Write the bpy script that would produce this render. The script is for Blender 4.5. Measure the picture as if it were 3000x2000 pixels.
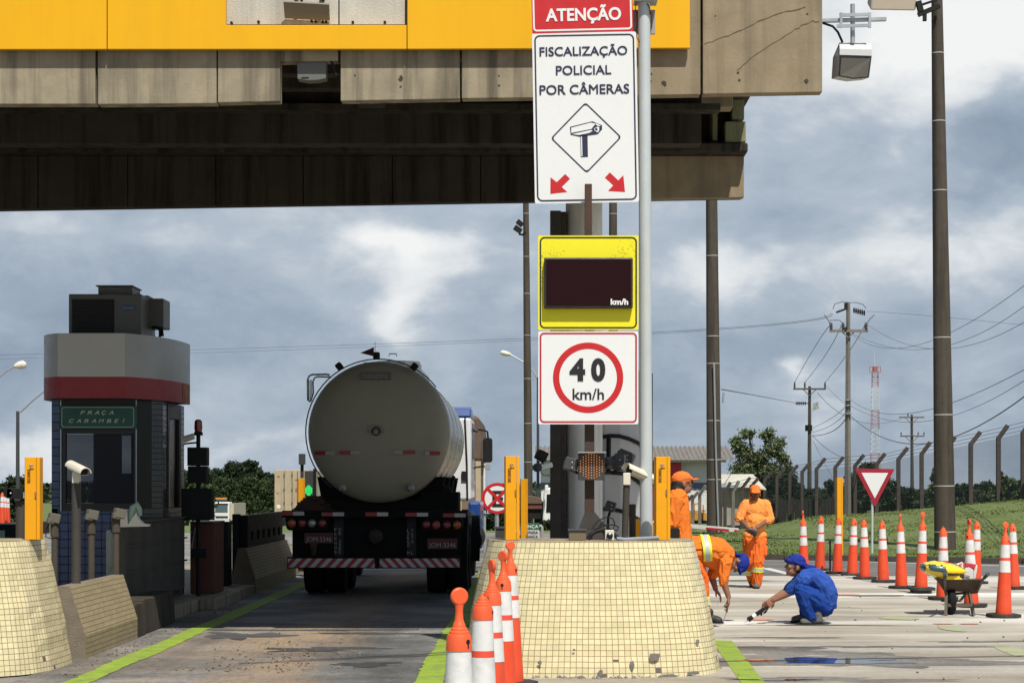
import bpy, bmesh, math, random
import numpy as np
from mathutils import Vector, Matrix, Euler, noise as mnoise

random.seed(7)
R = math.radians
scene = bpy.context.scene
for o in list(bpy.data.objects):
    bpy.data.objects.remove(o)
col = scene.collection

# ------------------------------------------------------------------ camera
F, CX, HY, CH = 5600.0, 1556.0, 1422.0, 1.62      # focal length in photo pixels, vanishing point, eye height
cam = bpy.data.cameras.new("camera")
cam.lens, cam.sensor_width = 36.0 * F / 3000.0, 36.0
cam.shift_x, cam.shift_y = -56.0 / 3000.0, 422.0 / 3000.0
cam.clip_start, cam.clip_end = 0.5, 6000.0
camo = bpy.data.objects.new("camera", cam)
camo.location, camo.rotation_euler = (0, 0, CH), (R(90), 0, 0)
col.objects.link(camo)
scene.camera = camo

# ------------------------------------------------------------------ light
LDIR = Vector((-0.2, 0.60, -1.0)).normalized()
sun = bpy.data.lights.new("sun", 'SUN')
sun.energy, sun.angle, sun.color = 4.5, R(0.5), (1.0, 0.95, 0.86)
suno = bpy.data.objects.new("sun", sun)
suno.rotation_euler = LDIR.to_track_quat('-Z', 'Y').to_euler()
suno.location = (0, 0, 60)
col.objects.link(suno)

scene.view_settings.view_transform = 'Standard'
scene.view_settings.look = 'None'
scene.view_settings.exposure = 0.22
scene.view_settings.gamma = 1.0
scene.view_settings.use_curve_mapping = False

class NT:
    def __init__(s, tree): s.t = tree
    def n(s, typ, **kw):
        nd = s.t.nodes.new(typ)
        for k, v in kw.items(): setattr(nd, k, v)
        return nd
    def link(s, a, b): s.t.links.new(a, b)
    def put(s, sock, v):
        if isinstance(v, bpy.types.NodeSocket): s.link(v, sock)
        else: sock.default_value = v
    def math(s, op, a, b=0.0, c=0.0, clamp=False):
        nd = s.n('ShaderNodeMath', operation=op, use_clamp=clamp)
        s.put(nd.inputs[0], a); s.put(nd.inputs[1], b)
        if op in ('MULTIPLY_ADD', 'SMOOTH_MIN', 'SMOOTH_MAX', 'COMPARE'): s.put(nd.inputs[2], c)
        return nd.outputs[0]
    def comb(s, x, y, z=0.0):
        nd = s.n('ShaderNodeCombineXYZ')
        for i, v in enumerate((x, y, z)): s.put(nd.inputs[i], v)
        return nd.outputs[0]
    def noise(s, vec, scale, detail=4.0, rough=0.55, dist=0.0):
        nd = s.n('ShaderNodeTexNoise')
        if vec is not None: s.link(vec, nd.inputs['Vector'])
        nd.inputs['Scale'].default_value = scale
        nd.inputs['Detail'].default_value = detail
        nd.inputs['Roughness'].default_value = rough
        nd.inputs['Distortion'].default_value = dist
        return nd.outputs['Fac']
    def ramp(s, fac, stops, interp='LINEAR'):
        nd = s.n('ShaderNodeValToRGB'); cr = nd.color_ramp; cr.interpolation = interp
        while len(cr.elements) > 1: cr.elements.remove(cr.elements[-1])
        for i, (p, c) in enumerate(stops):
            e = cr.elements[0] if i == 0 else cr.elements.new(p)
            e.position = p
            e.color = (*c, 1.0) if len(c) == 3 else c
        s.put(nd.inputs[0], fac)
        return nd.outputs[0]
    def mix(s, fac, a, b, mode='MIX'):
        nd = s.n('ShaderNodeMix', data_type='RGBA', blend_type=mode)
        s.put(nd.inputs[0], fac)
        for i, v in ((6, a), (7, b)):
            if isinstance(v, tuple) and len(v) == 3: v = (*v, 1.0)
            s.put(nd.inputs[i], v)
        return nd.outputs[2]
    def mapv(s, vec, scale=(1, 1, 1), loc=(0, 0, 0)):
        nd = s.n('ShaderNodeMapping'); s.link(vec, nd.inputs[0])
        nd.inputs['Scale'].default_value = scale; nd.inputs['Location'].default_value = loc
        return nd.outputs[0]

# ------------------------------------------------------------------ sky
world = bpy.data.worlds.new("World"); scene.world = world; world.use_nodes = True
world.node_tree.nodes.clear()
w = NT(world.node_tree)
sky = w.n('ShaderNodeTexSky', sky_type='NISHITA', sun_disc=False)
sky.sun_elevation = math.asin(-LDIR.z)
sky.sun_rotation = math.atan2(-LDIR.x, -LDIR.y)
tc = w.n('ShaderNodeTexCoord')
sp = w.n('ShaderNodeSeparateXYZ'); w.link(tc.outputs['Generated'], sp.inputs[0])
yy = w.math('MAXIMUM', w.math('ABSOLUTE', sp.outputs[1]), 0.12)
u = w.math('DIVIDE', sp.outputs[0], yy)
v = w.math('DIVIDE', sp.outputs[2], yy)
uv = w.comb(u, w.math('MULTIPLY', v, 1.75), w.math('MULTIPLY', sp.outputs[1], 0.7))
warp = w.n('ShaderNodeTexNoise'); w.link(uv, warp.inputs['Vector'])
warp.inputs['Scale'].default_value = 17.0; warp.inputs['Detail'].default_value = 7.0
ws = w.n('ShaderNodeSeparateColor'); w.link(warp.outputs['Color'], ws.inputs[0])
u2 = w.math('ADD', u, w.math('MULTIPLY', w.math('SUBTRACT', ws.outputs[0], 0.5), 0.075))
v2 = w.math('ADD', v, w.math('MULTIPLY', w.math('SUBTRACT', ws.outputs[1], 0.5), 0.06))
n1 = w.noise(uv, 6.0, 10.0, 0.60, 0.5)
n2 = w.noise(uv, 19.0, 9.0, 0.62, 0.4)
base = w.math('ADD', w.math('MULTIPLY', n1, 0.62), w.math('MULTIPLY', n2, 0.38))
base = w.math('ADD', w.math('MULTIPLY', w.math('SUBTRACT', base, 0.5), 0.95), 0.525)
def cloud(px, py, sx, sy, amp):                     # a cloud bank at a bearing and height of the real sky
    global base
    a = w.math('MULTIPLY', w.math('SUBTRACT', u2, (px - CX) / F), F / sx)
    b = w.math('MULTIPLY', w.math('SUBTRACT', v2, (HY - py) / F), F / sy)
    e = w.math('EXPONENT', w.math('MULTIPLY', w.math('ADD', w.math('POWER', w.math('ABSOLUTE', a), 2.0), w.math('POWER', w.math('ABSOLUTE', b), 2.0)), -1.0))
    base = w.math('ADD', base, w.math('MULTIPLY', e, amp))
for c in ((1080, 715, 90, 50, .15), (1210, 745, 140, 75, .24), (1330, 715, 90, 50, .15), (1190, 860, 95, 90, .20), (1150, 950, 60, 70, .12),
          (2480, 150, 420, 230, .34), (2950, 80, 320, 170, .36), (2930, 430, 260, 140, -.16), (2330, 430, 130, 110, -.03),
          (2900, 690, 260, 110, .24), (2170, 790, 150, 60, .20), (2620, 770, 280, 70, .14), (200, 1345, 500, 55, .16), (800, 1290, 350, 40, .10),
          (2430, 1190, 150, 60, .17), (2290, 1120, 45, 40, .22), (700, 960, 900, 110, -.06), (300, 660, 500, 60, .07), (2100, 1050, 500, 120, -.07),
          (2650, 1300, 500, 70, -.05), (1480, 780, 90, 80, .08)):
    cloud(*c)
clouds = w.ramp(base, [(0.0, (.15, .195, .26)), (.30, (.20, .255, .335)), (.46, (.27, .33, .405)), (.60, (.37, .425, .49)), (.74, (.58, .61, .635)), (.90, (.74, .745, .74))])
sc = w.n('ShaderNodeVectorMath', operation='SCALE'); w.link(clouds, sc.inputs[0]); sc.inputs['Scale'].default_value = 15.2
# thick cloud ahead of us, broken cloud with open blue behind and overhead, thinned to lower the fill light
cover = w.math('MULTIPLY_ADD', w.math('MULTIPLY', w.math('ADD', w.math('SUBTRACT', sp.outputs[1], w.math('MULTIPLY', sp.outputs[2], 0.6)), 0.1), 2.2, clamp=True), 0.79, 0.18)
skymix = w.mix(cover, sky.outputs[0], sc.outputs[0])
bg = w.n('ShaderNodeBackground'); w.link(skymix, bg.inputs[0]); bg.inputs[1].default_value = 0.07
wo = w.n('ShaderNodeOutputWorld'); w.link(bg.outputs[0], wo.inputs[0])

# ------------------------------------------------------------------ helpers
def P(px, py, Z):                                   # bearing of the photo + a chosen distance -> metres
    return Vector(((px - CX) * Z / F, Z, CH - (py - HY) * Z / F))
def G(px, py, z=0.0):                               # point on the ground seen at that bearing
    Z = (CH - z) * F / (py - HY)
    return P(px, py, Z)

ABS = {}
def tag(o, label=None, cat=None, group=None, kind=None):
    if label: o['label'] = label
    if cat: o['category'] = cat
    if group: o['group'] = group
    if kind: o['kind'] = kind
    return o
def thing(name, loc, label, cat, group=None):
    o = bpy.data.objects.new(name, None); col.objects.link(o)
    o.location = loc; o.empty_display_size = 0.3
    ABS[o.name] = Vector(loc)
    return tag(o, label, cat, group)
def copy_tree(o, parent=None):
    c = o.copy(); col.objects.link(c)
    if parent: c.parent = parent
    ABS[c.name] = ABS[o.name]
    for ch in list(o.children): copy_tree(ch, c)
    return c

def circle(r, n, a0=0.0, a1=2 * math.pi, full=True):
    k = n if full else n + 1
    return [(r * math.cos(a0 + (a1 - a0) * i / n), r * math.sin(a0 + (a1 - a0) * i / n)) for i in range(k)]
def rrect(w_, h_, r, n=5):
    out = []
    for (sx, sy, a) in ((1, -1, -90), (1, 1, 0), (-1, 1, 90), (-1, -1, 180)):
        for i in range(n + 1):
            t = R(a + 90 * i / n)
            out.append((sx * (w_ / 2 - r) + r * math.cos(t), sy * (h_ / 2 - r) + r * math.sin(t)))
    return out
def frame_of(d):
    d = d.normalized()
    up = Vector((0, 0, 1)) if abs(d.z) < 0.95 else Vector((1, 0, 0))
    a = d.cross(up).normalized(); b = a.cross(d).normalized()
    return a, b

class MB:
    def __init__(s): s.v, s.f, s.m, s.s, s.uv = [], [], [], [], []
    def add(s, verts, faces, mi=0, smooth=False, uvs=None):
        k = len(s.v)
        s.v += [Vector(p) for p in verts]
        for i, fc in enumerate(faces):
            s.f.append([k + j for j in fc]); s.m.append(mi); s.s.append(smooth)
            s.uv.append([uvs[j] for j in fc] if uvs else [(0, 0)] * len(fc))
        return s
    def box(s, x0, x1, y0, y1, z0, z1, mi=0):
        vs = [(x, y, z) for x in (x0, x1) for y in (y0, y1) for z in (z0, z1)]
        return s.add(vs, [(0, 1, 3, 2), (4, 6, 7, 5), (0, 4, 5, 1), (2, 3, 7, 6), (0, 2, 6, 4), (1, 5, 7, 3)], mi)
    def obox(s, c, size, rot=(0, 0, 0), mi=0):
        m = Euler([R(a) for a in rot]).to_matrix(); c = Vector(c)
        vs = [c + m @ Vector((x * size[0] / 2, y * size[1] / 2, z * size[2] / 2)) for x in (-1, 1) for y in (-1, 1) for z in (-1, 1)]
        return s.add(vs, [(0, 1, 3, 2), (4, 6, 7, 5), (0, 4, 5, 1), (2, 3, 7, 6), (0, 2, 6, 4), (1, 5, 7, 3)], mi)
    def bar(s, p0, p1, wd, ht, mi=0):
        p0, p1 = Vector(p0), Vector(p1); a, b = frame_of(p1 - p0)
        vs = [p + a * (i * wd / 2) + b * (j * ht / 2) for p in (p0, p1) for (i, j) in ((-1, -1), (1, -1), (1, 1), (-1, 1))]
        return s.add(vs, [(0, 1, 2, 3), (7, 6, 5, 4), (0, 4, 5, 1), (1, 5, 6, 2), (2, 6, 7, 3), (3, 7, 4, 0)], mi)
    def path(s, pts, r, n=8, mi=0, caps=True):
        pts = [Vector(p) for p in pts]
        rr = r if isinstance(r, (list, tuple)) else [r] * len(pts)
        vs, fs = [], []
        d0 = (pts[1] - pts[0]); a, b = frame_of(d0)
        for i, p in enumerate(pts):
            d = (pts[min(i + 1, len(pts) - 1)] - pts[max(i - 1, 0)]).normalized()
            a = (a - d * a.dot(d)).normalized(); b = d.cross(a)
            for k in range(n):
                t = 2 * math.pi * k / n
                vs.append(p + a * (rr[i] * math.cos(t)) + b * (rr[i] * math.sin(t)))
        for i in range(len(pts) - 1):
            for k in range(n):
                q = (k + 1) % n
                fs.append((i * n + k, i * n + q, (i + 1) * n + q, (i + 1) * n + k))
        s.add(vs, fs, mi, True)
        if caps:
            k0 = len(s.v) - len(vs)
            s.f.append([k0 + k for k in range(n)][::-1]); s.m.append(mi); s.s.append(False); s.uv.append([(0, 0)] * n)
            s.f.append([k0 + (len(pts) - 1) * n + k for k in range(n)]); s.m.append(mi); s.s.append(False); s.uv.append([(0, 0)] * n)
        return s
    def cyl(s, p0, p1, r0, r1=None, n=14, mi=0):
        return s.path([p0, p1], [r0, r0 if r1 is None else r1], n, mi)
    def lathe(s, prof, o=(0, 0, 0), ax=(0, 0, 1), n=24, mi=0, smooth=True):
        # prof: (radius, height[, material])
        o, ax = Vector(o), Vector(ax).normalized(); a, b = frame_of(ax)
        rings = []
        for q in prof:
            ring = []
            for k in range(n):
                t = 2 * math.pi * k / n
                ring.append(o + ax * q[1] + a * (q[0] * math.cos(t)) + b * (q[0] * math.sin(t)))
            rings.append(ring)
        for i in range(len(prof) - 1):
            m_ = prof[i][2] if len(prof[i]) > 2 else mi
            vs = rings[i] + rings[i + 1]
            s.add(vs, [(k, n + k, n + (k + 1) % n, (k + 1) % n) for k in range(n)], m_, smooth)
        return s
    def prism(s, poly, o, ax, ay, dep, mi=0):
        # polygon (a,b) in the plane o+a*ax+b*ay, pushed along dep
        o, ax, ay, dep = Vector(o), Vector(ax), Vector(ay), Vector(dep)
        n = len(poly)
        vs = [o + ax * p[0] + ay * p[1] for p in poly] + [o + ax * p[0] + ay * p[1] + dep for p in poly]
        return s.add(vs, [tuple(range(n)), tuple(range(2 * n - 1, n - 1, -1))] + [(i, i + n, (i + 1) % n + n, (i + 1) % n) for i in range(n)], mi)
    def ring(s, outer, inner, o, ax, ay, dep, mi=0):
        o, ax, ay, dep = Vector(o), Vector(ax), Vector(ay), Vector(dep)
        n = len(outer)
        q = lambda p: o + ax * p[0] + ay * p[1]
        vs = [q(p) for p in outer] + [q(p) for p in inner] + [q(p) + dep for p in outer] + [q(p) + dep for p in inner]
        fs = []
        for i in range(n):
            j = (i + 1) % n
            fs += [(i, j, n + j, n + i), (2 * n + i, 3 * n + i, 3 * n + j, 2 * n + j), (i, 2 * n + i, 2 * n + j, j), (n + i, n + j, 3 * n + j, 3 * n + i)]
        return s.add(vs, fs, mi)
    def ell(s, c, rad, rot=None, n=12, mi=0):
        c = Vector(c); m = rot if rot is not None else Matrix.Identity(3)
        vs, fs = [], []
        h = n // 2 + 1
        for i in range(h + 1):
            ph = math.pi * i / h
            for k in range(n):
                t = 2 * math.pi * k / n
                vs.append(c + m @ Vector((rad[0] * math.sin(ph) * math.cos(t), rad[1] * math.sin(ph) * math.sin(t), rad[2] * math.cos(ph))))
        for i in range(h):
            for k in range(n):
                fs.append((i * n + k, (i + 1) * n + k, (i + 1) * n + (k + 1) % n, i * n + (k + 1) % n))
        return s.add(vs, fs, mi, True)
    def split(s, name, mats, parent=None, bevel=0.0):
        # every separate piece becomes an object of its own
        lab = list(range(len(s.v)))
        def find(i):
            while lab[i] != i: lab[i] = lab[lab[i]]; i = lab[i]
            return i
        for fc in s.f:
            r0 = find(fc[0])
            for j in fc[1:]: lab[find(j)] = r0
        groups = {}
        for k, fc in enumerate(s.f): groups.setdefault(find(fc[0]), []).append(k)
        out = []
        for ks in groups.values():
            q = MB(); mp = {}
            for k in ks:
                fc = []
                for j in s.f[k]:
                    if j not in mp: mp[j] = len(q.v); q.v.append(s.v[j])
                    fc.append(mp[j])
                q.f.append(fc); q.m.append(s.m[k]); q.s.append(s.s[k]); q.uv.append(s.uv[k])
            out.append(q.build(name, mats, parent, bevel=bevel))
        return out
    def build(s, name, mats, parent=None, loc=None, bevel=0.0, merge=False):
        off = ABS[parent.name] if parent else Vector(loc or (0, 0, 0))
        me = bpy.data.meshes.new(name)
        me.from_pydata([tuple(p - off) for p in s.v], [], s.f)
        if not isinstance(mats, (list, tuple)): mats = [mats]
        for m_ in mats: me.materials.append(m_)
        me.polygons.foreach_set('material_index', s.m)
        me.polygons.foreach_set('use_smooth', s.s)
        if any(any(t != (0, 0) for t in u_) for u_ in s.uv):
            lay = me.uv_layers.new(name='UVMap')
            flat = [c for u_ in s.uv for t in u_ for c in t]
            lay.data.foreach_set('uv', flat)
        bm = bmesh.new(); bm.from_mesh(me)
        bmesh.ops.remove_doubles(bm, verts=bm.verts, dist=1e-5)
        if merge: bmesh.ops.recalc_face_normals(bm, faces=bm.faces)
        else: bmesh.ops.recalc_face_normals(bm, faces=bm.faces)
        bm.to_mesh(me); bm.free(); me.update()
        if any(s.s): me.set_sharp_from_angle(angle=R(38))
        o = bpy.data.objects.new(name, me); col.objects.link(o)
        if parent: o.parent = parent; ABS[o.name] = off
        else: o.location = off; ABS[o.name] = off
        if bevel:
            b = o.modifiers.new('bevel', 'BEVEL'); b.width = bevel; b.segments = 2; b.limit_method = 'ANGLE'; b.angle_limit = R(35)
        return o

def raw_mesh(name, verts, faces, mat_, parent=None, loc=(0, 0, 0)):
    off = ABS[parent.name] if parent else Vector(loc)
    me = bpy.data.meshes.new(name)
    va = np.asarray(verts, dtype=float) - np.array(off)
    me.from_pydata(va.tolist(), [], faces if isinstance(faces, list) else faces.tolist())
    me.materials.append(mat_); me.update()
    o = bpy.data.objects.new(name, me); col.objects.link(o)
    if parent: o.parent = parent
    else: o.location = off
    ABS[o.name] = off
    return o

X_, Y_, Z_ = Vector((1, 0, 0)), Vector((0, 1, 0)), Vector((0, 0, 1))

def text(body, c, width, height, mat_, parent, ax=X_, up=Z_, depth=0.003, bold=0.0, name='lettering', shear=0.0, thick=0.0):
    cu = bpy.data.curves.new('t', 'FONT'); cu.body = body; cu.offset = bold; cu.extrude = 0.05; cu.shear = shear
    cu.resolution_u = 4
    to = bpy.data.objects.new('t', cu); col.objects.link(to)
    bpy.context.view_layer.update()
    me = bpy.data.meshes.new_from_object(to.evaluated_get(bpy.context.evaluated_depsgraph_get()))
    bpy.data.objects.remove(to); bpy.data.curves.remove(cu)
    xs = [q.co.x for q in me.vertices]; ys = [q.co.y for q in me.vertices]
    cu2 = 0.73                                       # capital height of the built-in font, per unit size
    x0, x1 = min(xs), max(xs)
    sx = width / (x1 - x0); sy = height / cu2
    off = ABS[parent.name]; nrm = Vector(ax).cross(Vector(up))
    for q in me.vertices:
        p = q.co.copy()
        q.co = Vector(c) + Vector(ax) * ((p.x - (x0 + x1) / 2) * sx) + Vector(up) * (p.y * sy - height / 2) + nrm * (p.z / 0.05 * depth) - off
    if thick:                                        # heavier strokes: the same letters struck three times, a hair apart
        bm = bmesh.new(); bm.from_mesh(me); src = list(bm.verts) + list(bm.edges) + list(bm.faces)
        for k_, (sx_, sy_) in enumerate(((-thick, 0), (0, thick))):
            dup = bmesh.ops.duplicate(bm, geom=src)['geom']
            bmesh.ops.translate(bm, verts=[q for q in dup if isinstance(q, bmesh.types.BMVert)], vec=Vector(ax) * sx_ + Vector(up) * sy_ + nrm * (.0002 * (k_ + 1)))
        bm.to_mesh(me); bm.free()
    me.name = name; me.materials.clear(); me.materials.append(mat_)
    o = bpy.data.objects.new(name, me); col.objects.link(o); o.parent = parent; ABS[o.name] = off
    return o

# ------------------------------------------------------------------ materials
MATS = {}
obj_rand = ('orange cone plastic', 'white cone sleeve', 'orange cone cap')
def M(name, c, rough=0.6, metal=0.0, var=0.0, vs=3.0, bump=0.0, bs=60.0, streak=0.0, stc=None, emit=None, es=1.0, spec=0.5, alpha=None, coat=0.0, dirt=0.0, dc=(.10, .085, .065), ds=1.3):
    if name in MATS: return MATS[name]
    m_ = bpy.data.materials.new(name); m_.use_nodes = True
    t = NT(m_.node_tree); b = m_.node_tree.nodes['Principled BSDF']
    b.inputs['Roughness'].default_value = rough; b.inputs['Metallic'].default_value = metal
    b.inputs['Specular IOR Level'].default_value = spec
    b.inputs['Coat Weight'].default_value = coat
    tcd = t.n('ShaderNodeTexCoord'); oc = tcd.outputs['Object']
    cc = (*c, 1.0); out = None
    if name in obj_rand:                              # every cone has its own wear
        oi = t.n('ShaderNodeObjectInfo'); va = t.n('ShaderNodeVectorMath', operation='ADD'); t.link(oc, va.inputs[0]); t.link(oi.outputs['Location'], va.inputs[1]); oc = va.outputs[0]
    if var or streak or dirt:
        out = t.n('ShaderNodeRGB').outputs[0]; out.default_value = cc
        if var:
            nz = t.noise(oc, vs, 6, 0.6)
            k = t.math('MULTIPLY_ADD', t.math('SUBTRACT', nz, 0.5), 4 * var, 1.0)
            nd = t.n('ShaderNodeVectorMath', operation='SCALE'); t.link(out, nd.inputs[0]); t.link(k, nd.inputs['Scale']); out = nd.outputs[0]
        if streak:
            nz = t.noise(t.mapv(oc, (4.0, 4.0, 0.22)), 1.4, 6, 0.62)
            k = t.math('MULTIPLY', t.math('MULTIPLY', t.math('SUBTRACT', nz, 0.47), 5.0, clamp=True), streak)
            out = t.mix(k, out, stc or (.06, .055, .045))
        if dirt:
            nz = t.noise(oc, ds, 8, 0.7, 0.6)
            k = t.math('MULTIPLY', t.math('MULTIPLY', t.math('SUBTRACT', nz, 0.48), 4.0, clamp=True), dirt)
            out = t.mix(k, out, dc)
        t.link(out, b.inputs['Base Color'])
        rz = t.math('MULTIPLY_ADD', t.math('SUBTRACT', t.noise(oc, 9.0, 4), 0.5), 0.35, rough, clamp=True)
        t.link(rz, b.inputs['Roughness'])
    else:
        b.inputs['Base Color'].default_value = cc
    if bump:
        bn = t.n('ShaderNodeBump'); bn.inputs['Strength'].default_value = bump; bn.inputs['Distance'].default_value = 0.02
        t.link(t.noise(oc, bs, 5, 0.6), bn.inputs['Height']); t.link(bn.outputs[0], b.inputs['Normal'])
    if emit:
        b.inputs['Emission Color'].default_value = (*emit, 1); b.inputs['Emission Strength'].default_value = es
    if alpha is not None:
        b.inputs['Alpha'].default_value = alpha
    MATS[name] = m_
    return m_

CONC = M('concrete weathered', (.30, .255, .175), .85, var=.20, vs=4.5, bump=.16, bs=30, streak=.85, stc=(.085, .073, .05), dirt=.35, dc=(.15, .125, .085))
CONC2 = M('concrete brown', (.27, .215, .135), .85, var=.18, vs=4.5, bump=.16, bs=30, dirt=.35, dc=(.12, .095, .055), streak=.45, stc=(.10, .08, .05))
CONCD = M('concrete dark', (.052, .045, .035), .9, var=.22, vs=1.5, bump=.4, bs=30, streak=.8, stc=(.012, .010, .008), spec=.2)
CONCM = M('concrete mossy', (.20, .20, .11), .9, var=.25, vs=4, bump=.4, bs=30, streak=.5, stc=(.06, .065, .03))
CONCP = M('concrete pole', (.075, .062, .048), .85, var=.15, vs=5, bump=.3, bs=60, streak=.7, stc=(.026, .022, .018), spec=.3)
YEL = M('yellow cladding', (.78, .405, .006), .5, var=.02, vs=1.5, spec=.25, streak=.10, stc=(.45, .22, .01))
YPOST = M('yellow post paint', (.78, .34, .006), .5, spec=.3, var=.05, vs=5, dirt=.12, dc=(.35, .17, .03))
BLACK = M('black rubber', (.012, .012, .012), .7, spec=.25)
BLK = M('black metal', (.014, .014, .014), .6, var=.1, spec=.2)
DKGREY = M('dark grey metal', (.045, .047, .05), .5, var=.1)
GALV = M('galvanised steel', (.42, .45, .47), .42, metal=.55, var=.08, vs=8)
GPOST = M('grey painted post', (.50, .545, .55), .45, metal=.1, var=.05, vs=4, dirt=.12)
RUST = M('rusty steel', (.052, .031, .022), .8, var=.25, vs=9, bump=.3, dirt=.5, dc=(.12, .04, .018))
DRUST = M('dark painted steel', (.05, .043, .036), .75, var=.2, vs=6, bump=.2)
WSIGN = M('white sign sheet', (.74, .75, .74), .38, var=.015, vs=20, coat=.1)
RSIGN = M('red sign sheet', (.52, .015, .018), .42, var=.02, vs=10)
YSIGN = M('fluorescent yellow sheet', (.80, .72, .012), .5, var=.02, vs=6)
NAVY = M('navy sign ink', (.016, .02, .055), .5)
INK = M('black sign ink', (.012, .012, .014), .5)
ORNG = M('orange cone plastic', (.72, .068, .018), .55, var=.07, vs=9, ds=4.0, dirt=.35, dc=(.45, .12, .06))
ORNG2 = M('orange cone cap', (.78, .105, .028), .5, var=.05, vs=9, dirt=.12, dc=(.45, .14, .07))
RETRO = M('white cone sleeve', (.68, .68, .67), .5, var=.06, vs=12, ds=5.0, dirt=.55, dc=(.36, .34, .30), bump=.15, bs=25)
RETRED = M('red cone stripe', (.72, .075, .04), .5, var=.04)
WHITE = M('white paint', (.72, .72, .70), .45, var=.04, vs=4, dirt=.12, dc=(.35, .33, .28))
CREAM = M('cream camera paint', (.70, .66, .54), .45, var=.04, dirt=.15)
BEIGE = M('beige box paint', (.40, .34, .255), .5, var=.06, dirt=.15)
GREYB = M('grey box paint', (.30, .30, .285), .5, var=.08, vs=3, dirt=.15)
SKINA = M('skin brown', (.27, .125, .075), .55, var=.08, vs=14)
SKINB = M('skin dark brown', (.17, .08, .05), .55, var=.08, vs=14)
HAIR = M('black hair', (.01, .009, .008), .7, bump=.6, bs=90)
def cloth(name, c, sc_=14): return M(name, c, .9, var=.09, vs=4, bump=.8, bs=sc_, spec=.12, dirt=.28, dc=tuple(q * .35 + .02 for q in c))
OSHIRT = cloth('orange work shirt', (.84, .30, .075))
OSHIRT2 = cloth('orange work shirt deep', (.76, .19, .028))
OTROU = cloth('orange work trousers', (.76, .155, .03))
BSHIRT = cloth('blue work shirt', (.030, .085, .36))
BTROU = cloth('blue work trousers', (.014, .05, .25))
BCAP = cloth('blue cap cloth', (.018, .035, .24), 30)
OCAP = cloth('orange cap cloth', (.88, .20, .04), 40)
BOOTG = M('worn grey boot', (.12, .115, .10), .8, var=.15, vs=12, bump=.3)
BOOTB = M('black boot', (.02, .019, .018), .6, var=.15, bump=.3)
SILV = M('silver reflective tape', (.50, .50, .49), .4)
LIME = M('lime reflective tape', (.72, .85, .06), .5)
GLASSD = M('dark window glass', (.011, .010, .010), .25, spec=.15)
LEAF = None

def tile_mat(name, c, grout, rough=.25, only_h=False, var=.08, gw=.10):
    m_ = bpy.data.materials.new(name); m_.use_nodes = True
    t = NT(m_.node_tree); b = m_.node_tree.nodes['Principled BSDF']
    uvn = t.n('ShaderNodeUVMap'); sp_ = t.n('ShaderNodeSeparateXYZ'); t.link(uvn.outputs[0], sp_.inputs[0])
    oc = t.n('ShaderNodeTexCoord').outputs['Object']
    wob = t.math('MULTIPLY', t.math('SUBTRACT', t.noise(oc, 5.0, 3), 0.5), 0.16)
    uu = t.math('ADD', sp_.outputs[0], wob); vv = t.math('ADD', sp_.outputs[1], wob)
    def edge(x):
        fr = t.math('FRACT', x)
        return t.math('LESS_THAN', t.math('MINIMUM', fr, t.math('SUBTRACT', 1.0, fr)), gw / 2)
    g = edge(vv) if only_h else t.math('MAXIMUM', edge(uu), edge(vv))
    wn_ = t.n('ShaderNodeTexWhiteNoise'); t.link(t.comb(t.math('FLOOR', uu), t.math('FLOOR', vv)), wn_.inputs[0])
    k = t.math('MULTIPLY_ADD', t.math('SUBTRACT', wn_.outputs[0], .5), 2 * var, 1.0)
    rgb = t.n('ShaderNodeRGB').outputs[0]; rgb.default_value = (*c, 1)
    sc_ = t.n('ShaderNodeVectorMath', operation='SCALE'); t.link(rgb, sc_.inputs[0]); t.link(k, sc_.inputs['Scale'])
    dirt = t.math('MULTIPLY', t.math('MULTIPLY', t.math('SUBTRACT', t.noise(oc, 2.2, 8, .7), .50), 4.0, clamp=True), .13)
    cc = t.mix(dirt, sc_.outputs[0], (.28, .24, .15))
    # splash dirt and missing tiles low on the block, where wheels and carts hit it
    sz = t.n('ShaderNodeSeparateXYZ'); t.link(oc, sz.inputs[0])
    low = t.math('MULTIPLY', t.math('SUBTRACT', 0.20, sz.outputs[2]), 4.5, clamp=True)
    spl = t.math('MULTIPLY', low, t.math('MULTIPLY', t.math('SUBTRACT', t.noise(oc, 6.0, 7, .7), .42), 4.5, clamp=True))
    cc = t.mix(t.math('MULTIPLY', spl, .35), cc, (.30, .25, .17))
    wn2 = t.n('ShaderNodeTexWhiteNoise'); t.link(t.comb(t.math('FLOOR', uu), t.math('FLOOR', vv), 7.3), wn2.inputs[0])
    gone = t.math('MULTIPLY', t.math('GREATER_THAN', t.math('MULTIPLY_ADD', low, .045, wn2.outputs[0]), 1.0005), 1.0)
    if not only_h: cc = t.mix(gone, cc, (.14, .12, .10))
    cc = t.mix(g, cc, grout)
    t.link(cc, b.inputs['Base Color'])
    t.link(t.math('MULTIPLY_ADD', g, .5, rough), b.inputs['Roughness'])
    bn = t.n('ShaderNodeBump'); bn.inputs['Strength'].default_value = .5; bn.inputs['Distance'].default_value = .004
    t.link(t.math('SUBTRACT', 1.0, g), bn.inputs['Height']); t.link(bn.outputs[0], b.inputs['Normal'])
    return m_
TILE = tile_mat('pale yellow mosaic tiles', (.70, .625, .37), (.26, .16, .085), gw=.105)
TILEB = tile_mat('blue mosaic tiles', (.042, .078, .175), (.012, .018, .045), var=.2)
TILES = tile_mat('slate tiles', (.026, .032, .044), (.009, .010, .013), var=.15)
TILEJ = tile_mat('tan ceramic courses', (.36, .285, .16), (.09, .06, .035), .5, only_h=True, var=.1)

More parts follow.
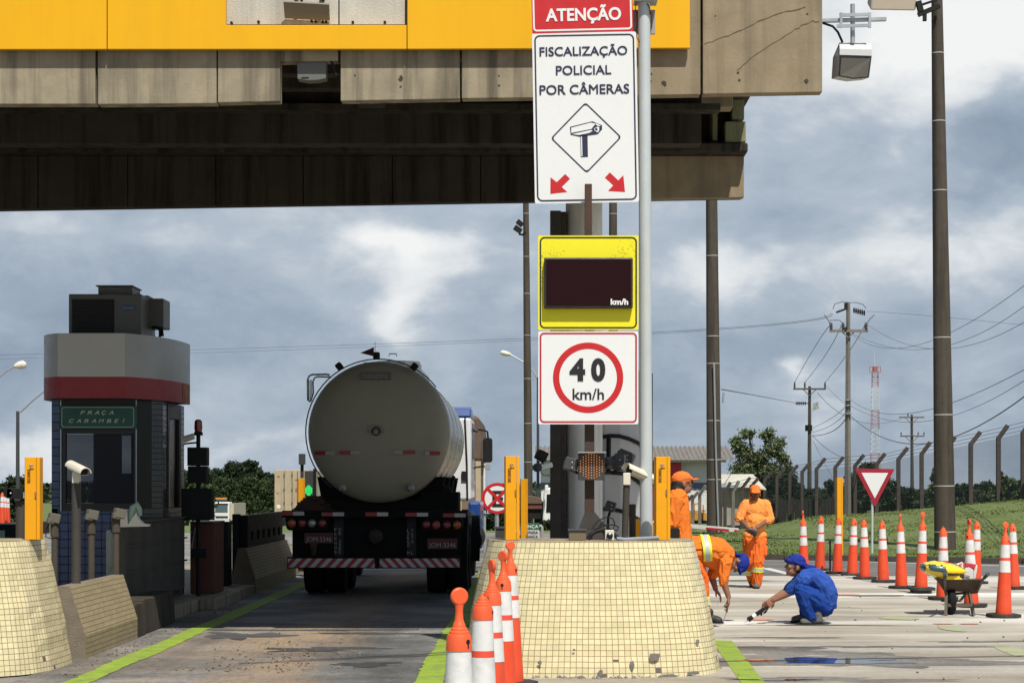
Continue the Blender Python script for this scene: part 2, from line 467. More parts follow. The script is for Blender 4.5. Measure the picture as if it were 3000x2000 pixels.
def ground_mat(name, c1, c2, c3, sc_=(.5, .8, 1), sand=0.0, speck=.25, bump=.35, rough=.85, bands=0.0, dark=.0):
    m_ = bpy.data.materials.new(name); m_.use_nodes = True
    t = NT(m_.node_tree); b = m_.node_tree.nodes['Principled BSDF']
    oc = t.n('ShaderNodeTexCoord').outputs['Object']
    n_ = t.noise(t.mapv(oc, sc_), .8, 8, .62, .4)
    cc = t.ramp(n_, [(.34, c1), (.50, c2), (.66, c3)])
    if bands:
        nb = t.noise(t.mapv(oc, (.09, 1.0, 1)), .55, 7, .65, .6)
        k = t.math('MULTIPLY', t.math('MULTIPLY', t.math('SUBTRACT', nb, .48), 6.0, clamp=True), bands)
        cc = t.mix(k, cc, (.74, .725, .68))
        nb2 = t.noise(t.mapv(oc, (.22, 1.0, 1), (4, 7, 0)), 1.1, 8, .68, .8)
        k2 = t.math('MULTIPLY', t.math('MULTIPLY', t.math('SUBTRACT', nb2, .55), 8.0, clamp=True), .36)
        cc = t.mix(k2, cc, (.20, .185, .155))
    if sand:
        ns = t.noise(t.mapv(oc, (.5, .22, 1), (2, 3, 0)), 1.1, 9, .68, .5)
        sx_ = t.n('ShaderNodeSeparateXYZ'); t.link(oc, sx_.inputs[0])          # grit gathers between the wheel tracks
        mid_ = t.math('MULTIPLY', t.math('EXPONENT', t.math('MULTIPLY', t.math('POWER', t.math('ABSOLUTE', t.math('MULTIPLY', t.math('ADD', sx_.outputs[0], 2.35), 1.5)), 2.0), -1.0)), .20 if sand > .5 else 0.0)
        k = t.math('MULTIPLY', t.math('MULTIPLY', t.math('SUBTRACT', t.math('ADD', ns, mid_), .52), 4.0, clamp=True), sand)
        cc = t.mix(k, cc, (.30, .215, .135))
    if dark:
        nd_ = t.noise(t.mapv(oc, (.9, .12, 1), (1, 5, 0)), .9, 5, .6)
        cc = t.mix(t.math('MULTIPLY', t.math('MULTIPLY', t.math('SUBTRACT', nd_, .5), 5.0, clamp=True), dark), cc, (.03, .028, .026))
    fine = t.math('MULTIPLY_ADD', t.noise(oc, 42.0, 3, .8), .6, t.math('MULTIPLY', t.noise(t.mapv(oc, (1, .45, 1)), 13.0, 4, .75), .4))
    k = t.math('MULTIPLY_ADD', t.math('SUBTRACT', fine, .5), 4 * speck, 1.0)
    sc2 = t.n('ShaderNodeVectorMath', operation='SCALE'); t.link(cc, sc2.inputs[0]); t.link(k, sc2.inputs['Scale'])
    t.link(sc2.outputs[0], b.inputs['Base Color'])
    t.link(t.math('MULTIPLY_ADD', t.math('SUBTRACT', n_, .5), -.5, rough, clamp=True), b.inputs['Roughness'])
    bn = t.n('ShaderNodeBump'); bn.inputs['Strength'].default_value = bump; bn.inputs['Distance'].default_value = .015
    t.link(t.noise(oc, 38.0, 5, .7), bn.inputs['Height']); t.link(bn.outputs[0], b.inputs['Normal'])
    return m_
GMAT = ground_mat('open ground asphalt', (.12, .115, .105), (.19, .18, .165), (.26, .245, .22))
LANE = ground_mat('lane asphalt', (.06, .06, .06), (.125, .123, .118), (.25, .24, .22), sand=.95, speck=.75, dark=.55)
APRON = ground_mat('apron concrete', (.25, .22, .175), (.36, .325, .265), (.46, .43, .365), bands=.9, speck=.12)
SHOUL = ground_mat('shoulder asphalt', (.085, .083, .08), (.13, .125, .118), (.18, .17, .155))
GRASSM = ground_mat('mown grass', (.070, .100, .018), (.095, .130, .026), (.135, .155, .048), sc_=(1.2, .9, 1), sand=.25, speck=.5, bump=.55)
GREENL = M('lime road paint', (.235, .345, .028), .8, var=.16, vs=7, ds=3.2, dirt=.85, dc=(.15, .145, .085), bump=.4)
WHITEL = M('worn white road paint', (.55, .54, .50), .8, var=.12, dirt=.5, dc=(.2, .19, .17))

def terrain(x, y):
    left = -3.0 * max(0.0, min(1.0, (y - 78) / 110.0))
    if y < 78: left = 0.0
    hx = np.interp(x, (3.5, 5.5, 6.6, 7.6, 8.7, 11.8, 16, 24, 45), (0, .10, .18, .32, .60, .86, 1.26, 1.9, 2.4))
    y0 = 41.8 - (x - 5.18) * .478 if x < 12 else 38.5
    t = max(0.0, min(1.0, (y - y0 - .35) / 20.0)); t = t * t * (3 - 2 * t)
    h = hx * t
    k = max(0.0, min(1.0, (x - 2.5) / 3.0))
    fall = max(0.0, (y - 84) / 60.0)
    h2 = h - 2.0 * min(1.5, fall) - .055 * max(0.0, min(y, 95) - y0 - 20.5)
    return left * (1 - k) + (h2 if y > y0 + .35 else 0.0) * k

mb = MB()
xs = [-900, -300, -120, -60, -30, -15, -8, -4, 0, 2.5, 3.5, 4.5, 5.5, 6.6, 7.6, 8.7, 10, 11.8, 14, 16, 20, 24, 30, 45, 80, 160, 400, 900]
ys = [-60, -20, 0, 15, 30, 38, 42.5, 46, 50, 54, 58, 62, 66, 72, 78, 84, 92, 102, 115, 130, 150, 190, 260, 400, 800, 2500]
vs = [(x, y, (terrain(x, y) if y > 77 else 0.0) - .012) for y in ys for x in xs]
n_ = len(xs)
mb.add(vs, [(j * n_ + i, j * n_ + i + 1, (j + 1) * n_ + i + 1, (j + 1) * n_ + i) for j in range(len(ys) - 1) for i in range(n_ - 1)], 0, True)
# far land is grass, the plaza is asphalt
gobj = mb.build('ground', [GMAT, GRASSM]); tag(gobj, kind='structure')
for p in gobj.data.polygons:
    if p.center.y > 66: p.material_index = 1

def sheet(name, pts, z, mat_, kind='structure'):
    m2 = MB(); m2.add([(x, y, z) for x, y in pts], [tuple(range(len(pts)))])
    o = m2.build(name, mat_); return tag(o, kind=kind)
sheet('road', [(-4.28, -10), (-.55, -10), (-.55, 64), (-4.28, 64)], .004, LANE)
sheet('concrete_apron', [(-.52, -10), (24, -10), (24, 33.6), (-.52, 34.6)], .003, APRON)
APRON2 = ground_mat('old apron concrete', (.20, .175, .135), (.285, .25, .195), (.37, .335, .275), bands=.45, speck=.3)
sheet('concrete_apron', [(-.515, -10), (24, -10), (24, 19.2), (9, 19.6), (4, 19.9), (-.515, 19.7)], .0055, APRON2)
sheet('shoulder_road', [(-.52, 34.7), (24, 33.7), (24, 36.5), (11.0, 39.2), (5.2, 41.95), (-.52, 44.6)], .004, SHOUL)
sheet('side_road', [(-40, -10), (-6.6, -10), (-6.6, 60), (-40, 60)], .002, GMAT)

def roadmark(pts, mat_, label, name='road_marking', z=.009):
    m2 = MB(); m2.add([(x, y, z) for x, y in pts], [tuple(range(len(pts)))])
    o = m2.build(name, mat_); return tag(o, kind='structure')
def stripe(x0, x1, y0, y1, mat_):                   # hand painted stripe with a worn, uneven edge
    rr = random.Random(int(x0 * 100)); n = int((y1 - y0) / .12); m2 = MB(); vs = []
    for i in range(n + 1):
        y = y0 + (y1 - y0) * i / n
        vs += [(x0 + rr.gauss(0, .009) + .012 * math.sin(y * 1.7), y, .009), (x1 + rr.gauss(0, .009) + .012 * math.sin(y * 1.3 + 2), y, .009)]
    m2.add(vs, [(2 * i, 2 * i + 1, 2 * i + 3, 2 * i + 2) for i in range(n)])
    tag(m2.build('road_marking', mat_), kind='structure')
stripe(-3.84, -3.61, 6, 42, GREENL); stripe(-.97, -.72, 6, 42, GREENL)
roadmark([(1.72, 15.6), (1.90, 15.3), (2.09, 19.9), (1.88, 20.0)], GREENL, 'r2')
for q_ in ((4.7, 18.6, .35, .8), (4.75, 21.6, .3, .6), (4.5, 23.3, .5, .35)): roadmark([(q_[0] + q_[2] * .5 * math.cos(k_ * .63) * random.uniform(.6, 1.1), q_[1] + q_[3] * math.sin(k_ * .63) * random.uniform(.6, 1.1)) for k_ in range(10)], M('faint lime paint', (.33, .35, .20), .8, var=.2, dirt=1.0, dc=(.34, .31, .25)), 'r3')
for (a, b_) in (((2240, 1664), (2345, 1690)), ((2345, 1655), (2500, 1690)), ((2500, 1645), (3100, 1662))):
    p, q = G(*a), G(*b_); d = (q - p).normalized(); nn = Vector((-d.y, d.x, 0)) * .10
    roadmark([((p + nn).x, (p + nn).y), ((q + nn).x, (q + nn).y), ((q - nn).x, (q - nn).y), ((p - nn).x, (p - nn).y)], WHITEL, 'white')
# thin dark joint and tar lines across the lane
TAR = M('tar seam', (.03, .03, .032), .5)
for (pts) in (((860, 1936), (1330, 1912)), ((700, 1945), (1330, 1918))):
    p, q = G(*pts[0]), G(*pts[1])
    roadmark([(p.x, p.y - .02), (q.x, q.y - .02), (q.x, q.y + .02), (p.x, p.y + .02)], TAR, 'tar', 'tar_seam', .012)
p, q = G(2060, 1940), G(3100, 1921)
roadmark([(p.x, p.y - .02), (q.x, q.y - .02), (q.x, q.y + .025), (p.x, p.y + .025)], TAR, 'tar', 'tar_seam', .012)
ORP = M('faded orange road paint', (.62, .22, .13), .8, var=.2, dirt=.4)
for (px, py, w_, h_) in ((2225, 1815, .35, .18), (2480, 1742, .5, .12), (2762, 1828, .28, .10), (2842, 1828, .25, .10)):
    c = G(px, py)
    pts = [(c.x + w_ / 2 * math.cos(k * .8) * random.uniform(.7, 1.1), c.y + h_ * math.sin(k * .8) * random.uniform(.7, 1.1)) for k in range(8)]
    roadmark(pts, ORP, 'orange', 'paint_spot', .010)
# puddle: shallow water lying in a dip of the apron
PUD = M('puddle water', (.035, .035, .032), .03, spec=.9)
def blob(cx, cy, rx, ry, n=40, rag=.25, seed=1):
    rr = random.Random(seed); ph = [rr.uniform(0, 6.28) for _ in range(6)]
    out = []
    for i in range(n):
        t = 2 * math.pi * i / n
        k = 1 + rag * (.45 * math.sin(2 * t + ph[0]) + .4 * math.sin(3 * t + ph[1]) + .35 * math.sin(5 * t + ph[2]) + .3 * math.sin(8 * t + ph[3]) + .2 * math.sin(13 * t + ph[4]))
        out.append((cx + rx * k * math.cos(t), cy + ry * k * math.sin(t)))
    return out
WET = ground_mat('damp concrete', (.085, .078, .066), (.15, .135, .112), (.22, .195, .16), speck=.8, rough=.5)
c = G(2420, 1937)
sheet('damp_patch', blob(c.x + .1, c.y, 1.35, .75, 50, .5, 3), .0062, WET)
sheet('puddle', blob(c.x, c.y + .02, .74, .27, 60, .35, 5), .0098, PUD)
c = G(2380, 1992)
sheet('damp_patch', blob(c.x + .2, c.y, .8, .22, 40, .5, 9), .0064, WET)
sheet('puddle', blob(c.x - .3, c.y - .02, .32, .06, 40, .35, 8), .0099, PUD)
c = G(2180, 1905)
sheet('damp_patch', blob(c.x + .25, c.y - .1, .8, .5, 40, .5, 12), .0063, WET)

# grit and small stones swept up on the lane and along its edges
m2 = MB(); rr = random.Random(77)
for i in range(420):
    if i < 230: x, y = rr.gauss(-2.3, .45), 16.5 + abs(rr.gauss(0, 2.2))
    elif i < 330: x, y = rr.uniform(-4.1, -3.85), rr.uniform(16, 25)
    else: x, y = rr.uniform(1.75, 9), rr.uniform(15.8, 30)
    s_ = rr.uniform(.004, .013)
    m2.obox((x, y, .006 + s_ * .4), (s_ * rr.uniform(1, 2), s_ * rr.uniform(1, 2), s_), (rr.uniform(0, 50), rr.uniform(0, 50), rr.uniform(0, 180)))
tag(m2.build('gravel', M('grit', (.17, .13, .09), .95, var=.3, vs=20)), kind='stuff')
OIL = ground_mat('oil stained lane', (.03, .03, .03), (.05, .048, .046), (.09, .085, .08), speck=.4, rough=.6)
for (x_, y_, a_, b2_, sd) in ((-2.1, 18.9, .5, .25, 2), (-3.1, 20.6, .35, .5, 4), (-1.5, 17.3, .3, .18, 6), (-2.6, 21.4, .9, .12, 8), (-1.7, 20.9, .7, .10, 10)):
    sheet('oil_stain', blob(x_, y_, a_, b2_, 40, .6, sd), .0066 + sd * .0001, OIL)
for (px_, py_, a_, b2_, sd) in ((2560, 1895, 1.1, .12, 21), (2860, 1880, .5, .10, 23), (2330, 1868, .45, .06, 25), (2620, 1745, .9, .16, 29), (2420, 1832, .9, .06, 33), (2080, 1700, 1.2, .2, 35)):
    c = G(px_, py_); sheet('stain', blob(c.x, c.y, a_, b2_, 44, .6, sd), .0067 + sd * .00005, WET)

# grassy bank with its kerb
m2 = MB()
hx = np.arange(2.4, 46, 1.0)
hy = np.concatenate([np.arange(0, 24, 1.0), np.arange(24, 60, 4.0)])
vs = []
for t in hy:
    for x in hx:
        y0 = 41.8 - (x - 5.18) * .478 if x < 12 else 38.5
        y = y0 + .18 + t
        vs.append((x, y, (.10 if t == 0 else .10 * max(0, 1 - t / 4) + terrain(x, y)) + .02 + .03 * mnoise.noise((x * .7, y * .7, 0))))
n_ = len(hx)
m2.add(vs, [(j * n_ + i, j * n_ + i + 1, (j + 1) * n_ + i + 1, (j + 1) * n_ + i) for j in range(len(hy) - 1) for i in range(n_ - 1)], 0, True)
tag(m2.build('grass_bank', GRASSM), kind='structure')
m2 = MB()
k0 = Vector((.0, 44.28, 0)); k1 = Vector((12, 38.54, 0)); k2 = Vector((46, 38.3, 0))
KERB = M('kerb stone', (.07, .06, .048), .9, var=.3, vs=6, bump=.4, dirt=.5, dc=(.04, .035, .03))
for (a, b_) in ((k0, k1), (k1, k2)):
    L = (b_ - a).length; n = max(1, int(L / 1.0))
    for i in range(n):
        p = a.lerp(b_, i / n); q = a.lerp(b_, (i + .975) / n)
        m2.bar(p + Z_ * (.06 + random.uniform(-.008, .008)), q + Z_ * .06, .14, .13)
tag(m2.build('kerb', KERB), kind='structure')

# grass blades on the bank
gv, gf = [], []
rg = random.Random(3)
for i in range(60000):
    x = 2.6 + 20 * rg.random() ** 1.1
    y0 = 41.8 - (x - 5.18) * .478 if x < 12 else 38.5
    t = .15 + 21 * rg.random() ** 1.1
    y = y0 + .18 + t
    z = .10 * max(0, 1 - t / 4) + terrain(x, y) + .01
    h = rg.uniform(.015, .045) * (1.5 if mnoise.noise((x * .6, y * .6, 3)) > .15 else .8); a = rg.uniform(0, 6.28); w2 = rg.uniform(.012, .03)
    k = len(gv)
    gv += [(x - w2 * math.cos(a), y - w2 * math.sin(a), z), (x + w2 * math.cos(a), y + w2 * math.sin(a), z), (x + rg.uniform(-.04, .04), y + rg.uniform(-.04, .04), z + h)]
    gf.append((k, k + 1, k + 2))
def leaf_mat(name, c1, c2, c3, rough=.65):
    m_ = bpy.data.materials.new(name); m_.use_nodes = True
    t = NT(m_.node_tree); b = m_.node_tree.nodes['Principled BSDF']
    ge = t.n('ShaderNodeNewGeometry')
    cc = t.ramp(ge.outputs['Random Per Island'], [(0, c1), (.5, c2), (1, c3)])
    oc = t.n('ShaderNodeTexCoord').outputs['Object']
    k = t.math('MULTIPLY_ADD', t.math('SUBTRACT', t.noise(oc, .35, 4), .5), 1.6, 1.0)
    s_ = t.n('ShaderNodeVectorMath', operation='SCALE'); t.link(cc, s_.inputs[0]); t.link(k, s_.inputs['Scale'])
    t.link(s_.outputs[0], b.inputs['Base Color']); b.inputs['Roughness'].default_value = rough
    b.inputs['Specular IOR Level'].default_value = .25
    return m_
BLADE = leaf_mat('grass blades', (.070, .105, .018), (.10, .14, .028), (.17, .18, .065))
tag(raw_mesh('grass', gv, gf, BLADE), kind='stuff')

# ------------------------------------------------------------------ toll canopy
ZF = 18.5                                            # front face of the fascia
canopy = thing('toll_canopy', (.7, 24.5, 0), 'long concrete toll canopy with yellow cladding spanning over the tanker lane', 'canopy')
def X(px, Z): return (px - CX) * Z / F
def zz(py, Z): return CH - (py - HY) * Z / F
TOPZ = 7.4
def panel(x0, x1, y0, y1, z=ZF, top=None, th=.16, mat_=CONC, bev=.006, name='concrete_panel'):
    m3 = MB()
    xa, xb = X(x0, z), X(x1, z)
    za, zb = zz(y0, z), zz(y1, z); tp = TOPZ if top is None else zz(top, z)
    poly = [(xa, za), (xb, zb), (xb, tp), (xa, tp)]
    m3.prism(poly, (0, z, 0), X_, Z_, Y_ * th)
    return m3.build(name, mat_, canopy, bevel=bev)
panel(-1500, -330, 309, 306); panel(-323, 279, 306, 305); panel(286, 634, 306, 303)
panel(638, 820, 301, 297)
panel(820.6, 990, 181, 178)
panel(998, 1347, 296, 290); panel(1353, 1620, 289, 286); panel(1627, 2052, 284, 277, mat_=CONC2)
panel(2059, 2409, 276, 270, mat_=CONC2)
# pits where the concrete has broken away
m3 = MB(); rr = random.Random(4)
for (px, py, r) in ((1946, 244, 13), (2362, 238, 11), (2162, 213, 6), (2166, 235, 6), (1175, 230, 13), (1174, 254, 6), (1462, 222, 4), (1462, 250, 5), (1040, 221, 4),
                    (2365, 41, 5), (2096, 47, 3), (1908, 217, 5), (1907, 238, 5)):
    c = P(px, py, ZF - .004); rad = r * ZF / F * .62
    m3.prism([(rad * rr.uniform(.6, 1.2) * math.cos(a * .7), rad * rr.uniform(.6, 1.2) * math.sin(a * .7)) for a in range(9)], c, X_, Z_, Y_ * .003)
m3.split('spalled_pit', M('broken concrete', (.055, .047, .035), .95, var=.3, vs=40, bump=.6), canopy)
# hairline cracks on the end panel
CRK = M('crack brown', (.12, .092, .06), .95)
def crack(pts, w_):
    m3 = MB()
    for i in range(len(pts) - 1):
        a, b_ = Vector(pts[i]), Vector(pts[i + 1]); k = 5
        prev = a
        for j in range(1, k + 1):
            q = a.lerp(b_, j / k) + Vector((rr.uniform(-3, 3), rr.uniform(-3, 3))) * (j < k)
            p0, p1 = P(prev.x, prev.y, ZF - .002), P(q.x, q.y, ZF - .002)
            m3.bar(p0, p1, .002, w_ * rr.uniform(.25, .9)); prev = q
    m3.build('crack', CRK, canopy)
crack([(2064, 130), (2120, 108), (2190, 80), (2270, 44), (2360, 20)], .012)
crack([(2160, 205), (2200, 170), (2260, 130), (2330, 85), (2375, 65)], .010)
crack([(2375, 65), (2400, 62)], .008)
# yellow cladding
YZ = ZF - .10
def clad(poly, name='yellow_cladding'):
    m3 = MB()
    m3.prism([(X(p[0], YZ), zz(p[1], YZ) if p[1] > -400 else TOPZ + .05) for p in poly], (0, YZ, 0), X_, Z_, Y_ * .06)
    return m3.build(name, YEL, canopy, bevel=.004)
clad([(-1500, 145), (-320, 145), (-320, -500), (-1500, -500)])
clad([(-317, 145), (312, 144.5), (312, -500), (-317, -500)])
clad([(315, 144.5), (1191, 144), (1191, 74), (661, 74), (661, -500), (315, -500)])
clad([(1193.5, 144), (2021, 141), (2021, -500), (1193.5, -500)])
# bare concrete in the cut-out is lighter; slim panels stand just proud of the wall behind
CONL = M('concrete pale', (.50, .475, .40), .85, var=.14, vs=3, bump=.3, streak=.3, stc=(.2, .16, .12))
panel(664, 991, 72, 72, z=ZF - .02, th=.018, mat_=CONL, bev=0); panel(995, 1186, 72, 72, z=ZF - .02, th=.018, mat_=CONL, bev=0)
m3 = MB()
for (px, py) in ((679, 69), (758, 66), (914, 64), (926, 65), (946, 66), (956, 66), (1034, 67), (1128, 67), (866, 1), (884, 0), (948, 0)):
    c = P(px, py, ZF - .02); m3.cyl(c, c - Y_ * .03, .013, .013, 8)
m3.split('bolt', BLK, canopy)
# roof slab, ribs, ledge, girder
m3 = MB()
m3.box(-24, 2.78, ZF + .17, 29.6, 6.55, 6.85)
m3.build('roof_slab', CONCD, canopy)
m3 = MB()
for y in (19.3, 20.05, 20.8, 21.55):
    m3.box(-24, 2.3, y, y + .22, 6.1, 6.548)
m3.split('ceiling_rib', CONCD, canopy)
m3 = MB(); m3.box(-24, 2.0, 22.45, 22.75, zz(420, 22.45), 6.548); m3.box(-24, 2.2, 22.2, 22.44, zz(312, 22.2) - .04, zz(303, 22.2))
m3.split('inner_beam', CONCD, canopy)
GZ = 24.5
m3 = MB()
m3.box(-24, X(2178, GZ) + .03, GZ - .25, GZ + .4, zz(446, GZ - .25), zz(418, GZ - .25))
m3.build('ledge', CONCD, canopy, bevel=.02)
edges = [-3400, -2700, -2000, -1400, -800, -240, 111, 374, 632, 888, 1149, 1408, 1780, 2181]
for i in range(len(edges) - 1):
    a, b_ = edges[i] + 1.2, edges[i + 1] - 1.2
    ya, yb = 612 - (a) * 34 / 2180.0, 612 - (b_) * 34 / 2180.0
    ya += [0, 2, -2, 1, 3, 0, -1, 0, 1, 2, 0, 1, 0][i]; yb += [0, 2, -2, 1, 3, 0, -1, 0, 1, 2, 0, 1, 0][i]
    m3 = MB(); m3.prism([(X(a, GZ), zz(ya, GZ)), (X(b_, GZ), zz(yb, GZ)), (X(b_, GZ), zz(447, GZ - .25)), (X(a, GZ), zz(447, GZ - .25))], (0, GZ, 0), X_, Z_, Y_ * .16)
    m3.build('girder_panel', CONCD if i < 12 else CONC2, canopy, bevel=.006)  # canopy shade and the sunlit end are put into these two concrete tones
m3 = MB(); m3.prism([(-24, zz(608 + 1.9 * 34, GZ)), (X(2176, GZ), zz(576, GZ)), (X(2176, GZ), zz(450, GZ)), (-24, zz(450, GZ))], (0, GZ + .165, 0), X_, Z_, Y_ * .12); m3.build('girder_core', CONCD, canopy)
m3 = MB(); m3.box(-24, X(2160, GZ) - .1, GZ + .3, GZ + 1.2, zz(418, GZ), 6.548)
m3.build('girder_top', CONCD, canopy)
m3 = MB()
m3.box(X(2120, GZ), X(2180, GZ), GZ - .2, GZ + .6, zz(417, GZ - .2), zz(356, GZ - .2))
m3.box(X(2142, GZ), X(2178, GZ), GZ - .1, GZ + .8, zz(355, GZ), 6.548)
m3.box(X(2085, GZ), X(2100, GZ), GZ - .1, GZ + .3, zz(417, GZ), zz(318, GZ))
m3.split('end_bracket', CONCM, canopy, bevel=.012)
m3 = MB(); m3.box(X(1900, 23), X(2146, 23), 22.95, 23.25, zz(316, 23), zz(282, 23))
m3.build('cross_beam', CONC2, canopy, bevel=.01)
m3 = MB(); m3.box(X(1932, 22.8), X(2010, 22.8), 22.6, 22.93, zz(316, 22.8), zz(274, 22.8)); m3.box(X(1052, 20), X(1130, 20), 19.8, 20.04, zz(315, 20), zz(298, 20) + .1)
m3.split('junction_box', BLK, canopy)
# columns
WCOL = M('whitewashed column', (.72, .72, .68), .7, var=.08, vs=3, streak=.35, stc=(.34, .32, .27), bump=.2)
m3 = MB(); cx_ = X(1711, 25.2); m3.lathe([(.005, 0), (.243, 0), (.241, 6.0), (.005, 6.0)], (cx_, 25.2, 0), n=36)
m3.lathe([(.249, 2.60), (.249, 2.625)], (cx_, 25.2, 0), n=36); m3.lathe([(.249, 3.9), (.249, 3.92)], (cx_, 25.2, 0), n=36)
m3.build('round_column', WCOL, canopy)
m3 = MB(); m3.box(X(1612, 24.9), X(1643, 24.9), 24.9, 25.15, 0, 5.2)
m3.box(X(1643, 24.9) + .002, X(1660, 24.9), 25.0, 25.2, 0, 5.2)
m3.split('steel_column', DRUST, canopy)

# ------------------------------------------------------------------ island noses
def nose(label, cx, chips):
    hz = 1.144
    root = thing('barrier_nose', (cx, 16.8, 0), label, 'barrier', 'mosaic tiled barrier noses at the island fronts')
    n = 13; prof = []
    pw = 3.3
    for i in range(n + 1):
        a = math.pi * i / n
        x = -math.copysign(abs(math.cos(a)) ** (2 / pw), math.cos(a)); y = -abs(math.sin(a)) ** (2 / pw)
        prof.append((x, y))
    def ringpts(k):                                  # k = 0 bottom .. 1 top
        rx = 1.15 - .235 * k + .02 * math.sin(k * math.pi); ry = 1.15 - .17 * k
        yb = 17.25
        pts = [(cx + x * rx, yb + y * ry) for x, y in prof]
        back = 17.46 - .06 * k
        return [(cx - rx, back)] + pts + [(cx + rx, back)]
    rows = 12
    m = MB(); rings = [ringpts(j / rows) for j in range(rows + 1)]
    # arc length for the mosaic, measured on the bottom ring so the courses stay whole
    acc = [0.0]
    for i in range(1, len(rings[0])):
        p, q = rings[6][i - 1], rings[6][i]
        acc.append(acc[-1] + math.hypot(q[0] - p[0], q[1] - p[1]))
    vs, uvs = [], []
    rr = random.Random(int(cx * 100))
    wob = [[rr.uniform(-.005, .005) for _ in rings[0]] for _ in rings]
    for j, rg_ in enumerate(rings):
        for i, (x, y) in enumerate(rg_):
            d = Vector((x - cx, y - 17.3, 0)).normalized() * wob[j][i]
            vs.append((x + d.x, y + d.y, hz * j / rows)); uvs.append((acc[i] / .0478 + .31, hz * j / rows / .0478 + .2))
    nn = len(rings[0])
    m.add(vs, [(j * nn + i, j * nn + i + 1, (j + 1) * nn + i + 1, (j + 1) * nn + i) for j in range(rows) for i in range(nn - 1)], 0, False, uvs)
    m.build('tiled_face', TILE, root)
    m = MB(); m.add([(x, y, hz - .002) for x, y in rings[-1]], [tuple(range(nn))])
    m.add([(rings[0][0][0], 17.46, 0), (rings[0][-1][0], 17.46, 0), (rings[-1][-1][0], 17.40, hz), (rings[-1][0][0], 17.40, hz)], [(0, 1, 2, 3)])
    m.build('concrete_core', CONC, root)
    # broken tiles showing the concrete bed
    m = MB()
    for (px, py, w_, h_) in chips:
        k = max(0.0, min(1.0, (1986 - py) / 400.0))
        yf = 17.25 - (1.15 - .17 * k)
        X0 = X(px, yf + .0)
        xr = (X0 - cx) / (1.15 - .235 * k)
        yf = 17.25 - (1.15 - .17 * k) * (1 - min(.999, abs(xr)) ** pw) ** (1 / pw) - .02
        c = P(px, py, yf)
        s_ = yf / F
        poly = [(w_ / 2 * s_ * rr.uniform(.65, 1.15) * math.cos(t * math.pi / 5), h_ / 2 * s_ * rr.uniform(.65, 1.15) * math.sin(t * math.pi / 5)) for t in range(10)]
        sl = (1.15 - .0) * 0 + .17 / hz
        m.prism(poly, c, Vector((1, (abs(xr) ** 2) * math.copysign(.7, xr) if abs(xr) > .3 else 0, 0)), Vector((0, sl, 1)), Y_ * .002)
    if chips:
        m.split('broken_tile', M('exposed grey bed', (.16, .15, .135), .95, var=.35, vs=30, bump=.5), root)
    return root
NCX = .53
nose('pale yellow mosaic tiled barrier nose carrying the road sign post, chipped along its foot', NCX,
     [(1918, 1922, 38, 26), (1852, 1948, 15, 28), (1758, 1972, 18, 24), (1640, 1982, 15, 12), (1700, 1983, 28, 10), (1582, 1940, 14, 15), (2044, 1878, 12, 16), (1682, 1902, 8, 6),
      (1960, 1978, 60, 10), (2030, 1970, 50, 12)])
nose('pale yellow mosaic tiled barrier nose at the left edge, in front of the booth', NCX - 5.87, [(135, 1975, 14, 14)])
# concrete rubble skirt at the foot of the front nose
m3 = MB(); rr = random.Random(9)
for i in range(90):
    px = rr.uniform(1560, 2110); a = (px - 1720) / 380.0
    yf = 17.25 - 1.15 * max(0.02, 1 - abs(a) ** 2.7) ** (1 / 2.7) - rr.uniform(.0, .10)
    s_ = rr.uniform(.006, .022)
    m3.obox((X(px, yf), yf, s_ * .4), (s_ * rr.uniform(1, 2.2), s_ * 1.4, s_), (rr.uniform(0, 40), rr.uniform(0, 40), rr.uniform(0, 90)))
tag(m3.build('rubble', M('rubble', (.22, .20, .17), .95, var=.3, vs=25)), kind='stuff')

# low island kerbs
def island_slab(x0, x1, y0, y1, name='island_kerb'):
    m = MB(); m.box(x0, x1, y0, y1, -.02, .15)
    return tag(m.build(name, CONC, bevel=.02), kind='structure')
island_slab(-.52, 1.66, 18.01, 44)
island_slab(-6.35, -4.34, 18.01, 44)

def jersey(label, x, ya, yb, parts, mat_=TILEJ, hz=.68, flip=1):
    root = thing('jersey_barrier', (x, ya, 0), label, 'barrier', 'tiled lane side barriers on the left island')
    prof = [(0, 0), (0, .22), (-.15, hz), (-.27, hz), (-.40, 0)]
    m = MB()
    def q(p, y): return (x + flip * p[0], y, p[1] + .001)
    L = [0, .22, .22 + math.hypot(.15, hz - .22)]
    for i in range(2):
        a, b_ = prof[i], prof[i + 1]
        m.add([q(a, ya), q(a, yb), q(b_, yb), q(b_, ya)], [(0, 1, 2, 3)], 0, False,
              [(ya / .1, L[i] / .048), (yb / .1, L[i] / .048), (yb / .1, L[i + 1] / .048), (ya / .1, L[i + 1] / .048)])
    m.build('tiled_side', mat_, root)
    m = MB()
    m.add([q(p, ya) for p in prof] + [q(p, yb) for p in prof], [(0, 1, 2, 3, 4), (9, 8, 7, 6, 5), (2, 7, 8, 3), (3, 8, 9, 4)])
    m.build('concrete_core', M('barrier concrete', (.20, .165, .12), .9, var=.2, vs=7, bump=.4, dirt=.5), root)
    return root
jersey('short tan tiled side barrier right behind the left mosaic nose', -4.16, 17.85, 20.2, 0)
jersey('dark tan tiled barrier deep under the canopy, left of the tanker rear wheels', -4.12, 28.6, 33.5, 0)
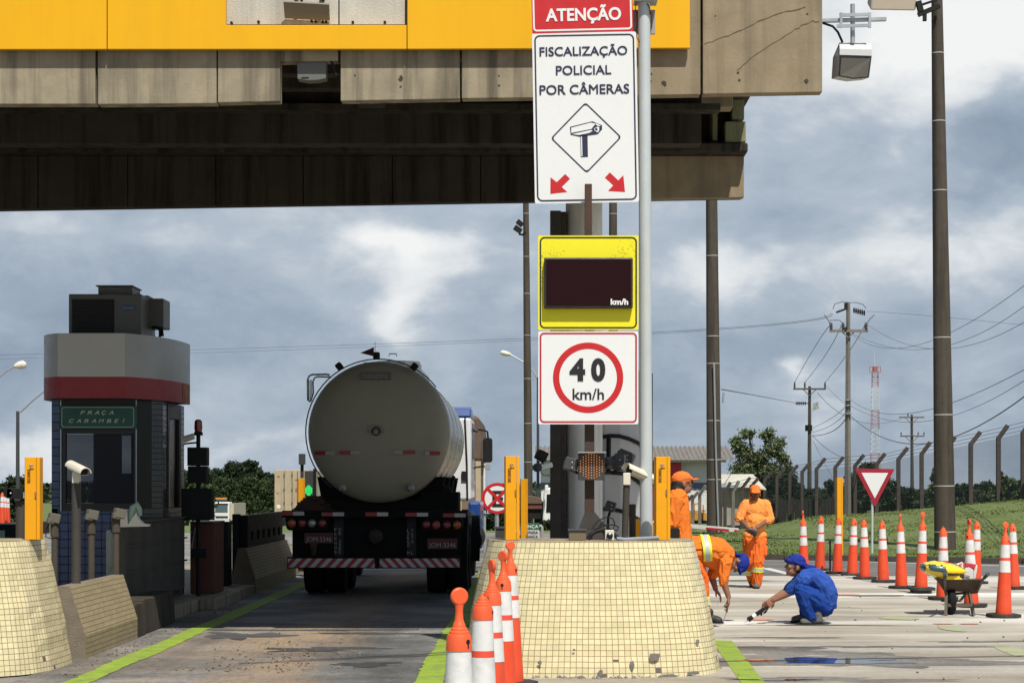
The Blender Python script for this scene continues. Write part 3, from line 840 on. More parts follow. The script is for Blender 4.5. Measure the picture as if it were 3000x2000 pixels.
# dark slotted panel standing behind the far barrier
root = thing('slotted_barrier', (-4.4, 29, .15), 'dark slotted panel barrier standing above the far tan barrier left of the tanker', 'barrier')
m = MB(); m.box(-4.42, -4.30, 29.0, 33.4, .92, 1.17)
yy_ = 29.0
while yy_ < 33.3:
    m.box(-4.42, -4.30, yy_, yy_ + .34, .78, .919); yy_ += .62
m.box(-4.42, -4.30, 29.0, 33.4, .15, .779)
m.box(-4.52, -4.421, 28.9, 29.1, .15, 1.19)
m.build('panel', BLK, root)
# concrete stub blocks
for (lab, xa, xb, ya, yb, hz) in (('squat grey concrete block nearest the tan tiled barrier by the lane', -4.42, -4.18, 20.3, 20.75, .36),
                                 ('longer grey concrete block between the stub block and the dark corrugated guard', -4.5, -4.2, 20.85, 22.6, .38)):
    root = thing('concrete_block', ((xa + xb) / 2, ya, 0), lab, 'concrete block', 'concrete blocks beside the lane')
    m = MB(); m.prism([(xa, 0), (xb, 0), (xb - .03, hz), (xa, hz)], (0, ya, 0), X_, Z_, Y_ * (yb - ya))
    m.build('block', CONCD, root, bevel=.015)
# corrugated guard wall
GUARD = M('dull olive steel', (.062, .057, .045), .75, var=.15, vs=4, streak=.3)
root = thing('guard_wall', (-4.65, 21.5, .25), 'tall dark corrugated steel guard wall beside the toll booth', 'guard wall')
m = MB(); pts = []; y = 21.5
while y < 25.6:
    pts += [(-4.60, y), (-4.60, y + .30), (-4.645, y + .36), (-4.645, y + .62)]; y += .70
poly = [(p[0], p[1]) for p in pts] + [(-4.665, y - .08), (-4.665, 21.5)]
m.prism(poly, (0, 0, .26), X_, Y_, Z_ * .93)
m.build('corrugated_sheet', GUARD, root)
m = MB()
for z in (.62, .92): m.box(-4.598, -4.585, 21.45, 25.5, z, z + .02)
m.box(-4.675, -4.55, 21.4, 21.46, .18, 1.22); m.box(-4.675, -4.56, 21.46, 25.5, 1.191, 1.215)
for y in (21.6, 22.5, 23.4, 24.3): m.box(-4.66, -4.61, y, y + .08, .15, .259)
m.build('frame', GUARD, root)
# mint plastic arm on top of the guard, and mint panel
MINT = M('faded mint plastic', (.30, .42, .31), .5, var=.1, dirt=.35, dc=(.25, .23, .17))
root = thing('barrier_arm_housing', (-4.75, 21.3, 1.2), 'curved mint green and cream arm housing on top of the dark guard wall', 'arm housing')
m = MB(); Zc = 21.3
arc = [P(388, 1540, Zc), P(386, 1508, Zc), P(391, 1485, Zc), P(401, 1478, Zc), P(408, 1490, Zc), P(411, 1510, Zc)]
m.path(arc, [.042, .042, .04, .036, .03, .02], 10); m.build('curved_guard', MINT, root)
m = MB(); m.prism([(X(px, Zc), zz(py, Zc)) for px, py in ((352, 1543), (358, 1512), (374, 1490), (378, 1535), (402, 1500), (408, 1520), (420, 1532), (438, 1535), (438, 1541))][::-1], (0, Zc - .06, 0), X_, Z_, Y_ * .12)
m.build('bracket', CREAM, root, bevel=.004)
root = thing('service_box', (-4.9, 22.2, .15), 'narrow pale mint box with peeling front left of the dark guard wall', 'service box')
m = MB(); Zc = 22.2; m.box(X(311, Zc), X(343, Zc), Zc, Zc + .2, .15, zz(1552, Zc)); m.build('cabinet', MINT, root, bevel=.01)
m = MB(); m.prism([(X(px, Zc), zz(py, Zc)) for px, py in ((311, 1556), (330, 1560), (325, 1590), (332, 1640), (318, 1690), (311, 1690))], (0, Zc - .004, 0), X_, Z_, Y_ * .003)
m.build('peeled_patch', M('mint peeled', (.36, .40, .34), .8, var=.2), root)

# ------------------------------------------------------------------ toll booth
booth = thing('toll_booth', (-5.35, 24.5, .15), 'slate blue tiled toll booth with rounded silver and red fascia', 'toll booth')
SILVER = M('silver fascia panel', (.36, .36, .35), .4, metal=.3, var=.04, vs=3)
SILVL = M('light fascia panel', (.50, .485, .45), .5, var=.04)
REDF = M('red fascia band', (.28, .018, .022), .5, var=.06)
FZ = 23.6
def arcpts(x0, y0, x1, y1, n=10, lead=.35):
    # from the front edge bending round to run straight back
    out = []
    for i in range(n + 1):
        t = R(25) + (R(90) - R(25)) * i / n
        a = (math.sin(t) - math.sin(R(25))) / (1 - math.sin(R(25))); b_ = (math.cos(R(25)) - math.cos(t)) / math.cos(R(25))
        out.append((x0 + (x1 - x0) * a, y0 + (y1 - y0) * b_))
    return out
rightc = arcpts(-5.015, FZ, -4.55, 25.35); leftc = arcpts(-5.845, FZ, -6.17, 24.35)
plan = leftc[::-1] + rightc + [(-4.55, 25.5), (-6.17, 25.5)]
k = len(leftc) - 1
def wall(ids, z0, z1, mat_, name, off=0.0):
    m = MB()
    for a, b_ in zip(ids[:-1], ids[1:]):
        p, q = plan[a], plan[b_]
        m.add([(p[0], p[1], z0), (q[0], q[1], z0), (q[0], q[1], z1), (p[0], p[1], z1)], [(0, 1, 2, 3)], 0, len(ids) > 2)
    return m.build(name, mat_, booth)
zb, zr, zt = 2.70, 2.965, 3.50
sidesL = list(range(0, k + 1)); front = [k, k + 1]; sidesR = list(range(k + 1, len(plan) - 1))
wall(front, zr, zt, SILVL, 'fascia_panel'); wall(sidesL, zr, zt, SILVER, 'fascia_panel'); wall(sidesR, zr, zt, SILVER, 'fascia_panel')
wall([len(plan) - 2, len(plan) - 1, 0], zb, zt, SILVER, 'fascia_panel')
wall(front, zb, zr, REDF, 'red_band'); wall(sidesL, zb, zr, REDF, 'red_band'); wall(sidesR, zb, zr, REDF, 'red_band')
m = MB(); m.add([(p[0], p[1], zb) for p in plan], [tuple(range(len(plan)))]); m.add([(p[0], p[1], zt - .02) for p in plan], [tuple(range(len(plan)))])
m.build('soffit', DKGREY, booth)
m = MB()
for (px, w_) in ((505, 4), (512, 6), (520, 12), (532, 5)):
    Zc = 24.95; xx = -4.585
    y = 25.35 - (px - 500) * .0 - .3 + (px - 505) * .012
    m.obox((-4.55 + .0015 - (25.35 - min(25.35, y)) * .03, y, 2.83), (.004, w_ * .006, .26))
m.split('faded_stripe', M('ochre stripe', (.33, .15, .03), .6, var=.2), booth)
# body: tiled pillars and low walls
BX0, BX1, BY0 = -6.02, -4.95, 24.0
body = [(BX0, BY0), (BX1, BY0), (-4.72, 24.5), (-4.72, 26.0), (BX0, 26.0)]
def strip(p, q, z0, z1, mat_, name, th=.08, inset=0.0, sc_=.1):
    p, q = Vector((*p, 0)), Vector((*q, 0)); d = (q - p); L = d.length; d.normalize(); nrm = Vector((d.y, -d.x, 0))
    p = p - nrm * inset; q = q - nrm * inset
    m = MB(); m.add([p + Z_ * z0, q + Z_ * z0, q + Z_ * z1, p + Z_ * z1], [(0, 1, 2, 3)], 0, False, [(.01, z0 / sc_), (L / sc_, z0 / sc_), (L / sc_, z1 / sc_), (.01, z1 / sc_)])
    pb, qb = p - nrm * th, q - nrm * th
    m.add([p + Z_ * z0, q + Z_ * z0, q + Z_ * z1, p + Z_ * z1, pb + Z_ * z0, qb + Z_ * z0, qb + Z_ * z1, pb + Z_ * z1], [(4, 7, 6, 5), (0, 4, 5, 1), (3, 2, 6, 7), (0, 3, 7, 4), (1, 5, 6, 2)], 0, False,
          [(.01, z0 / sc_), (L / sc_, z0 / sc_), (L / sc_, z1 / sc_), (.01, z1 / sc_), (.01, z0 / sc_), (L / sc_, z0 / sc_), (L / sc_, z1 / sc_), (.01, z1 / sc_)])
    return m.build(name, mat_, booth)
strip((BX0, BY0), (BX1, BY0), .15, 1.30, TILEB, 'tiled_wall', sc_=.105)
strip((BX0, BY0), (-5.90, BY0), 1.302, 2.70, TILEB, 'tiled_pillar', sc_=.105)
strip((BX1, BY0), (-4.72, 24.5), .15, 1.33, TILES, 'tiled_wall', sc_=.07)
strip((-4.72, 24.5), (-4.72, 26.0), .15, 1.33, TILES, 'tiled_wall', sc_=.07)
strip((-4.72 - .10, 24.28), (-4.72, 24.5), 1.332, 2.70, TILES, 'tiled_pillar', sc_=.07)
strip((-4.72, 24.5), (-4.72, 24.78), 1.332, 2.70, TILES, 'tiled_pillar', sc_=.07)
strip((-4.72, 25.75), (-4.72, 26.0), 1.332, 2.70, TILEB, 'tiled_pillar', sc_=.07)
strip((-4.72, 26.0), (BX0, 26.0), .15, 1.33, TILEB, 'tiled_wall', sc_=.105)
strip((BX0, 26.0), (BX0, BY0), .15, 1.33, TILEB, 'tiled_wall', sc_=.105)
FRM = M('black window frame', (.014, .014, .015), .5)
m = MB()
m.box(-5.90, -5.84, 23.985, 24.05, 1.302, 2.70); m.box(-4.985, BX1, 23.985, 24.05, 1.302, 2.70)
m.box(-5.838, -4.987, 23.99, 24.05, 1.302, 1.40); m.box(-5.838, -4.987, 23.99, 24.05, 2.27, 2.70)
m.box(-4.76, -4.71, 24.79, 24.90, 1.332, 2.70); m.box(-4.76, -4.71, 25.60, 25.74, 1.332, 2.70); m.box(-4.76, -4.71, 24.91, 25.59, 2.5, 2.70)
m.split('window_frame', FRM, booth)
m = MB(); m.box(-5.906, -5.892, 23.97, 23.984, 1.302, 2.69); m.box(BX1 - .006, BX1 + .004, 23.96, 23.984, .9, 2.70); m.box(-4.712, -4.70, 24.86, 24.885, 1.34, 2.3)
m.split('steel_trim', GALV, booth)
BGLASS = bpy.data.materials.new('booth tinted glass'); BGLASS.use_nodes = True
bb = BGLASS.node_tree.nodes['Principled BSDF']; bb.inputs['Base Color'].default_value = (.10, .11, .13, 1); bb.inputs['Roughness'].default_value = .04
bb.inputs['Transmission Weight'].default_value = .75; bb.inputs['Specular IOR Level'].default_value = .6; bb.inputs['IOR'].default_value = 1.1
m = MB(); m.box(-5.838, -4.987, 24.02, 24.03, 1.402, 2.268); m.build('window_pane', BGLASS, booth)
p, q = Vector((BX1, BY0, 0)), Vector((-4.82, 24.28, 0))
m = MB(); m.add([p + Z_ * 1.332, q + Z_ * 1.332, q + Z_ * 2.7, p + Z_ * 2.7], [(0, 1, 2, 3)]); m.build('window_pane', GLASSD, booth)
m = MB(); m.box(-4.75, -4.745, 24.901, 25.599, 1.332, 2.498); m.build('window_pane', GLASSD, booth)
m = MB(); m.box(BX0 + .09, -4.80, 25.90, 25.93, 1.332, 1.50); m.box(BX0 + .09, -5.55, 25.90, 25.93, 1.5, 2.7); m.box(-5.42, -5.34, 25.9, 25.93, 1.5, 2.7); m.box(-5.54, -4.8, 25.9, 25.93, 2.3, 2.7)
m.split('back_frame', FRM, booth)
m = MB(); m.box(-5.5, -5.05, 25.0, 25.4, 1.2, 1.78); m.box(-5.0, -4.9, 24.9, 25.2, 1.2, 1.86); m.box(BX0 + .1, -4.8, 24.3, 25.8, .9, 1.2); m.split('console', BLK, booth)
# name board on the booth
sg = thing('name_board', (-5.415, 23.95, 2.475), 'dark green PRAÇA CARAMBEÍ name board above the toll booth window', 'sign')
GRN = M('dark green sign', (.008, .075, .055), .5, var=.05)
PALE = M('pale green lettering', (.44, .56, .40), .5)
Zc = 23.93; s_ = Zc / F
m = MB(); m.box(X(176, Zc), X(400, Zc), Zc, Zc + .03, zz(1256, Zc), zz(1188, Zc)); m.build('board', GRN, sg, bevel=.004)
m = MB(); c = P(286.5, 1221.5, Zc - .003); m.ring(rrect(212 * s_, 59 * s_, .03), rrect(209 * s_, 56 * s_, .027), c, X_, Z_, Y_ * .0025); m.build('border', PALE, sg)
def spaced(word, cx_, cy_, pitch, h_, w_, par, Zc, sh=.25):
    for i, ch in enumerate(word):
        wd = w_ * (.45 if ch in 'IÍ' else 1.15 if ch == 'M' else 1)
        text(ch, P(cx_ + (i - (len(word) - 1) / 2) * pitch, cy_, Zc), wd * Zc / F, h_ * Zc / F, PALE, par, bold=.012, shear=sh)
spaced('PRAÇA', 284, 1207.5, 21, 11.5, 14, sg, Zc - .003)
spaced('CARAMBEÍ', 286, 1232, 22, 11, 14, sg, Zc - .003)
# air conditioner
ac = thing('air_conditioner', (-5.4, 24.2, 3.49), 'dark grey air conditioner with black grille on the toll booth roof', 'air conditioner')
ACM = M('air conditioner grey', (.10, .10, .096), .5, var=.07, vs=3)
Zc = 24.2
m = MB(); m.box(X(201, Zc), X(414, Zc), Zc, Zc + .9, 3.482, zz(861, Zc)); m.build('casing', ACM, ac, bevel=.012)
m = MB(); m.box(X(212, Zc), X(334, Zc), Zc - .012, Zc - .001, 3.485, zz(877, Zc)); 
m.build('grille', BLACK, ac)
m = MB()
for i in range(16):
    z = 3.50 + i * .03
    if z < zz(880, Zc): m.box(X(214, Zc), X(332, Zc), Zc - .018, Zc - .0125, z, z + .006)
m.build('grille_bars', M('grille bar', (.03, .03, .03), .5), ac)
BLUEO = M('blue badge', (.03, .06, .16), .4)
m = MB(); c = P(376, 901, Zc - .004)
m.prism([(.105 * math.cos(t * math.pi / 12), .042 * math.sin(t * math.pi / 12)) for t in range(24)], c, X_, Z_, Y_ * .003); bd = m.build('badge', BLUEO, ac)
text('Carrier', P(376, 901, Zc - .005), .15, .034, M('badge lettering', (.30, .33, .38), .5), bd, shear=.3)
m = MB(); m.box(X(290, Zc + .2), X(390, Zc + .2), Zc + .15, Zc + .65, zz(862, Zc), zz(836, Zc)); m.box(X(284, Zc + .2), X(393, Zc + .2), Zc + .12, Zc + .7, zz(836, Zc) + .001, zz(832, Zc)); m.build('duct', ACM, ac, bevel=.006)
Zc = 24.7
m = MB(); m.box(X(418, Zc), X(479, Zc), Zc, Zc + .45, zz(959, Zc), zz(874, Zc)); m.box(X(402, Zc), X(431, Zc), Zc + .1, Zc + .4, zz(874, Zc) + .001, zz(863, Zc)); m.build('side_unit', ACM, ac, bevel=.01)
m = MB(); m.path([P(445, 962, Zc), P(452, 958, Zc), P(474, 962, Zc), P(476, 985, Zc)], .02); m.path([P(420, 962, Zc), P(420, 985, Zc)], .035); m.path([P(468, 962, Zc), P(468, 990, Zc)], .015); m.path([P(420, 905, Zc - .02), P(426, 930, Zc - .02), P(423, 960, Zc - .02)], .006)
m.build('pipe', BLK, ac)

# ------------------------------------------------------------------ lane light column
tl = thing('lane_signal', (X(581, 25.5), 25.5, .15), 'black lane signal column with red beacon beside the toll booth', 'signal')
Zc = 25.5
m = MB(); m.cyl((X(581, Zc), Zc, .15), (X(581, Zc), Zc, zz(1275, Zc)), .028); m.box(X(562, Zc), X(605, Zc), Zc - .05, Zc - .03, zz(1632, Zc), zz(1606, Zc)); m.build('pole', BLK, tl)
m = MB(); m.box(X(553, Zc), X(609, Zc), Zc - .12, Zc + .12, zz(1364, Zc), zz(1310, Zc)); m.box(X(554, Zc), X(608, Zc), Zc - .11, Zc + .12, zz(1415, Zc), zz(1365, Zc)); m.build('signal_head', BLK, tl, bevel=.008)
m = MB(); m.box(X(539, Zc), X(628, Zc), Zc - .2, Zc - .03, zz(1522, Zc), zz(1430, Zc)); m.build('display_box', BLK, tl, bevel=.008)
m = MB(); c = P(581, 1275, Zc); m.lathe([(.03, 0), (.06, .0), (.062, .035), (.048, .05)], c, n=16); b0 = m.build('beacon_base', BLK, tl)
m = MB(); m.lathe([(.048, .052), (.055, .10), (.05, .19), (.03, .212), (.001, .215)], c, n=16); m.build('beacon_lens', M('dark red lens', (.22, .02, .015), .15, spec=.8), tl)
m = MB(); m.cyl(P(538, 1287, Zc), P(568, 1277, Zc), .045, .04); m.build('camera_housing', CREAM, tl); m = MB(); m.path([P(538, 1300, Zc), P(552, 1298, Zc), P(575, 1296, Zc)], .012); m.build('camera_arm', BLK, tl)

cab = thing('cabinet', (-4.5, 26, .15), 'rusty brown red equipment cabinet behind the black lane signal column', 'cabinet')
Zc = 26.0
m = MB(); m.box(X(557, Zc), X(628, Zc), Zc, Zc + .8, .151, zz(1532, Zc)); m.build('body', M('brown red paint', (.12, .035, .022), .6, var=.1, dirt=.3), cab, bevel=.01)
m = MB(); m.box(X(556, Zc), X(630, Zc), Zc - .02, Zc + .82, zz(1532, Zc) + .001, zz(1527, Zc)); m.build('lid', DKGREY, cab)
m = MB(); m.path([P(560, 1560, Zc - .02), P(572, 1545, Zc - .02), P(562, 1600, Zc - .02), P(578, 1640, Zc - .02)], .008); m.build('cable', GREYB, cab)
cab = thing('cabinet', (-4.6, 28, .15), 'flat black equipment cabinet just right of the brown red cabinet', 'cabinet')
Zc = 28.0
m = MB(); m.box(X(630, Zc), X(667, Zc), Zc, Zc + .4, .151, zz(1528, Zc)); m.build('body', BLK, cab, bevel=.01)
m = MB(); m.box(X(645, Zc), X(650, Zc), Zc - .012, Zc - .001, zz(1640, Zc), zz(1610, Zc)); m.build('handle', DKGREY, cab)
island_slab(-4.339, -4.12, 25, 28.5, 'island_step')

# ------------------------------------------------------------------ cones
def make_cone(topper, label):
    root = thing('traffic_cone', (0, 0, 0), label, 'traffic cone', 'orange and white channelizer cones')
    m = MB()
    oct_ = [(.215 * math.cos(R(22.5 + 45 * i)), .215 * math.sin(R(22.5 + 45 * i))) for i in range(8)]
    m.prism(oct_, (0, 0, .002), X_, Y_, Z_ * .042); m.build('base', BLACKB, root, bevel=.006)
    rad = lambda z: .0985 - (z - .045) * .0545
    def seg(z0, z1, name, mat_, ex=0.0):
        m = MB(); n = 5
        pr = [(rad(z0 + (z1 - z0) * i / n) + ex, z0 + (z1 - z0) * i / n) for i in range(n + 1)]
        if ex: pr = [(rad(z0), z0)] + pr + [(rad(z1), z1)]
        m.lathe(pr, n=28); return m.build(name, mat_, root)
    seg(.045, .555, 'body', ORNG)
    seg(.555, .697, 'reflective_sleeve', RETRO, .0025); seg(.733, .897, 'reflective_sleeve', RETRO, .0025)
    seg(.6975, .7325, 'stripe', RETRED, .002)
    m = MB(); m.lathe([(.053, .8968), (.0575, .8972), (.0575, .905), (.053, .960), (.050, .968), (.045, .970), (.044, .980), (.041, .983), (.036, .985), (.035, .994), (.032, .997), (.0285, 1.0), (.027, 1.012), (.024, 1.018)] + ([] if topper else [(.012, 1.022), (.001, 1.023)]), n=28)
    cp = m.build('cap', ORNG2, root)
    m = MB(); a = R(-62); d = Vector((math.cos(a), math.sin(a), 0)); t_ = Vector((-math.sin(a), math.cos(a), 0))
    c = d * .0545 + Z_ * .938
    m.prism(circle(.011, 12), c, t_, Z_, d * .002); m.prism([(-.004, -.04), (.004, -.04), (.004, -.005), (-.004, -.005)], c - d * .0, t_, Z_, d * .0025)
    m.build('keyhole', BLACK, cp)
    if topper:
        m = MB(); m.lathe([(.024, 1.0181), (.0185, 1.035), (.0165, 1.07), (.0195, 1.10)], n=16)
        dsk = circle(.0395, 28)
        m.prism(dsk, (0, -.012, 1.133), X_, Z_, Y_ * .024)
        m.build('handle_disc', ORNG2, root, bevel=.007)
    else:
        m = MB(); m.path([(-.012, 0, 1.02), (-.010, 0, 1.034), (0, 0, 1.039), (.010, 0, 1.034), (.012, 0, 1.02)], .004, 6); m.build('eyelet', ORNG2, root)
    return root
BLACKB = M('black rubber base', (.022, .021, .02), .8, var=.2, vs=8, dirt=.5, dc=(.16, .145, .12))
cones = [  # px, Z, topper, rotation, label
    (1340, 8.35, 1, 20, 'nearest disc handled cone of the front queue, cut off by the bottom edge'),
    (1411, 10.27, 0, 50, 'scuffed handleless cone in the front queue, right behind the nearest disc cone'),
    (1444, 11.56, 1, -60, 'middle cone of the front queue, its disc handle turned partly sideways'),
    (1475, 13.1, 1, -35, 'disc handled cone in the front queue, second from the tiled nose'),
    (1499, 15.4, 1, 25, 'farthest cone of the front queue, its disc handle touching the tiled nose'),
    (2355, 34.1, 1, 80, 'disc handled cone rising behind the crouching blue worker\'s head'),
    (2402, 36.4, 0, -30, 'handleless cone just left of the short black marker stake'),
    (2453, 35.1, 0, 10, 'handleless cone standing in front of the tall slim yellow post'),
    (2497, 34.4, 0, -5, 'handleless cone just left of the yield sign pole'),
    (2534, 33.1, 0, 0, 'handleless cone in front of the yield sign pole, on its right'),
    (2588, 32.0, 0, -10, 'handleless cone just left of the two disc handled cones in the right hand row'),
    (2641, 30.1, 1, 75, 'disc handled cone with its disc turned edge on, left of the double based cone'),
    (2698, 28.8, 1, 5, 'disc handled cone on a doubled base, just left of the thick grey pole'),
    (2763, 27.1, 0, 60, 'handleless cone half hidden behind the yellow sack on the wheelbarrow'),
    (2846, 25.5, 1, -70, 'disc handled cone behind the wheelbarrow, seen between its legs'),
    (2858, 31.6, 0, -20, 'handleless cone mostly hidden behind the disc handled cone at the wheelbarrow'),
    (2940, 23.5, 1, 15, 'nearest right hand cone with disc handle and creased foot, right of the wheelbarrow'),
    (2970, 29.9, 0, -30, 'handleless cone at the right edge, behind the nearest right hand cone'),
]
protoT = protoN = None
for (px, Z, tp, rz, lab) in cones:
    src = protoT if tp else protoN
    if src is None:
        o = make_cone(tp, lab)
        if tp: protoT = o
        else: protoN = o
    else:
        o = copy_tree(src); o['label'] = lab
    o.location = (X(px, Z), Z, .004); k_ = .25 if Z < 20 else 1.0
    o.rotation_euler = (R(random.uniform(-1.6, 1.6) * k_), R(random.uniform(-1.8, 1.8) * k_), R(rz))
    if 'doubled' in lab:
        o.location.z = .052; m = MB(); m.box(-.13, .13, -.13, .13, -.046, -.001); m.obox((0, 0, -.024), (.18, .18, .04), (0, 0, 45))
        q = m.build('lower_base', BLACKB); q.parent = o; q.location = (0, 0, 0)

mk = thing('marker_stake', (X(2432, 36), 36, 0), 'short black marker stake between two cones near the yellow post', 'stake')
Zc = 36.0
m = MB(); m.cyl((X(2432, Zc), Zc, 0), (X(2432, Zc), Zc, zz(1590, Zc)), .018); m.build('stake', BLACK, mk); m = MB(); m.ell((X(2432, Zc), Zc, zz(1586, Zc)), (.024, .024, .03)); m.build('knob', BLACK, mk)

# ------------------------------------------------------------------ sign post and signs
NT_Z = 1.144
post = thing('sign_post', (X(1892, 17.32), 17.32, NT_Z), 'tall round grey sign post standing on the tiled nose', 'sign post')
m = MB(); Zc = 17.32
m.cyl((X(1893.5, Zc), Zc, NT_Z - .01), P(1887, 8, Zc), .057, .0555, 24); m.build('pole', GPOST, post)
m = MB(); c = P(1886, 4, Zc); m.box(c.x - .09, c.x + .12, Zc - .10, Zc + .1, c.z - .02, c.z + .02); m.box(c.x - .02, c.x + .12, Zc - .14, Zc - .102, c.z, c.z + .10); m.build('top_bracket', GALV, post, bevel=.004)
m = MB(); c = P(1886, 58, Zc + .07)
m.box(X(1851, Zc), X(1921, Zc), Zc + .065, Zc + .10, zz(95, Zc), zz(24, Zc)); m.build('back_plate', GREYB, post, bevel=.004)
m = MB(); m.ring(rrect(.145, .15, .01), rrect(.125, .13, .008), P(1888, 60, Zc + .06), X_, Z_, Y_ * .004); m.build('red_gasket', M('red gasket', (.5, .08, .05), .6), post)
m = MB(); m.path([P(1866, 0, Zc - .03), P(1861, 25, Zc - .03), P(1869, 60, Zc - .06), P(1863, 92, Zc - .06), P(1866, 112, Zc - .06), P(1874, 125, Zc - .04)], .004, 6); m.path([P(1896, 10, Zc - .06), P(1903, 24, Zc - .05), P(1905, 45, Zc - .03)], .004, 6)
m.build('cable', BLACK, post)
rp = thing('rusty_post', (X(1727, 17.08), 17.08, NT_Z), 'rusty square steel post with flared foot in front of the camera warning sign', 'post')
Zc = 17.08
m = MB(); m.box(X(1713, Zc), X(1734, Zc), Zc - .03, Zc + .04, zz(700, Zc), zz(540, Zc)); m.box(X(1713, Zc), X(1741, Zc), Zc - .028, Zc + .04, 1.26, zz(700, Zc) - .001); m.build('upright', RUST, rp, bevel=.004)
m = MB(); m.prism([(X(px, Zc), zz(py, Zc)) for px, py in ((1695, 1548), (1712, 1500), (1743, 1500), (1771, 1536), (1771, 1548))], (0, Zc - .07, 0), X_, Z_, Y_ * .015)
m.box(X(1692, Zc), X(1774, Zc), Zc - .1, Zc + .1, NT_Z, zz(1549, Zc)); m.build('flared_foot', DRUST, rp)
TILT = R(1.35)
def signframe(cx_, cy_, Zc, rot=0.0):
    ax = Vector((math.cos(rot), 0, math.sin(rot))); up = Vector((-math.sin(rot), 0, math.cos(rot)))
    s_ = Zc / F; c = P(cx_, cy_, Zc)
    def L(px, py, dy=0.0):                           # offset measured along the sign face
        return c + ax * ((px - cx_) * s_) - up * ((py - cy_) * s_) + Vector((0, dy, 0))
    return c, ax, up, s_, L
def board(root, c, ax, up, w_, h_, r, mat_, name='panel', th=.006):
    m = MB(); m.prism(rrect(w_, h_, r), c, ax, up, Y_ * th); m.build(name, mat_, root)
def border(root, c, ax, up, w_, h_, r, t_, mat_, dy=-.002):
    m = MB(); m.ring(rrect(w_, h_, r), rrect(w_ - 2 * t_, h_ - 2 * t_, max(.002, r - t_)), c + Vector((0, dy, 0)), ax, up, Y_ * .0015); m.build('border', mat_, root)
E_ = -.0022
# attention sign
Zc = 17.2
sg = thing('attention_sign', tuple(P(1706, 40, Zc)), 'red ATENÇÃO sign at the top of the sign post', 'road sign')
c, ax, up, s_, L = signframe(1706, 40, Zc, TILT)
board(sg, c, ax, up, 296 * s_, 112 * s_, .012, RSIGN)
border(sg, c + up * (2 * s_), ax, up, 290 * s_, 104 * s_, .035, 5 * s_, WSIGN)
text('ATENÇÃO', L(1709, 42, E_), 221 * s_, 37 * s_, WSIGN, sg, ax, up, bold=.028)
# camera enforcement sign
sg = thing('camera_warning_sign', tuple(P(1715, 346, Zc)), 'large white police camera enforcement sign with red arrows', 'road sign')
c, ax, up, s_, L = signframe(1715.5, 345, Zc, R(1.0))
board(sg, c, ax, up, 305 * s_, 499 * s_, .02, WSIGN)
border(sg, c, ax, up, 293 * s_, 487 * s_, .05, 4.6 * s_, NAVY)
text('FISCALIZAÇÃO', L(1713, 150, E_), 256 * s_, 27 * s_, NAVY, sg, ax, up, thick=.0034)
text('POLICIAL', L(1712.5, 205.5, E_), 161 * s_, 27.5 * s_, NAVY, sg, ax, up, thick=.0034)
text('POR CÂMERAS', L(1714, 262, E_), 262 * s_, 28.5 * s_, NAVY, sg, ax, up, thick=.0034)
m = MB()
def quadring(pts_o, pts_i):
    m.add([L(*p, E_) for p in pts_o] + [L(*p, E_) for p in pts_i], [(i, (i + 1) % len(pts_o), len(pts_o) + (i + 1) % len(pts_o), len(pts_o) + i) for i in range(len(pts_o))])
def dia(r, k):
    out = []
    for a in (0, 90, 180, 270):
        cx2, cy2 = 1716 + (r - k) * math.cos(R(a)), 404 + (r - k) * math.sin(R(a))
        for t in (-45, -22, 0, 22, 45): out.append((cx2 + k * .72 * math.cos(R(a + t)), cy2 + k * .72 * math.sin(R(a + t))))
    return out
quadring(dia(104, 12), dia(98.5, 12)); m.build('diamond', NAVY, sg)
cvt = lambda pts: [(1500 + x * .4464, y * .4464) for x, y in pts]
def poly(pts, mat_, name, dy=E_):
    m = MB(); q = cvt(pts); m.add([L(*p, dy) for p in q], [tuple(range(len(q)))]); return m.build(name, mat_, sg)
poly([(379, 832), (527, 798), (590, 825), (590, 852), (560, 884), (440, 898), (383, 884)], NAVY, 'camera_symbol')
poly([(387, 838), (516, 807), (548, 814), (520, 848), (387, 872)], WSIGN, 'camera_symbol', E_ * 1.4)
poly([(392, 880), (517, 855), (528, 860), (505, 874), (436, 886)], WSIGN, 'camera_symbol', E_ * 1.4)
poly([(552, 812), (582, 828), (566, 832), (546, 818)], WSIGN, 'camera_symbol', E_ * 1.4)
poly([(537, 846), (560, 834), (572, 838), (570, 862), (560, 872), (540, 858)], WSIGN, 'camera_symbol', E_ * 1.4)
poly([(541, 848), (558, 840), (560, 862), (543, 856)], NAVY, 'camera_symbol', E_ * 1.7)
poly([(446, 892), (494, 888), (494, 1031), (447, 1032)], NAVY, 'camera_symbol')
poly([(450, 897), (457, 897), (458, 1026), (451, 1026)], WSIGN, 'camera_symbol', E_ * 1.4)
poly([(243, 1268), (246, 1160), (286, 1193), (343, 1140), (373, 1172), (318, 1225), (354, 1258)], RSIGN, 'red_arrow')
poly([(733, 1264), (724, 1155), (690, 1188), (636, 1135), (603, 1168), (657, 1220), (622, 1256)], RSIGN, 'red_arrow')
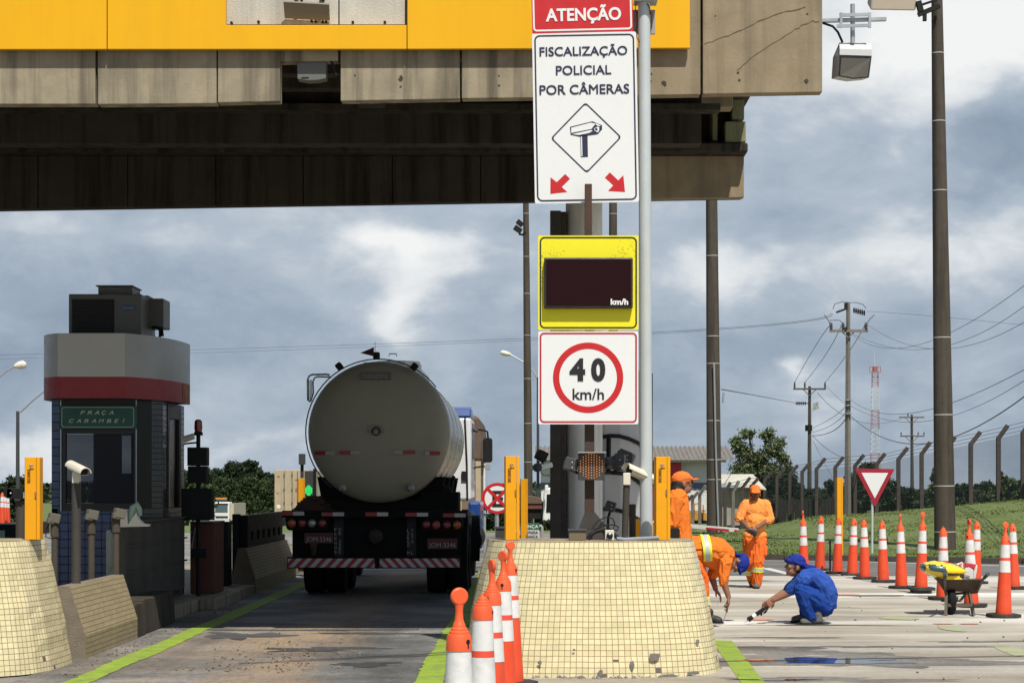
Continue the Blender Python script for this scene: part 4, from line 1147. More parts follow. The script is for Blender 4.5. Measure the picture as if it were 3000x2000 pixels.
# electronic speed display
Zc = 16.96
sg = thing('speed_display_sign', tuple(P(1724, 828, Zc)), 'yellow sign with a dark electronic km/h speed display', 'speed display')
c, ax, up, s_, L = signframe(1723.5, 828, Zc, 0)
board(sg, c, ax, up, 294 * s_, 276 * s_, .01, YSIGN)
border(sg, c, ax, up, 285 * s_, 268 * s_, .045, 4.5 * s_, INK)
m = MB(); xa, xb, za, zb_ = L(1594, 0).x, L(1853, 0).x, L(0, 905).z, L(0, 757).z
m.box(xa, xb, Zc - .075, Zc - .001, za, zb_); m.build('display_case', M('display case', (.018, .02, .019), .5, dirt=.25, dc=(.12, .11, .09)), sg, bevel=.012)
m = MB(); m.box(xa + .018, xb - .018, Zc - .079, Zc - .0752, za + .022, zb_ - .018); m.build('display_screen', M('dark red screen', (.016, .003, .005), .6, var=.08, vs=30, spec=.1), sg)
text('km/h', L(1813.5, 886, -.080), 51 * s_, 17 * s_, M('white screen print', (.8, .8, .78), .5), sg, bold=.035)
m = MB(); rr = random.Random(2)
for i in range(150):
    if rr.random() < .6: px, py = rr.choice((rr.gauss(1615, 22), rr.gauss(1830, 22))), min(755, rr.gauss(742, 16))
    else: px, py = rr.gauss(1586, 4), rr.uniform(740, 860)
    if px < 1581 or px > 1866: continue
    r = rr.uniform(.0015, .004); q = L(px, py, -.0012)
    m.add([q + Vector((r * math.cos(t * 1.05) * rr.uniform(.6, 1.4), 0, r * math.sin(t * 1.05) * rr.uniform(.6, 1.4))) for t in range(6)], [(0, 1, 2, 3, 4, 5)])
m.build('mildew_specks', M('mildew', (.09, .085, .02), .9), sg)
# speed limit
sg = thing('speed_limit_sign', tuple(P(1724, 1106, Zc)), 'white square 40 km/h speed limit sign with red ring', 'road sign')
c, ax, up, s_, L = signframe(1723.5, 1106, Zc, 0)
board(sg, c, ax, up, 293 * s_, 272 * s_, .012, WSIGN)
border(sg, c, ax, up, 285 * s_, 264 * s_, .04, 5 * s_, M('dark red border', (.42, .02, .03), .4))
m = MB(); m.ring(circle(103 * s_, 64), circle(84.5 * s_, 64), L(1723, 1106, E_), ax, up, Y_ * .0015); m.build('red_ring', RSIGN, sg)
text('4', L(1691.5, 1081, E_), 46 * s_, 62 * s_, INK, sg, bold=.05); text('0', L(1752.5, 1081, E_), 42 * s_, 63 * s_, INK, sg, bold=.05)
text('km/h', L(1723.5, 1153, E_), 92 * s_, 33 * s_, INK, sg, bold=.012)

# amber LED signal
Zc = 16.95
sg = thing('amber_signal', tuple(P(1732, 1366, Zc)), 'square black signal with round array of amber lights on the rusty post', 'signal light')
m = MB(); m.box(X(1694, Zc), X(1771, Zc), Zc, Zc + .09, zz(1406, Zc), zz(1327, Zc)); m.build('housing', M('signal housing', (.035, .032, .028), .6, dirt=.3), sg, bevel=.004)
m = MB(); m.box(X(1692, Zc), X(1775, Zc), Zc - .07, Zc + .09, zz(1327, Zc) + .001, zz(1323, Zc)); m.build('visor', GREYB, sg)
AMB = M('amber led', (.55, .16, .03), .4, emit=(1.0, .33, .05), es=.55)
m = MB(); n_ = 0
for i in range(-4, 5):
    px = 1732.5 + i * 7.9; hh = math.sqrt(max(0, 36.5 ** 2 - (i * 7.9) ** 2)); k = int(2 * hh / 7.6)
    for j in range(k + 1):
        py = 1365 - k * 3.8 + j * 7.6; q = P(px, py, Zc - .001)
        m.ell(q, (.0048, .004, .0048), n=6)
m.build('led_array', AMB, sg)

# small cameras and lamps round the column
def lampbox(name, label, pxc, pyc, w_, h_, Zc, rot, mat_=DKGREY, stem=None, cat='sensor lamp', group='small dark lane sensors'):
    c = P(pxc, pyc, Zc); s_ = Zc / F
    root = thing(name, tuple(c), label, cat, group)
    m = MB(); m.obox(c, (w_ * s_, .16, h_ * s_), rot); m.obox(c + Vector((0, -.085, h_ * s_ * .1)), (w_ * s_ * 1.08, .02, h_ * s_ * 1.05), rot); m.build('housing', mat_, root, bevel=.006)
    m = MB()
    for k in (-.22, .22): m.ell(c + Vector((w_ * s_ * .1, -.10, k * h_ * s_)), (.006, .008, .006), n=6)
    m.build('lens', M('tiny lens', (.7, .7, .7), .2), root)
    if stem:
        m = MB(); m.path([c - Z_ * h_ * s_ * .4] + [P(*p) for p in stem], .012); m.build('bracket', BLK, root)
    return root
lampbox('lane_sensor', 'dark sensor box on the left of the amber signal', 1672, 1362, 34, 34, 17.05, (0, 14, 10), stem=[(1690, 1384, 17.05), (1705, 1386, 17.08)])
lampbox('lane_sensor', 'dark round backed sensor right of the amber signal beside the cream camera', 1812, 1356, 30, 42, 17.4, (0, 14, -12), stem=[(1790, 1386, 17.4), (1760, 1386, 17.15)])
lampbox('lane_sensor', 'large angular dark floodlight above the cream camera', 1832, 1340, 44, 32, 17.9, (0, 22, -20), stem=[(1806, 1362, 17.8), (1770, 1362, 17.2)])
lampbox('lane_sensor', 'small grey sensor low behind the rusty post, above the cable loop', 1788, 1484, 27, 26, 17.8, (0, 16, -8), stem=[(1782, 1515, 17.8), (1780, 1574, 17.8)])
m = MB(); m.cyl(P(1770, 1356, 17.25), P(1804, 1352, 17.4), .052, .058); tag(m.build('flood_lamp_can', DKGREY, loc=P(1770, 1356, 17.25)), 'dark cylinder lamp between the amber signal and the cream camera', 'lamp')
def cctv(label, pa, pb, Za, Zb, r, base, mat_=CREAM, km=.4):
    a, b_ = P(*pa, Za), P(*pb, Zb); d = (b_ - a).normalized()
    root = thing('security_camera', tuple(base[-1]), label, 'camera')
    sx = d.cross(Z_).normalized(); upv = sx.cross(d)
    m = MB(); sec = [(r * math.cos(t * math.pi / 10), r * .95 * math.sin(t * math.pi / 10)) for t in range(11)]
    inn = [(.86 * r * math.cos(t * math.pi / 10), .86 * r * .95 * math.sin(t * math.pi / 10)) for t in range(10, -1, -1)]
    m.prism(sec + inn, a, sx, upv, (b_ - a)); m.build('hood', mat_, root)
    m = MB(); a2, b2 = a + d * .03, b_ - d * .05; m.prism(rrect(1.55 * r, 1.2 * r, .2 * r), a2 + upv * .15 * r, sx, upv, b2 - a2); m.build('housing', mat_, root)
    m = MB(); m.prism(rrect(1.4 * r, 1.05 * r, .2 * r), b2 + upv * .15 * r, sx, upv, d * .002); m.build('window', BLACK, root)
    mid = a.lerp(b_, km) - upv * .5 * r
    m = MB(); m.obox(mid - Z_ * .055, (.065, .09, .11)); m.build('mount', mat_, root, bevel=.006)
    m = MB(); m.cyl(mid - Z_ * .10, base[-1], base[0]); m.build('pole', DRUST, root)
Zc = 18.4
cctv('white bullet camera on a dark pole in front of the toll booth window', (207, 1364), (251, 1386), Zc + .15, Zc - .2, .058, (.045, Vector((X(222, Zc), Zc, .15))))
Zc = 17.3
cctv('cream bullet camera on a dark post right of the amber signal', (1920, 1412), (1832, 1372), Zc + .1, Zc - .12, .062, (.03, Vector((X(1829, Zc), Zc - .1, NT_Z))), km=.93)
# dome camera and black box on the steel column
root = thing('dome_camera', tuple(P(1590, 1372, 24.7)), 'small white camera on a curved arm at the dark steel column', 'camera')
Zc = 24.7
m = MB(); m.obox(P(1588, 1365, Zc), (.2, .25, .07), (0, -12, 25)); m.build('hood', WHITE, root, bevel=.015)
m = MB(); m.cyl(P(1578, 1368, Zc - .02), P(1574, 1369, Zc - .16), .055, .06); m.ell(P(1574, 1369, Zc - .16), (.035, .02, .035)); m.build('lens_barrel', DKGREY, root)
m = MB(); m.path([P(1585, 1372, Zc), P(1586, 1385, Zc), P(1594, 1391, Zc), P(1612, 1392, Zc + .2)], .012); m.build('arm', GALV, root)
root = thing('lamp_box', tuple(P(1586, 1335, 24.7)), 'black tilted lamp box above the small white camera', 'lamp')
m = MB(); m.obox(P(1586, 1334, Zc), (.13, .14, .12), (0, 25, 20)); m.build('housing', BLK, root, bevel=.01); m = MB(); m.path([P(1588, 1342, Zc), P(1590, 1356, Zc), P(1612, 1362, Zc + .2)], .012); m.build('bracket', BLK, root)

# things lying on the nose
Zc = 16.65
root = thing('junction_box', (X(1692, Zc), Zc, NT_Z), 'dusty square junction box lying on top of the tiled nose below the rusty post', 'box')
m = MB(); m.box(X(1667, Zc), X(1717, Zc), Zc, Zc + .15, NT_Z, zz(1556, Zc)); m.build('body', M('dusty box', (.16, .125, .08), .9, var=.2, dirt=.4), root, bevel=.004)
m = MB(); m.box(X(1664, Zc), X(1719, Zc), Zc - .01, Zc + .16, zz(1556, Zc) + .001, zz(1549, Zc)); m.build('lid', DKGREY, root, bevel=.003)
root = thing('socket_box', (X(1786, Zc), Zc, NT_Z), 'pale square socket box with round dark plug on the tiled nose', 'socket')
m = MB(); m.box(X(1773, Zc), X(1799, Zc), Zc, Zc + .07, NT_Z, zz(1552, Zc)); m.build('plate', CREAM, root, bevel=.004)
m = MB(); c = P(1786, 1568, Zc - .001); m.lathe([(.028, 0), (.028, -.035), (.02, -.04), (.001, -.04)], c, Y_, 16); m.build('plug', BLACK, root)
m = MB(); c = P(1787, 1562, Zc - .042); m.obox(c, (.02, .004, .018)); m.build('sticker', WSIGN, root)
m = MB(); pts = [P(1722, 1580, 16.7), P(1730, 1566, 16.7), P(1745, 1556, 16.75), P(1765, 1552, 16.75), P(1785, 1556, 16.8), P(1800, 1566, 16.8), P(1812, 1576, 16.75)]
m.path(pts, .018, 8); pts = [P(1735, 1548, 16.9), P(1752, 1524, 16.95), P(1775, 1514, 17.0), P(1795, 1518, 17.0), P(1801, 1532, 17.0), P(1797, 1550, 16.95)]
m.path(pts, .006, 6); pts = [P(1740, 1550, 16.9), P(1775, 1537, 16.9), P(1800, 1536, 16.9), P(1812, 1544, 16.9), P(1808, 1553, 16.9), P(1790, 1550, 16.9), P(1768, 1534, 16.95)]; m.path(pts, .007, 6)
m.path([P(1722, 1580, 16.7), P(1726, 1572, 16.7), P(1742, 1560, 16.75)], .012, 6)
tag(m.build('cable', BLACK, loc=pts[0]), 'loops of black cable lying on top of the tiled nose', 'cable')
m = MB(); m.path([P(1806, 1577, 16.7), P(1830, 1580, 16.72), P(1925, 1575, 16.8), P(1938, 1578, 16.85), P(1945, 1586, 16.9)], .019, 10)
tag(m.build('conduit_pipe', M('blue grey pvc', (.22, .26, .29), .5, dirt=.2), loc=P(1830, 1580, 16.72)), 'blue grey conduit pipe lying along the tiled nose', 'pipe')
m = MB(); Zc = 17.6; m.cyl((X(1853, Zc), Zc, .15), (X(1853, Zc), Zc, zz(1476, Zc)), .031, n=16)
m2 = m; q = m.build('stub_post', CONCP, loc=(X(1853, Zc), Zc, .15)); tag(q, 'short grey concrete stub post behind the round sign post', 'post')
m = MB(); Zc = 17.4; m.prism(rrect(.085, .10, .02), P(1978, 1563, Zc), X_, Z_, Y_ * .14); tag(m.build('black_bin', BLACK, loc=P(1978, 1585, Zc)), 'small black box beside the right yellow post', 'box')
m = MB(); m.box(X(1505, 16.9), X(1522, 16.9), 16.9, 17.0, NT_Z, zz(1558, 16.9)); tag(m.build('mint_box', MINT, loc=P(1510, 1585, 16.9), bevel=.004), 'small pale mint box behind the left yellow post on the nose', 'box')

# yellow light-curtain pylons
def pylon(label, x0, x1, yt, yb, Zc, base, rib=True, words=True, group='yellow detector posts'):
    root = thing('detector_post', (X((x0 + x1) / 2, Zc), Zc, base), label, 'post', group)
    xa, xb = X(x0, Zc), X(x1, Zc); zt_ = zz(yt, Zc); w_ = xb - xa
    m = MB(); m.prism([(xa + w_ * .10, 0), (xa + w_ * .78, 0), (xa + w_ * .78, .12), (xa, .12), (xa, .05)], (0, Zc, base), X_, Y_, Z_ * (zt_ - base)); m.build('housing', YPOST, root, bevel=.002)
    m = MB(); m.box(xa + w_ * .80, xb, Zc + .004, Zc + .12, base, zt_); m.build('side_door', YPOST, root, bevel=.003)
    if rib:
        m = MB(); zc = zz(yt + (yb - yt) * .42, Zc); m.obox((xa + w_ * .765, Zc - .006, zc), (.014, .012, .05)); m.build('latch', M('worn latch', (.25, .13, .05), .6), root)
        m = MB(); zc = zz(yt + 23, Zc); m.obox((xa + w_ * .48, Zc - .003, zc), (.035, .004, .012)); m.build('plate', GALV, root)
    if words:
        GHOST = M('ghost lettering', (.60, .25, .012), .5)
        DK = M('dark lettering', (.22, .085, .012), .5)
        text('TECHNO', Vector((xa + w_ * .34, Zc - .003, zz(yt + 55, Zc))), .125, .027, DK, root, ax=Z_, up=-X_, name='lettering')
        text('Y', Vector((xa + w_ * .52, Zc - .003, zz(yt + 33, Zc))), .030, .038, DK, root, ax=Z_, up=-X_, name='lettering')
    return root
pylon('yellow detector post on the left tiled nose in front of the toll booth', 68, 116, 1339, 1600, 16.9, NT_Z)
pylon('soiled yellow detector post on the left end of the central tiled nose', 1477, 1522, 1336, 1588, 16.8, NT_Z)
pylon('yellow detector post right of the round sign post, in front of the standing worker', 1918, 1964, 1337, 1586, 16.8, NT_Z)
pylon('small far yellow detector post half hidden behind the soiled one', 1524, 1546, 1402, 1528, 34, .15, rib=False, words=False)
pylon('narrow yellow detector post left of the tanker beside the green signal', 872, 892, 1401, 1480, 33, .15, rib=False, words=False)
pylon('tall slim yellow post standing at the edge of the grass bank', 2451, 2470, 1399, 1640, 41.4, .1, rib=False, words=False)

# boom
root = thing('boom_barrier', (X(1985, 20.8), 26.5, .15), 'red and white striped boom arm pointing over the worksite', 'boom')
WB, RB = M('boom white', (.75, .75, .73), .4), M('boom red', (.50, .02, .03), .4)
a, b_ = P(1900, 1530, 27.0), P(2161, 1552, 26.2); m = MB(); d = b_ - a
segs = [(0, .25, 1), (.25, .40, 0), (.40, .58, 1), (.58, .70, 0), (.70, .93, 1), (.93, .975, 0), (.975, 1, 1)]
segs = [(0, .46, 1), (.46, .50, 1), (.50, .66, 0), (.66, .915, 1), (.915, .972, 0), (.972, 1, 1)]
m = MB(); m.bar(a, b_, .05, .05); m.build('arm', WB, root)
m = MB()
for s0, s1, k in segs:
    if k: m.bar(a + d * s0 - Z_ * .011 - Y_ * .0015, a + d * s1 - Z_ * .011 - Y_ * .0015, .051, .029)
m.build('red_stripes', RB, root)
m = MB(); m.box(a.x - .25, a.x + .05, 26.8, 27.2, 0, 1.15); m.build('drive_box', YPOST, root, bevel=.01)

# gantry antennas
root = thing('antenna', tuple(P(898, 33, ZF - .12)), 'brown flat antenna tilted on the bare concrete above the tanker', 'antenna')
Zc = ZF - .15
m = MB(); cc = [P(830, 6, Zc), P(964, 14, Zc), P(966, 62, Zc + .10), P(834, 55, Zc + .10)]
m.add(cc + [p + Vector((0, .02, .018)) for p in cc], [(0, 1, 2, 3), (7, 6, 5, 4), (0, 4, 5, 1), (1, 5, 6, 2), (2, 6, 7, 3), (3, 7, 4, 0)]); m.build('panel', M('brown antenna face', (.20, .165, .125), .55, var=.06), root, bevel=.003)
m = MB(); m.bar(P(870, 14, Zc + .05), P(870, 2, ZF - .02), .03, .03); m.bar(P(940, 18, Zc + .05), P(940, 4, ZF - .02), .03, .03); m.build('bracket', BLK, root)
root = thing('antenna', tuple(P(914, 180, ZF + .02)), 'grey antenna box hanging in the notch of the concrete fascia', 'antenna')
Zc = ZF + .03
m = MB(); m.prism([(X(px, Zc), zz(py, Zc)) for px, py in ((870, 182), (956, 180), (955, 231), (930, 236), (900, 237), (871, 232))], (0, Zc, 0), X_, Z_, Y_ * .14); m.build('housing', M('shaded antenna grey', (.12, .12, .11), .6, var=.06), root, bevel=.008)  # grey darkened so the colour carries the shade in the notch
m = MB(); m.path([P(970, 180, Zc), P(978, 195, Zc), P(985, 220, Zc), P(996, 236, Zc + .2)], .012); m.build('cable', BLACK, root)
m = MB(); c = P(894, 228, Zc - .002); m.obox(c, (.07, .004, .012)); m.build('slot', BLACK, root)
root = thing('antenna', tuple(P(2504, 60, 18.6)), 'grey square antenna hanging from a steel arm at the canopy end', 'antenna')
Zc = 18.6
m = MB(); m.bar(P(2400, 62, Zc), P(2596, 57, Zc), .06, .03); m.build('arm', GALV, root)
m = MB(); m.bar(P(2460, 45, Zc - .06), P(2552, 43, Zc - .06), .02, .03); m.bar(P(2452, 77, Zc - .06), P(2545, 75, Zc - .06), .02, .03); m.bar(P(2460, 45, Zc + .06), P(2552, 43, Zc + .06), .02, .02)
for px in (2464, 2548): m.bar(P(px, 38, Zc - .06), P(px, 82, Zc - .06), .025, .025)
m.build('clamp', GALV, root)
m = MB(); m.cyl(P(2498, 13, Zc), P(2498, 128, Zc), .022); m.build('drop_pipe', GALV, root)
m = MB(); cc = [P(2459, 125, Zc + .05), P(2553, 127, Zc + .05), P(2554, 146, Zc - .1), P(2460, 144, Zc - .1)]; m.add(cc, [(0, 1, 2, 3)])
bot = [P(2452, 225, Zc + .25), P(2545, 230, Zc + .25)]
m.add([P(2460, 144, Zc - .1), P(2554, 146, Zc - .1), P(2554, 164, Zc - .1), P(2460, 161, Zc - .1)], [(0, 1, 2, 3)])
A = [P(2460, 161, Zc - .1), P(2554, 164, Zc - .1), P(2546, 228, Zc - .02), P(2500, 232, Zc - .02), P(2456, 224, Zc - .02)]
B = [p + Vector((-.025, .26, .03)) for p in A]
m.add(A + B, [(0, 5, 6, 1), (1, 6, 7, 2), (2, 7, 8, 3), (3, 8, 9, 4), (4, 9, 5, 0), (9, 8, 7, 6, 5)])
m.add([P(2459, 125, Zc + .05), P(2460, 144, Zc - .1), P(2460, 161, Zc - .1), B[0]], [(0, 1, 2, 3)]); m.add([P(2553, 127, Zc + .05), P(2554, 146, Zc - .1), P(2554, 164, Zc - .1), B[1]], [(0, 1, 2, 3)])
m.add([P(2459, 125, Zc + .05), P(2553, 127, Zc + .05), B[1], B[0]], [(0, 1, 2, 3)])
m.build('housing', M('light grey housing', (.55, .56, .57), .45, var=.03), root)
m = MB(); m.add([p + Vector((0, -.004, 0)) for p in (P(2465, 170, Zc - .1), P(2549, 172, Zc - .1), P(2541, 225, Zc - .02), P(2500, 229, Zc - .02), P(2461, 221, Zc - .02))], [(0, 1, 2, 3, 4)]); m.build('front_panel', M('grey front panel', (.22, .21, .185), .6, var=.04), root)
m = MB(); m.path([P(2410, 68, Zc), P(2440, 78, Zc), P(2455, 95, Zc), P(2468, 124, Zc + .05)], .012); m.build('cable', BLACK, root)

# ------------------------------------------------------------------ tanker lorry
TZ = 27.0; TX = -2.22
truck = thing('tanker_lorry', (TX, TZ, 0), 'stainless tank lorry standing in the lane under the canopy, seen from behind', 'lorry')
TANK = M('matt tank end', (.305, .285, .215), .55, metal=.1, var=.04, vs=2.5, dirt=.12, dc=(.14, .13, .11))
STEEL = M('brushed tank steel', (.50, .49, .46), .30, metal=.85, var=.05, vs=3, dirt=.25, dc=(.16, .15, .13))
CHAS = M('chassis black', (.008, .008, .008), .7, var=.2, spec=.12)
TYRE = M('tyre rubber', (.012, .012, .012), .85, bump=.4, spec=.2)
tc_ = Vector((-2.172, 0, 2.383)); r = 1.008
Q = lambda px, py, Z=TZ: P(px, py, Z)
m = MB(); m.lathe([(.001, 27.0), (.25, 27.008), (.5, 27.03), (.75, 27.075), (.9, 27.13), (.97, 27.19), (.995, 27.225), (r, 27.262), (r + .001, 27.34)], tc_, Y_, 64); m.build('tank_end', TANK, truck)
m = MB(); m.lathe([(r, 27.341), (r, 27.36), (r, 33.0), (.95, 33.2), (.6, 33.35), (.001, 33.4)], tc_, Y_, 64)
m.build('tank_barrel', STEEL, truck)
m = MB()
for y in (27.46, 27.56, 28.9, 30.5, 32.1, 32.9): m.lathe([(r + .001, y), (r + .008, y + .004), (r + .008, y + .05), (r + .001, y + .054)], tc_, Y_, 64)
m.split('tank_band', STEEL, truck)
Zc = 28.2; m = MB(); m.lathe([(.36, 0), (.36, 1.04), (.34, 1.05), (.34, 1.08), (.001, 1.085)], (X(1160, Zc), Zc + .3, tc_.z), Z_, 28); mh = m.build('manhole', STEEL, truck)
m = MB(); m.path([P(1140, 1044, Zc), P(1140, 1036, Zc), P(1162, 1036, Zc), P(1162, 1044, Zc)], .008); m.build('manhole_handle', GALV, mh)
m = MB(); Zc = 27.6; m.box(X(1065, Zc), X(1215, Zc), Zc, Zc + 4, tc_.z + r - .06, tc_.z + r + .012); m.build('walkway', STEEL, truck)
m = MB(); m.lathe([(r + .02, 27.22), (r + .045, 27.24), (r + .02, 27.26)], tc_, Y_, 64)
# thin cable hoop with three marker lamps
hoop = [tc_ + Vector(((r + .03) * math.cos(R(a)), 27.22, (r + .03) * math.sin(R(a)))) for a in range(38, 232, 6)]
m = MB(); m.path(hoop, .010, 6); m.build('cable_hoop', DKGREY, truck)
for (px, py, rz) in ((994, 1073, -38), (1103, 1042, 0), (1214, 1074, 38)):
    m = MB(); m.obox(P(px, py, TZ + .15), (.095, .10, .105), (0, rz, 0)); m.build('marker_lamp', BLACK, truck, bevel=.02)
m = MB(); m.prism([(X(px, TZ), zz(py, TZ)) for px, py in ((1053, 1032), (1094, 1015), (1093, 1042))], (0, TZ + .1, 0), X_, Z_, Y_ * .004); m.build('flag', M('dark red flag', (.045, .008, .012), .8), truck)
m = MB(); m.cyl(P(1099, 1040, TZ + .12), P(1099, 1000, TZ + .12), .003); m.build('aerial', BLACK, truck)
# ladder rail
m = MB(); Zc = 27.5
m.path([P(966, 1098, Zc), P(955, 1096, Zc), P(914, 1097, Zc), P(906, 1101, Zc), P(901, 1112, Zc), P(902, 1172, Zc), P(910, 1176, Zc)], .014, 8)
m.path([P(968, 1104, Zc), P(930, 1103, Zc), P(921, 1107, Zc), P(917, 1118, Zc), P(918, 1150, Zc), P(910, 1176, Zc)], .012, 8)
for px in (905, 909, 913): m.cyl(P(px, 1112, Zc), P(px, 1172, Zc), .007)
m.build('ladder_rail', GALV, truck)
# gauge
m = MB(); c = P(1102, 1264, TZ - .01); m.ring(circle(.056, 28), circle(.043, 28), c - Y_ * .03, X_, Z_, Y_ * .08); m.build('gauge_rim', BLACK, truck)
m = MB(); m.prism(circle(.0425, 24), c - Y_ * .01, X_, Z_, Y_ * .02); m.build('gauge_dial', M('gauge dial', (.22, .21, .18), .4), truck)
m = MB(); o_ = [(.093 * math.cos(R(a)), .093 * math.sin(R(a))) for a in range(-10, 195, 12)]; i_ = [(.082 * math.cos(R(a)), .082 * math.sin(R(a))) for a in range(194, -12, -12)]
m.prism(o_ + i_, c + Vector((.01, -.06, 0)), X_, Z_, Y_ * .09); m.build('gauge_hood', TANK, truck)
# maker plate
Zc = TZ + .06; s_ = Zc / F
m = MB(); m.ring(rrect(88 * s_, 22 * s_, .006), rrect(83 * s_, 17 * s_, .004), P(1100.5, 1102, TZ + .05), X_, Z_, Y_ * .06); np_ = m.build('maker_plate', M('plate rim', (.12, .115, .10), .5), truck)
m = MB(); m.box(X(1058, TZ), X(1143, TZ), TZ + .065, TZ + .10, zz(1111, TZ), zz(1093, TZ)); m.build('plate_back', M('plate back', (.13, .12, .10), .6), np_)
text('TANESFIL', P(1100.5, 1102, TZ + .064), 78 * s_, 13 * s_, M('embossed letters', (.24, .23, .20), .5), np_, bold=.01, shear=.15)
# reflective tape on the tank end
RT, WT = M('red reflective tape', (.34, .012, .022), .4, dirt=.2), M('white reflective tape', (.50, .50, .48), .45, dirt=.25)
WT2 = M('greyed reflective tape', (.36, .345, .30), .5)
for (x0, x1, py, k) in ((922, 953, 1326, 0), (953, 982, 1327, 1), (995, 1027, 1325, 0), (1027, 1057, 1325, 1), (1155, 1180, 1324, 1), (1180, 1216, 1324, 0), (1245, 1258, 1327, 1), (1258, 1289, 1327, 0)):
    def yd(px):
        rr_ = math.hypot((px - 1105.5) * s_, .30)
        return np.interp(rr_, (0, .25, .5, .75, .9, .97, 1.0), (27.0, 27.008, 27.03, 27.075, 27.13, 27.19, 27.26)) - .035
    m = MB(); ya, yb = yd(x0), yd(x1)
    m.add([P(x0, py - 5.5, ya), P(x1, py - 5.5, yb), P(x1, py + 5.5, yb), P(x0, py + 5.5, ya)], [(0, 1, 2, 3)]); m.build('reflective_tape', (RT, WT2)[k], truck)
for px in (1005, 1203):
    m = MB(); c = P(px, 1428, TZ + .1); m.lathe([(.055, .05), (.055, -.02), (.045, -.04), (.028, -.05), (.028, -.075), (.001, -.078)], c, Y_, 20); m.build('drain_cap', GREYB, truck)
m = MB(); m.path([P(1003, 1432, TZ), P(1004, 1450, TZ)], .006); m.build('drain_wire', BLACK, truck)
# chassis and rear frame
m = MB()
m.box(-3.0, -2.8, 27.35, 35.5, .85, 1.10); m.box(-1.55, -1.35, 27.35, 35.5, .85, 1.10)
m.box(-3.1, -1.25, 27.4, 33, 1.101, 1.42)
for y in (27.7, 29.5, 31.3, 32.7): m.prism([(-3.0, 1.2), (-1.35, 1.2), (-1.25, 1.75), (-3.1, 1.75)], (0, y, 0), X_, Z_, Y_ * .15)
m.box(-2.5, -1.9, 29.2, 29.6, .50, .85); m.cyl((-3.0, 28.95, .50), (-1.35, 28.95, .50), .09); m.cyl((-3.0, 30.25, .5), (-1.35, 30.25, .5), .09)
m.build('chassis', CHAS, truck)
m = MB(); m.box(X(826, TZ), X(1367, TZ), TZ, TZ + .12, zz(1515, TZ), zz(1495, TZ)); m.build('rear_beam', CHAS, truck)
m = MB()
for (x0, dy_) in ((825, 0), (942, 2), (1071, 2), (1188, 3), (1298, 5)):
    y0, y1 = 1498 + dy_, 1509 + dy_
    m.box(X(x0, TZ), X(x0 + 33, TZ), TZ - .006, TZ - .001, zz(y1, TZ), zz(y0, TZ), 0); m.box(X(x0 + 33.5, TZ), X(x0 + 66, TZ), TZ - .006, TZ - .001, zz(y1, TZ), zz(y0, TZ), 1)
m.build('reflective_strip', [RT, WT], truck)
m = MB(); m.box(X(850, TZ), X(1345, TZ), TZ + .25, TZ + .30, zz(1640, TZ), zz(1516, TZ)); m.build('rear_panel', CHAS, truck)
AML, RDL, CLL = M('amber lens', (.40, .085, .015), .25, spec=.7), M('red lens', (.19, .012, .014), .25, spec=.7), M('clear lens', (.30, .30, .30), .12, metal=.5)
RLL = M('pale red lens', (.30, .06, .055), .2)
def lampcluster(x0, x1, y0, y1, lamps):
    m = MB(); w_, h_ = (x1 - x0) * TZ / F, (y1 - y0) * TZ / F
    m.prism(rrect(w_, h_, .06), P((x0 + x1) / 2, (y0 + y1) / 2, TZ + .02), X_, Z_, Y_ * .15); hb = m.build('lamp_panel', CHAS, truck)
    for px, py, mm in lamps:
        m = MB(); c = P(px, py, TZ + .019); m.lathe([(.061, 0), (.061, -.02), (.05, -.034), (.03, -.04), (.001, -.042)], c, Y_, 24); m.build('tail_lamp', mm, hb)
        m = MB(); m.lathe([(.061, -.001), (.067, -.001), (.067, -.024), (.0612, -.024)], c, Y_, 24); m.build('lamp_rim', BLACK, hb)
        m = MB(); m.ring(circle(.032, 20), circle(.027, 20), c - Y_ * .045, X_, Z_, Y_ * .012); m.build('lens_ring', mm, hb)
lampcluster(838, 962, 1512, 1553, ((855, 1532, AML), (885, 1532, RDL), (914, 1532, CLL), (944, 1532, RDL)))
lampcluster(1232, 1356, 1514, 1556, ((1249, 1536, RDL), (1278, 1537, RLL), (1309, 1537, RDL), (1339, 1537, AML)))
PLT = M('dark red number plate', (.095, .010, .013), .5); PLL = M('plate lettering', (.34, .32, .30), .5)
for (cx2, cy2, w2) in ((934, 1575, 84), (1296, 1592, 88)):
    m = MB(); m.prism(rrect(w2 * s_, 30 * s_, .01), P(cx2, cy2, TZ + .20), X_, Z_, Y_ * .01); pl = m.build('number_plate', PLT, truck)
    m = MB(); m.ring(rrect(w2 * s_ - .006, 30 * s_ - .006, .01), rrect(w2 * s_ - .014, 30 * s_ - .014, .008), P(cx2, cy2, TZ + .199), X_, Z_, Y_ * .001); m.build('plate_border', M('plate border', (.2, .06, .06), .5), pl)
    text('JOM·3346', P(cx2, cy2 + 3, TZ + .199), (w2 - 9) * s_, 14 * s_, PLL, pl, bold=.0)
FL = M('mud flap', (.022, .022, .023), .8)
for (x0, x1, wa, wb, xa, xb, y0, y1, dy_) in ((974, 1000, 'FRENOS', 'DE AIRE', 983, 996, 1550, 1616, 0), (1189, 1214, 'LARGO M', 'TOTA  L', 1196, 1208, 1553, 1618, 0)):
    m = MB(); m.box(X(x0 + 1, TZ), X(x1 + 3, TZ), TZ + .18, TZ + .2, zz(1640, TZ), zz(1516, TZ)); fl = m.build('mud_flap', FL, truck)
    for word, px in ((wa, xa), (wb, xb)):
        n_ = len(word)
        for i, ch in enumerate(word):
            if ch == ' ': continue
            py = y0 + (y1 - y0) * i / (n_ - 1)
            text(ch, P(px, py, TZ + .179), (3 if ch == 'I' else 7) * s_, 9.5 * s_, PLL, fl)
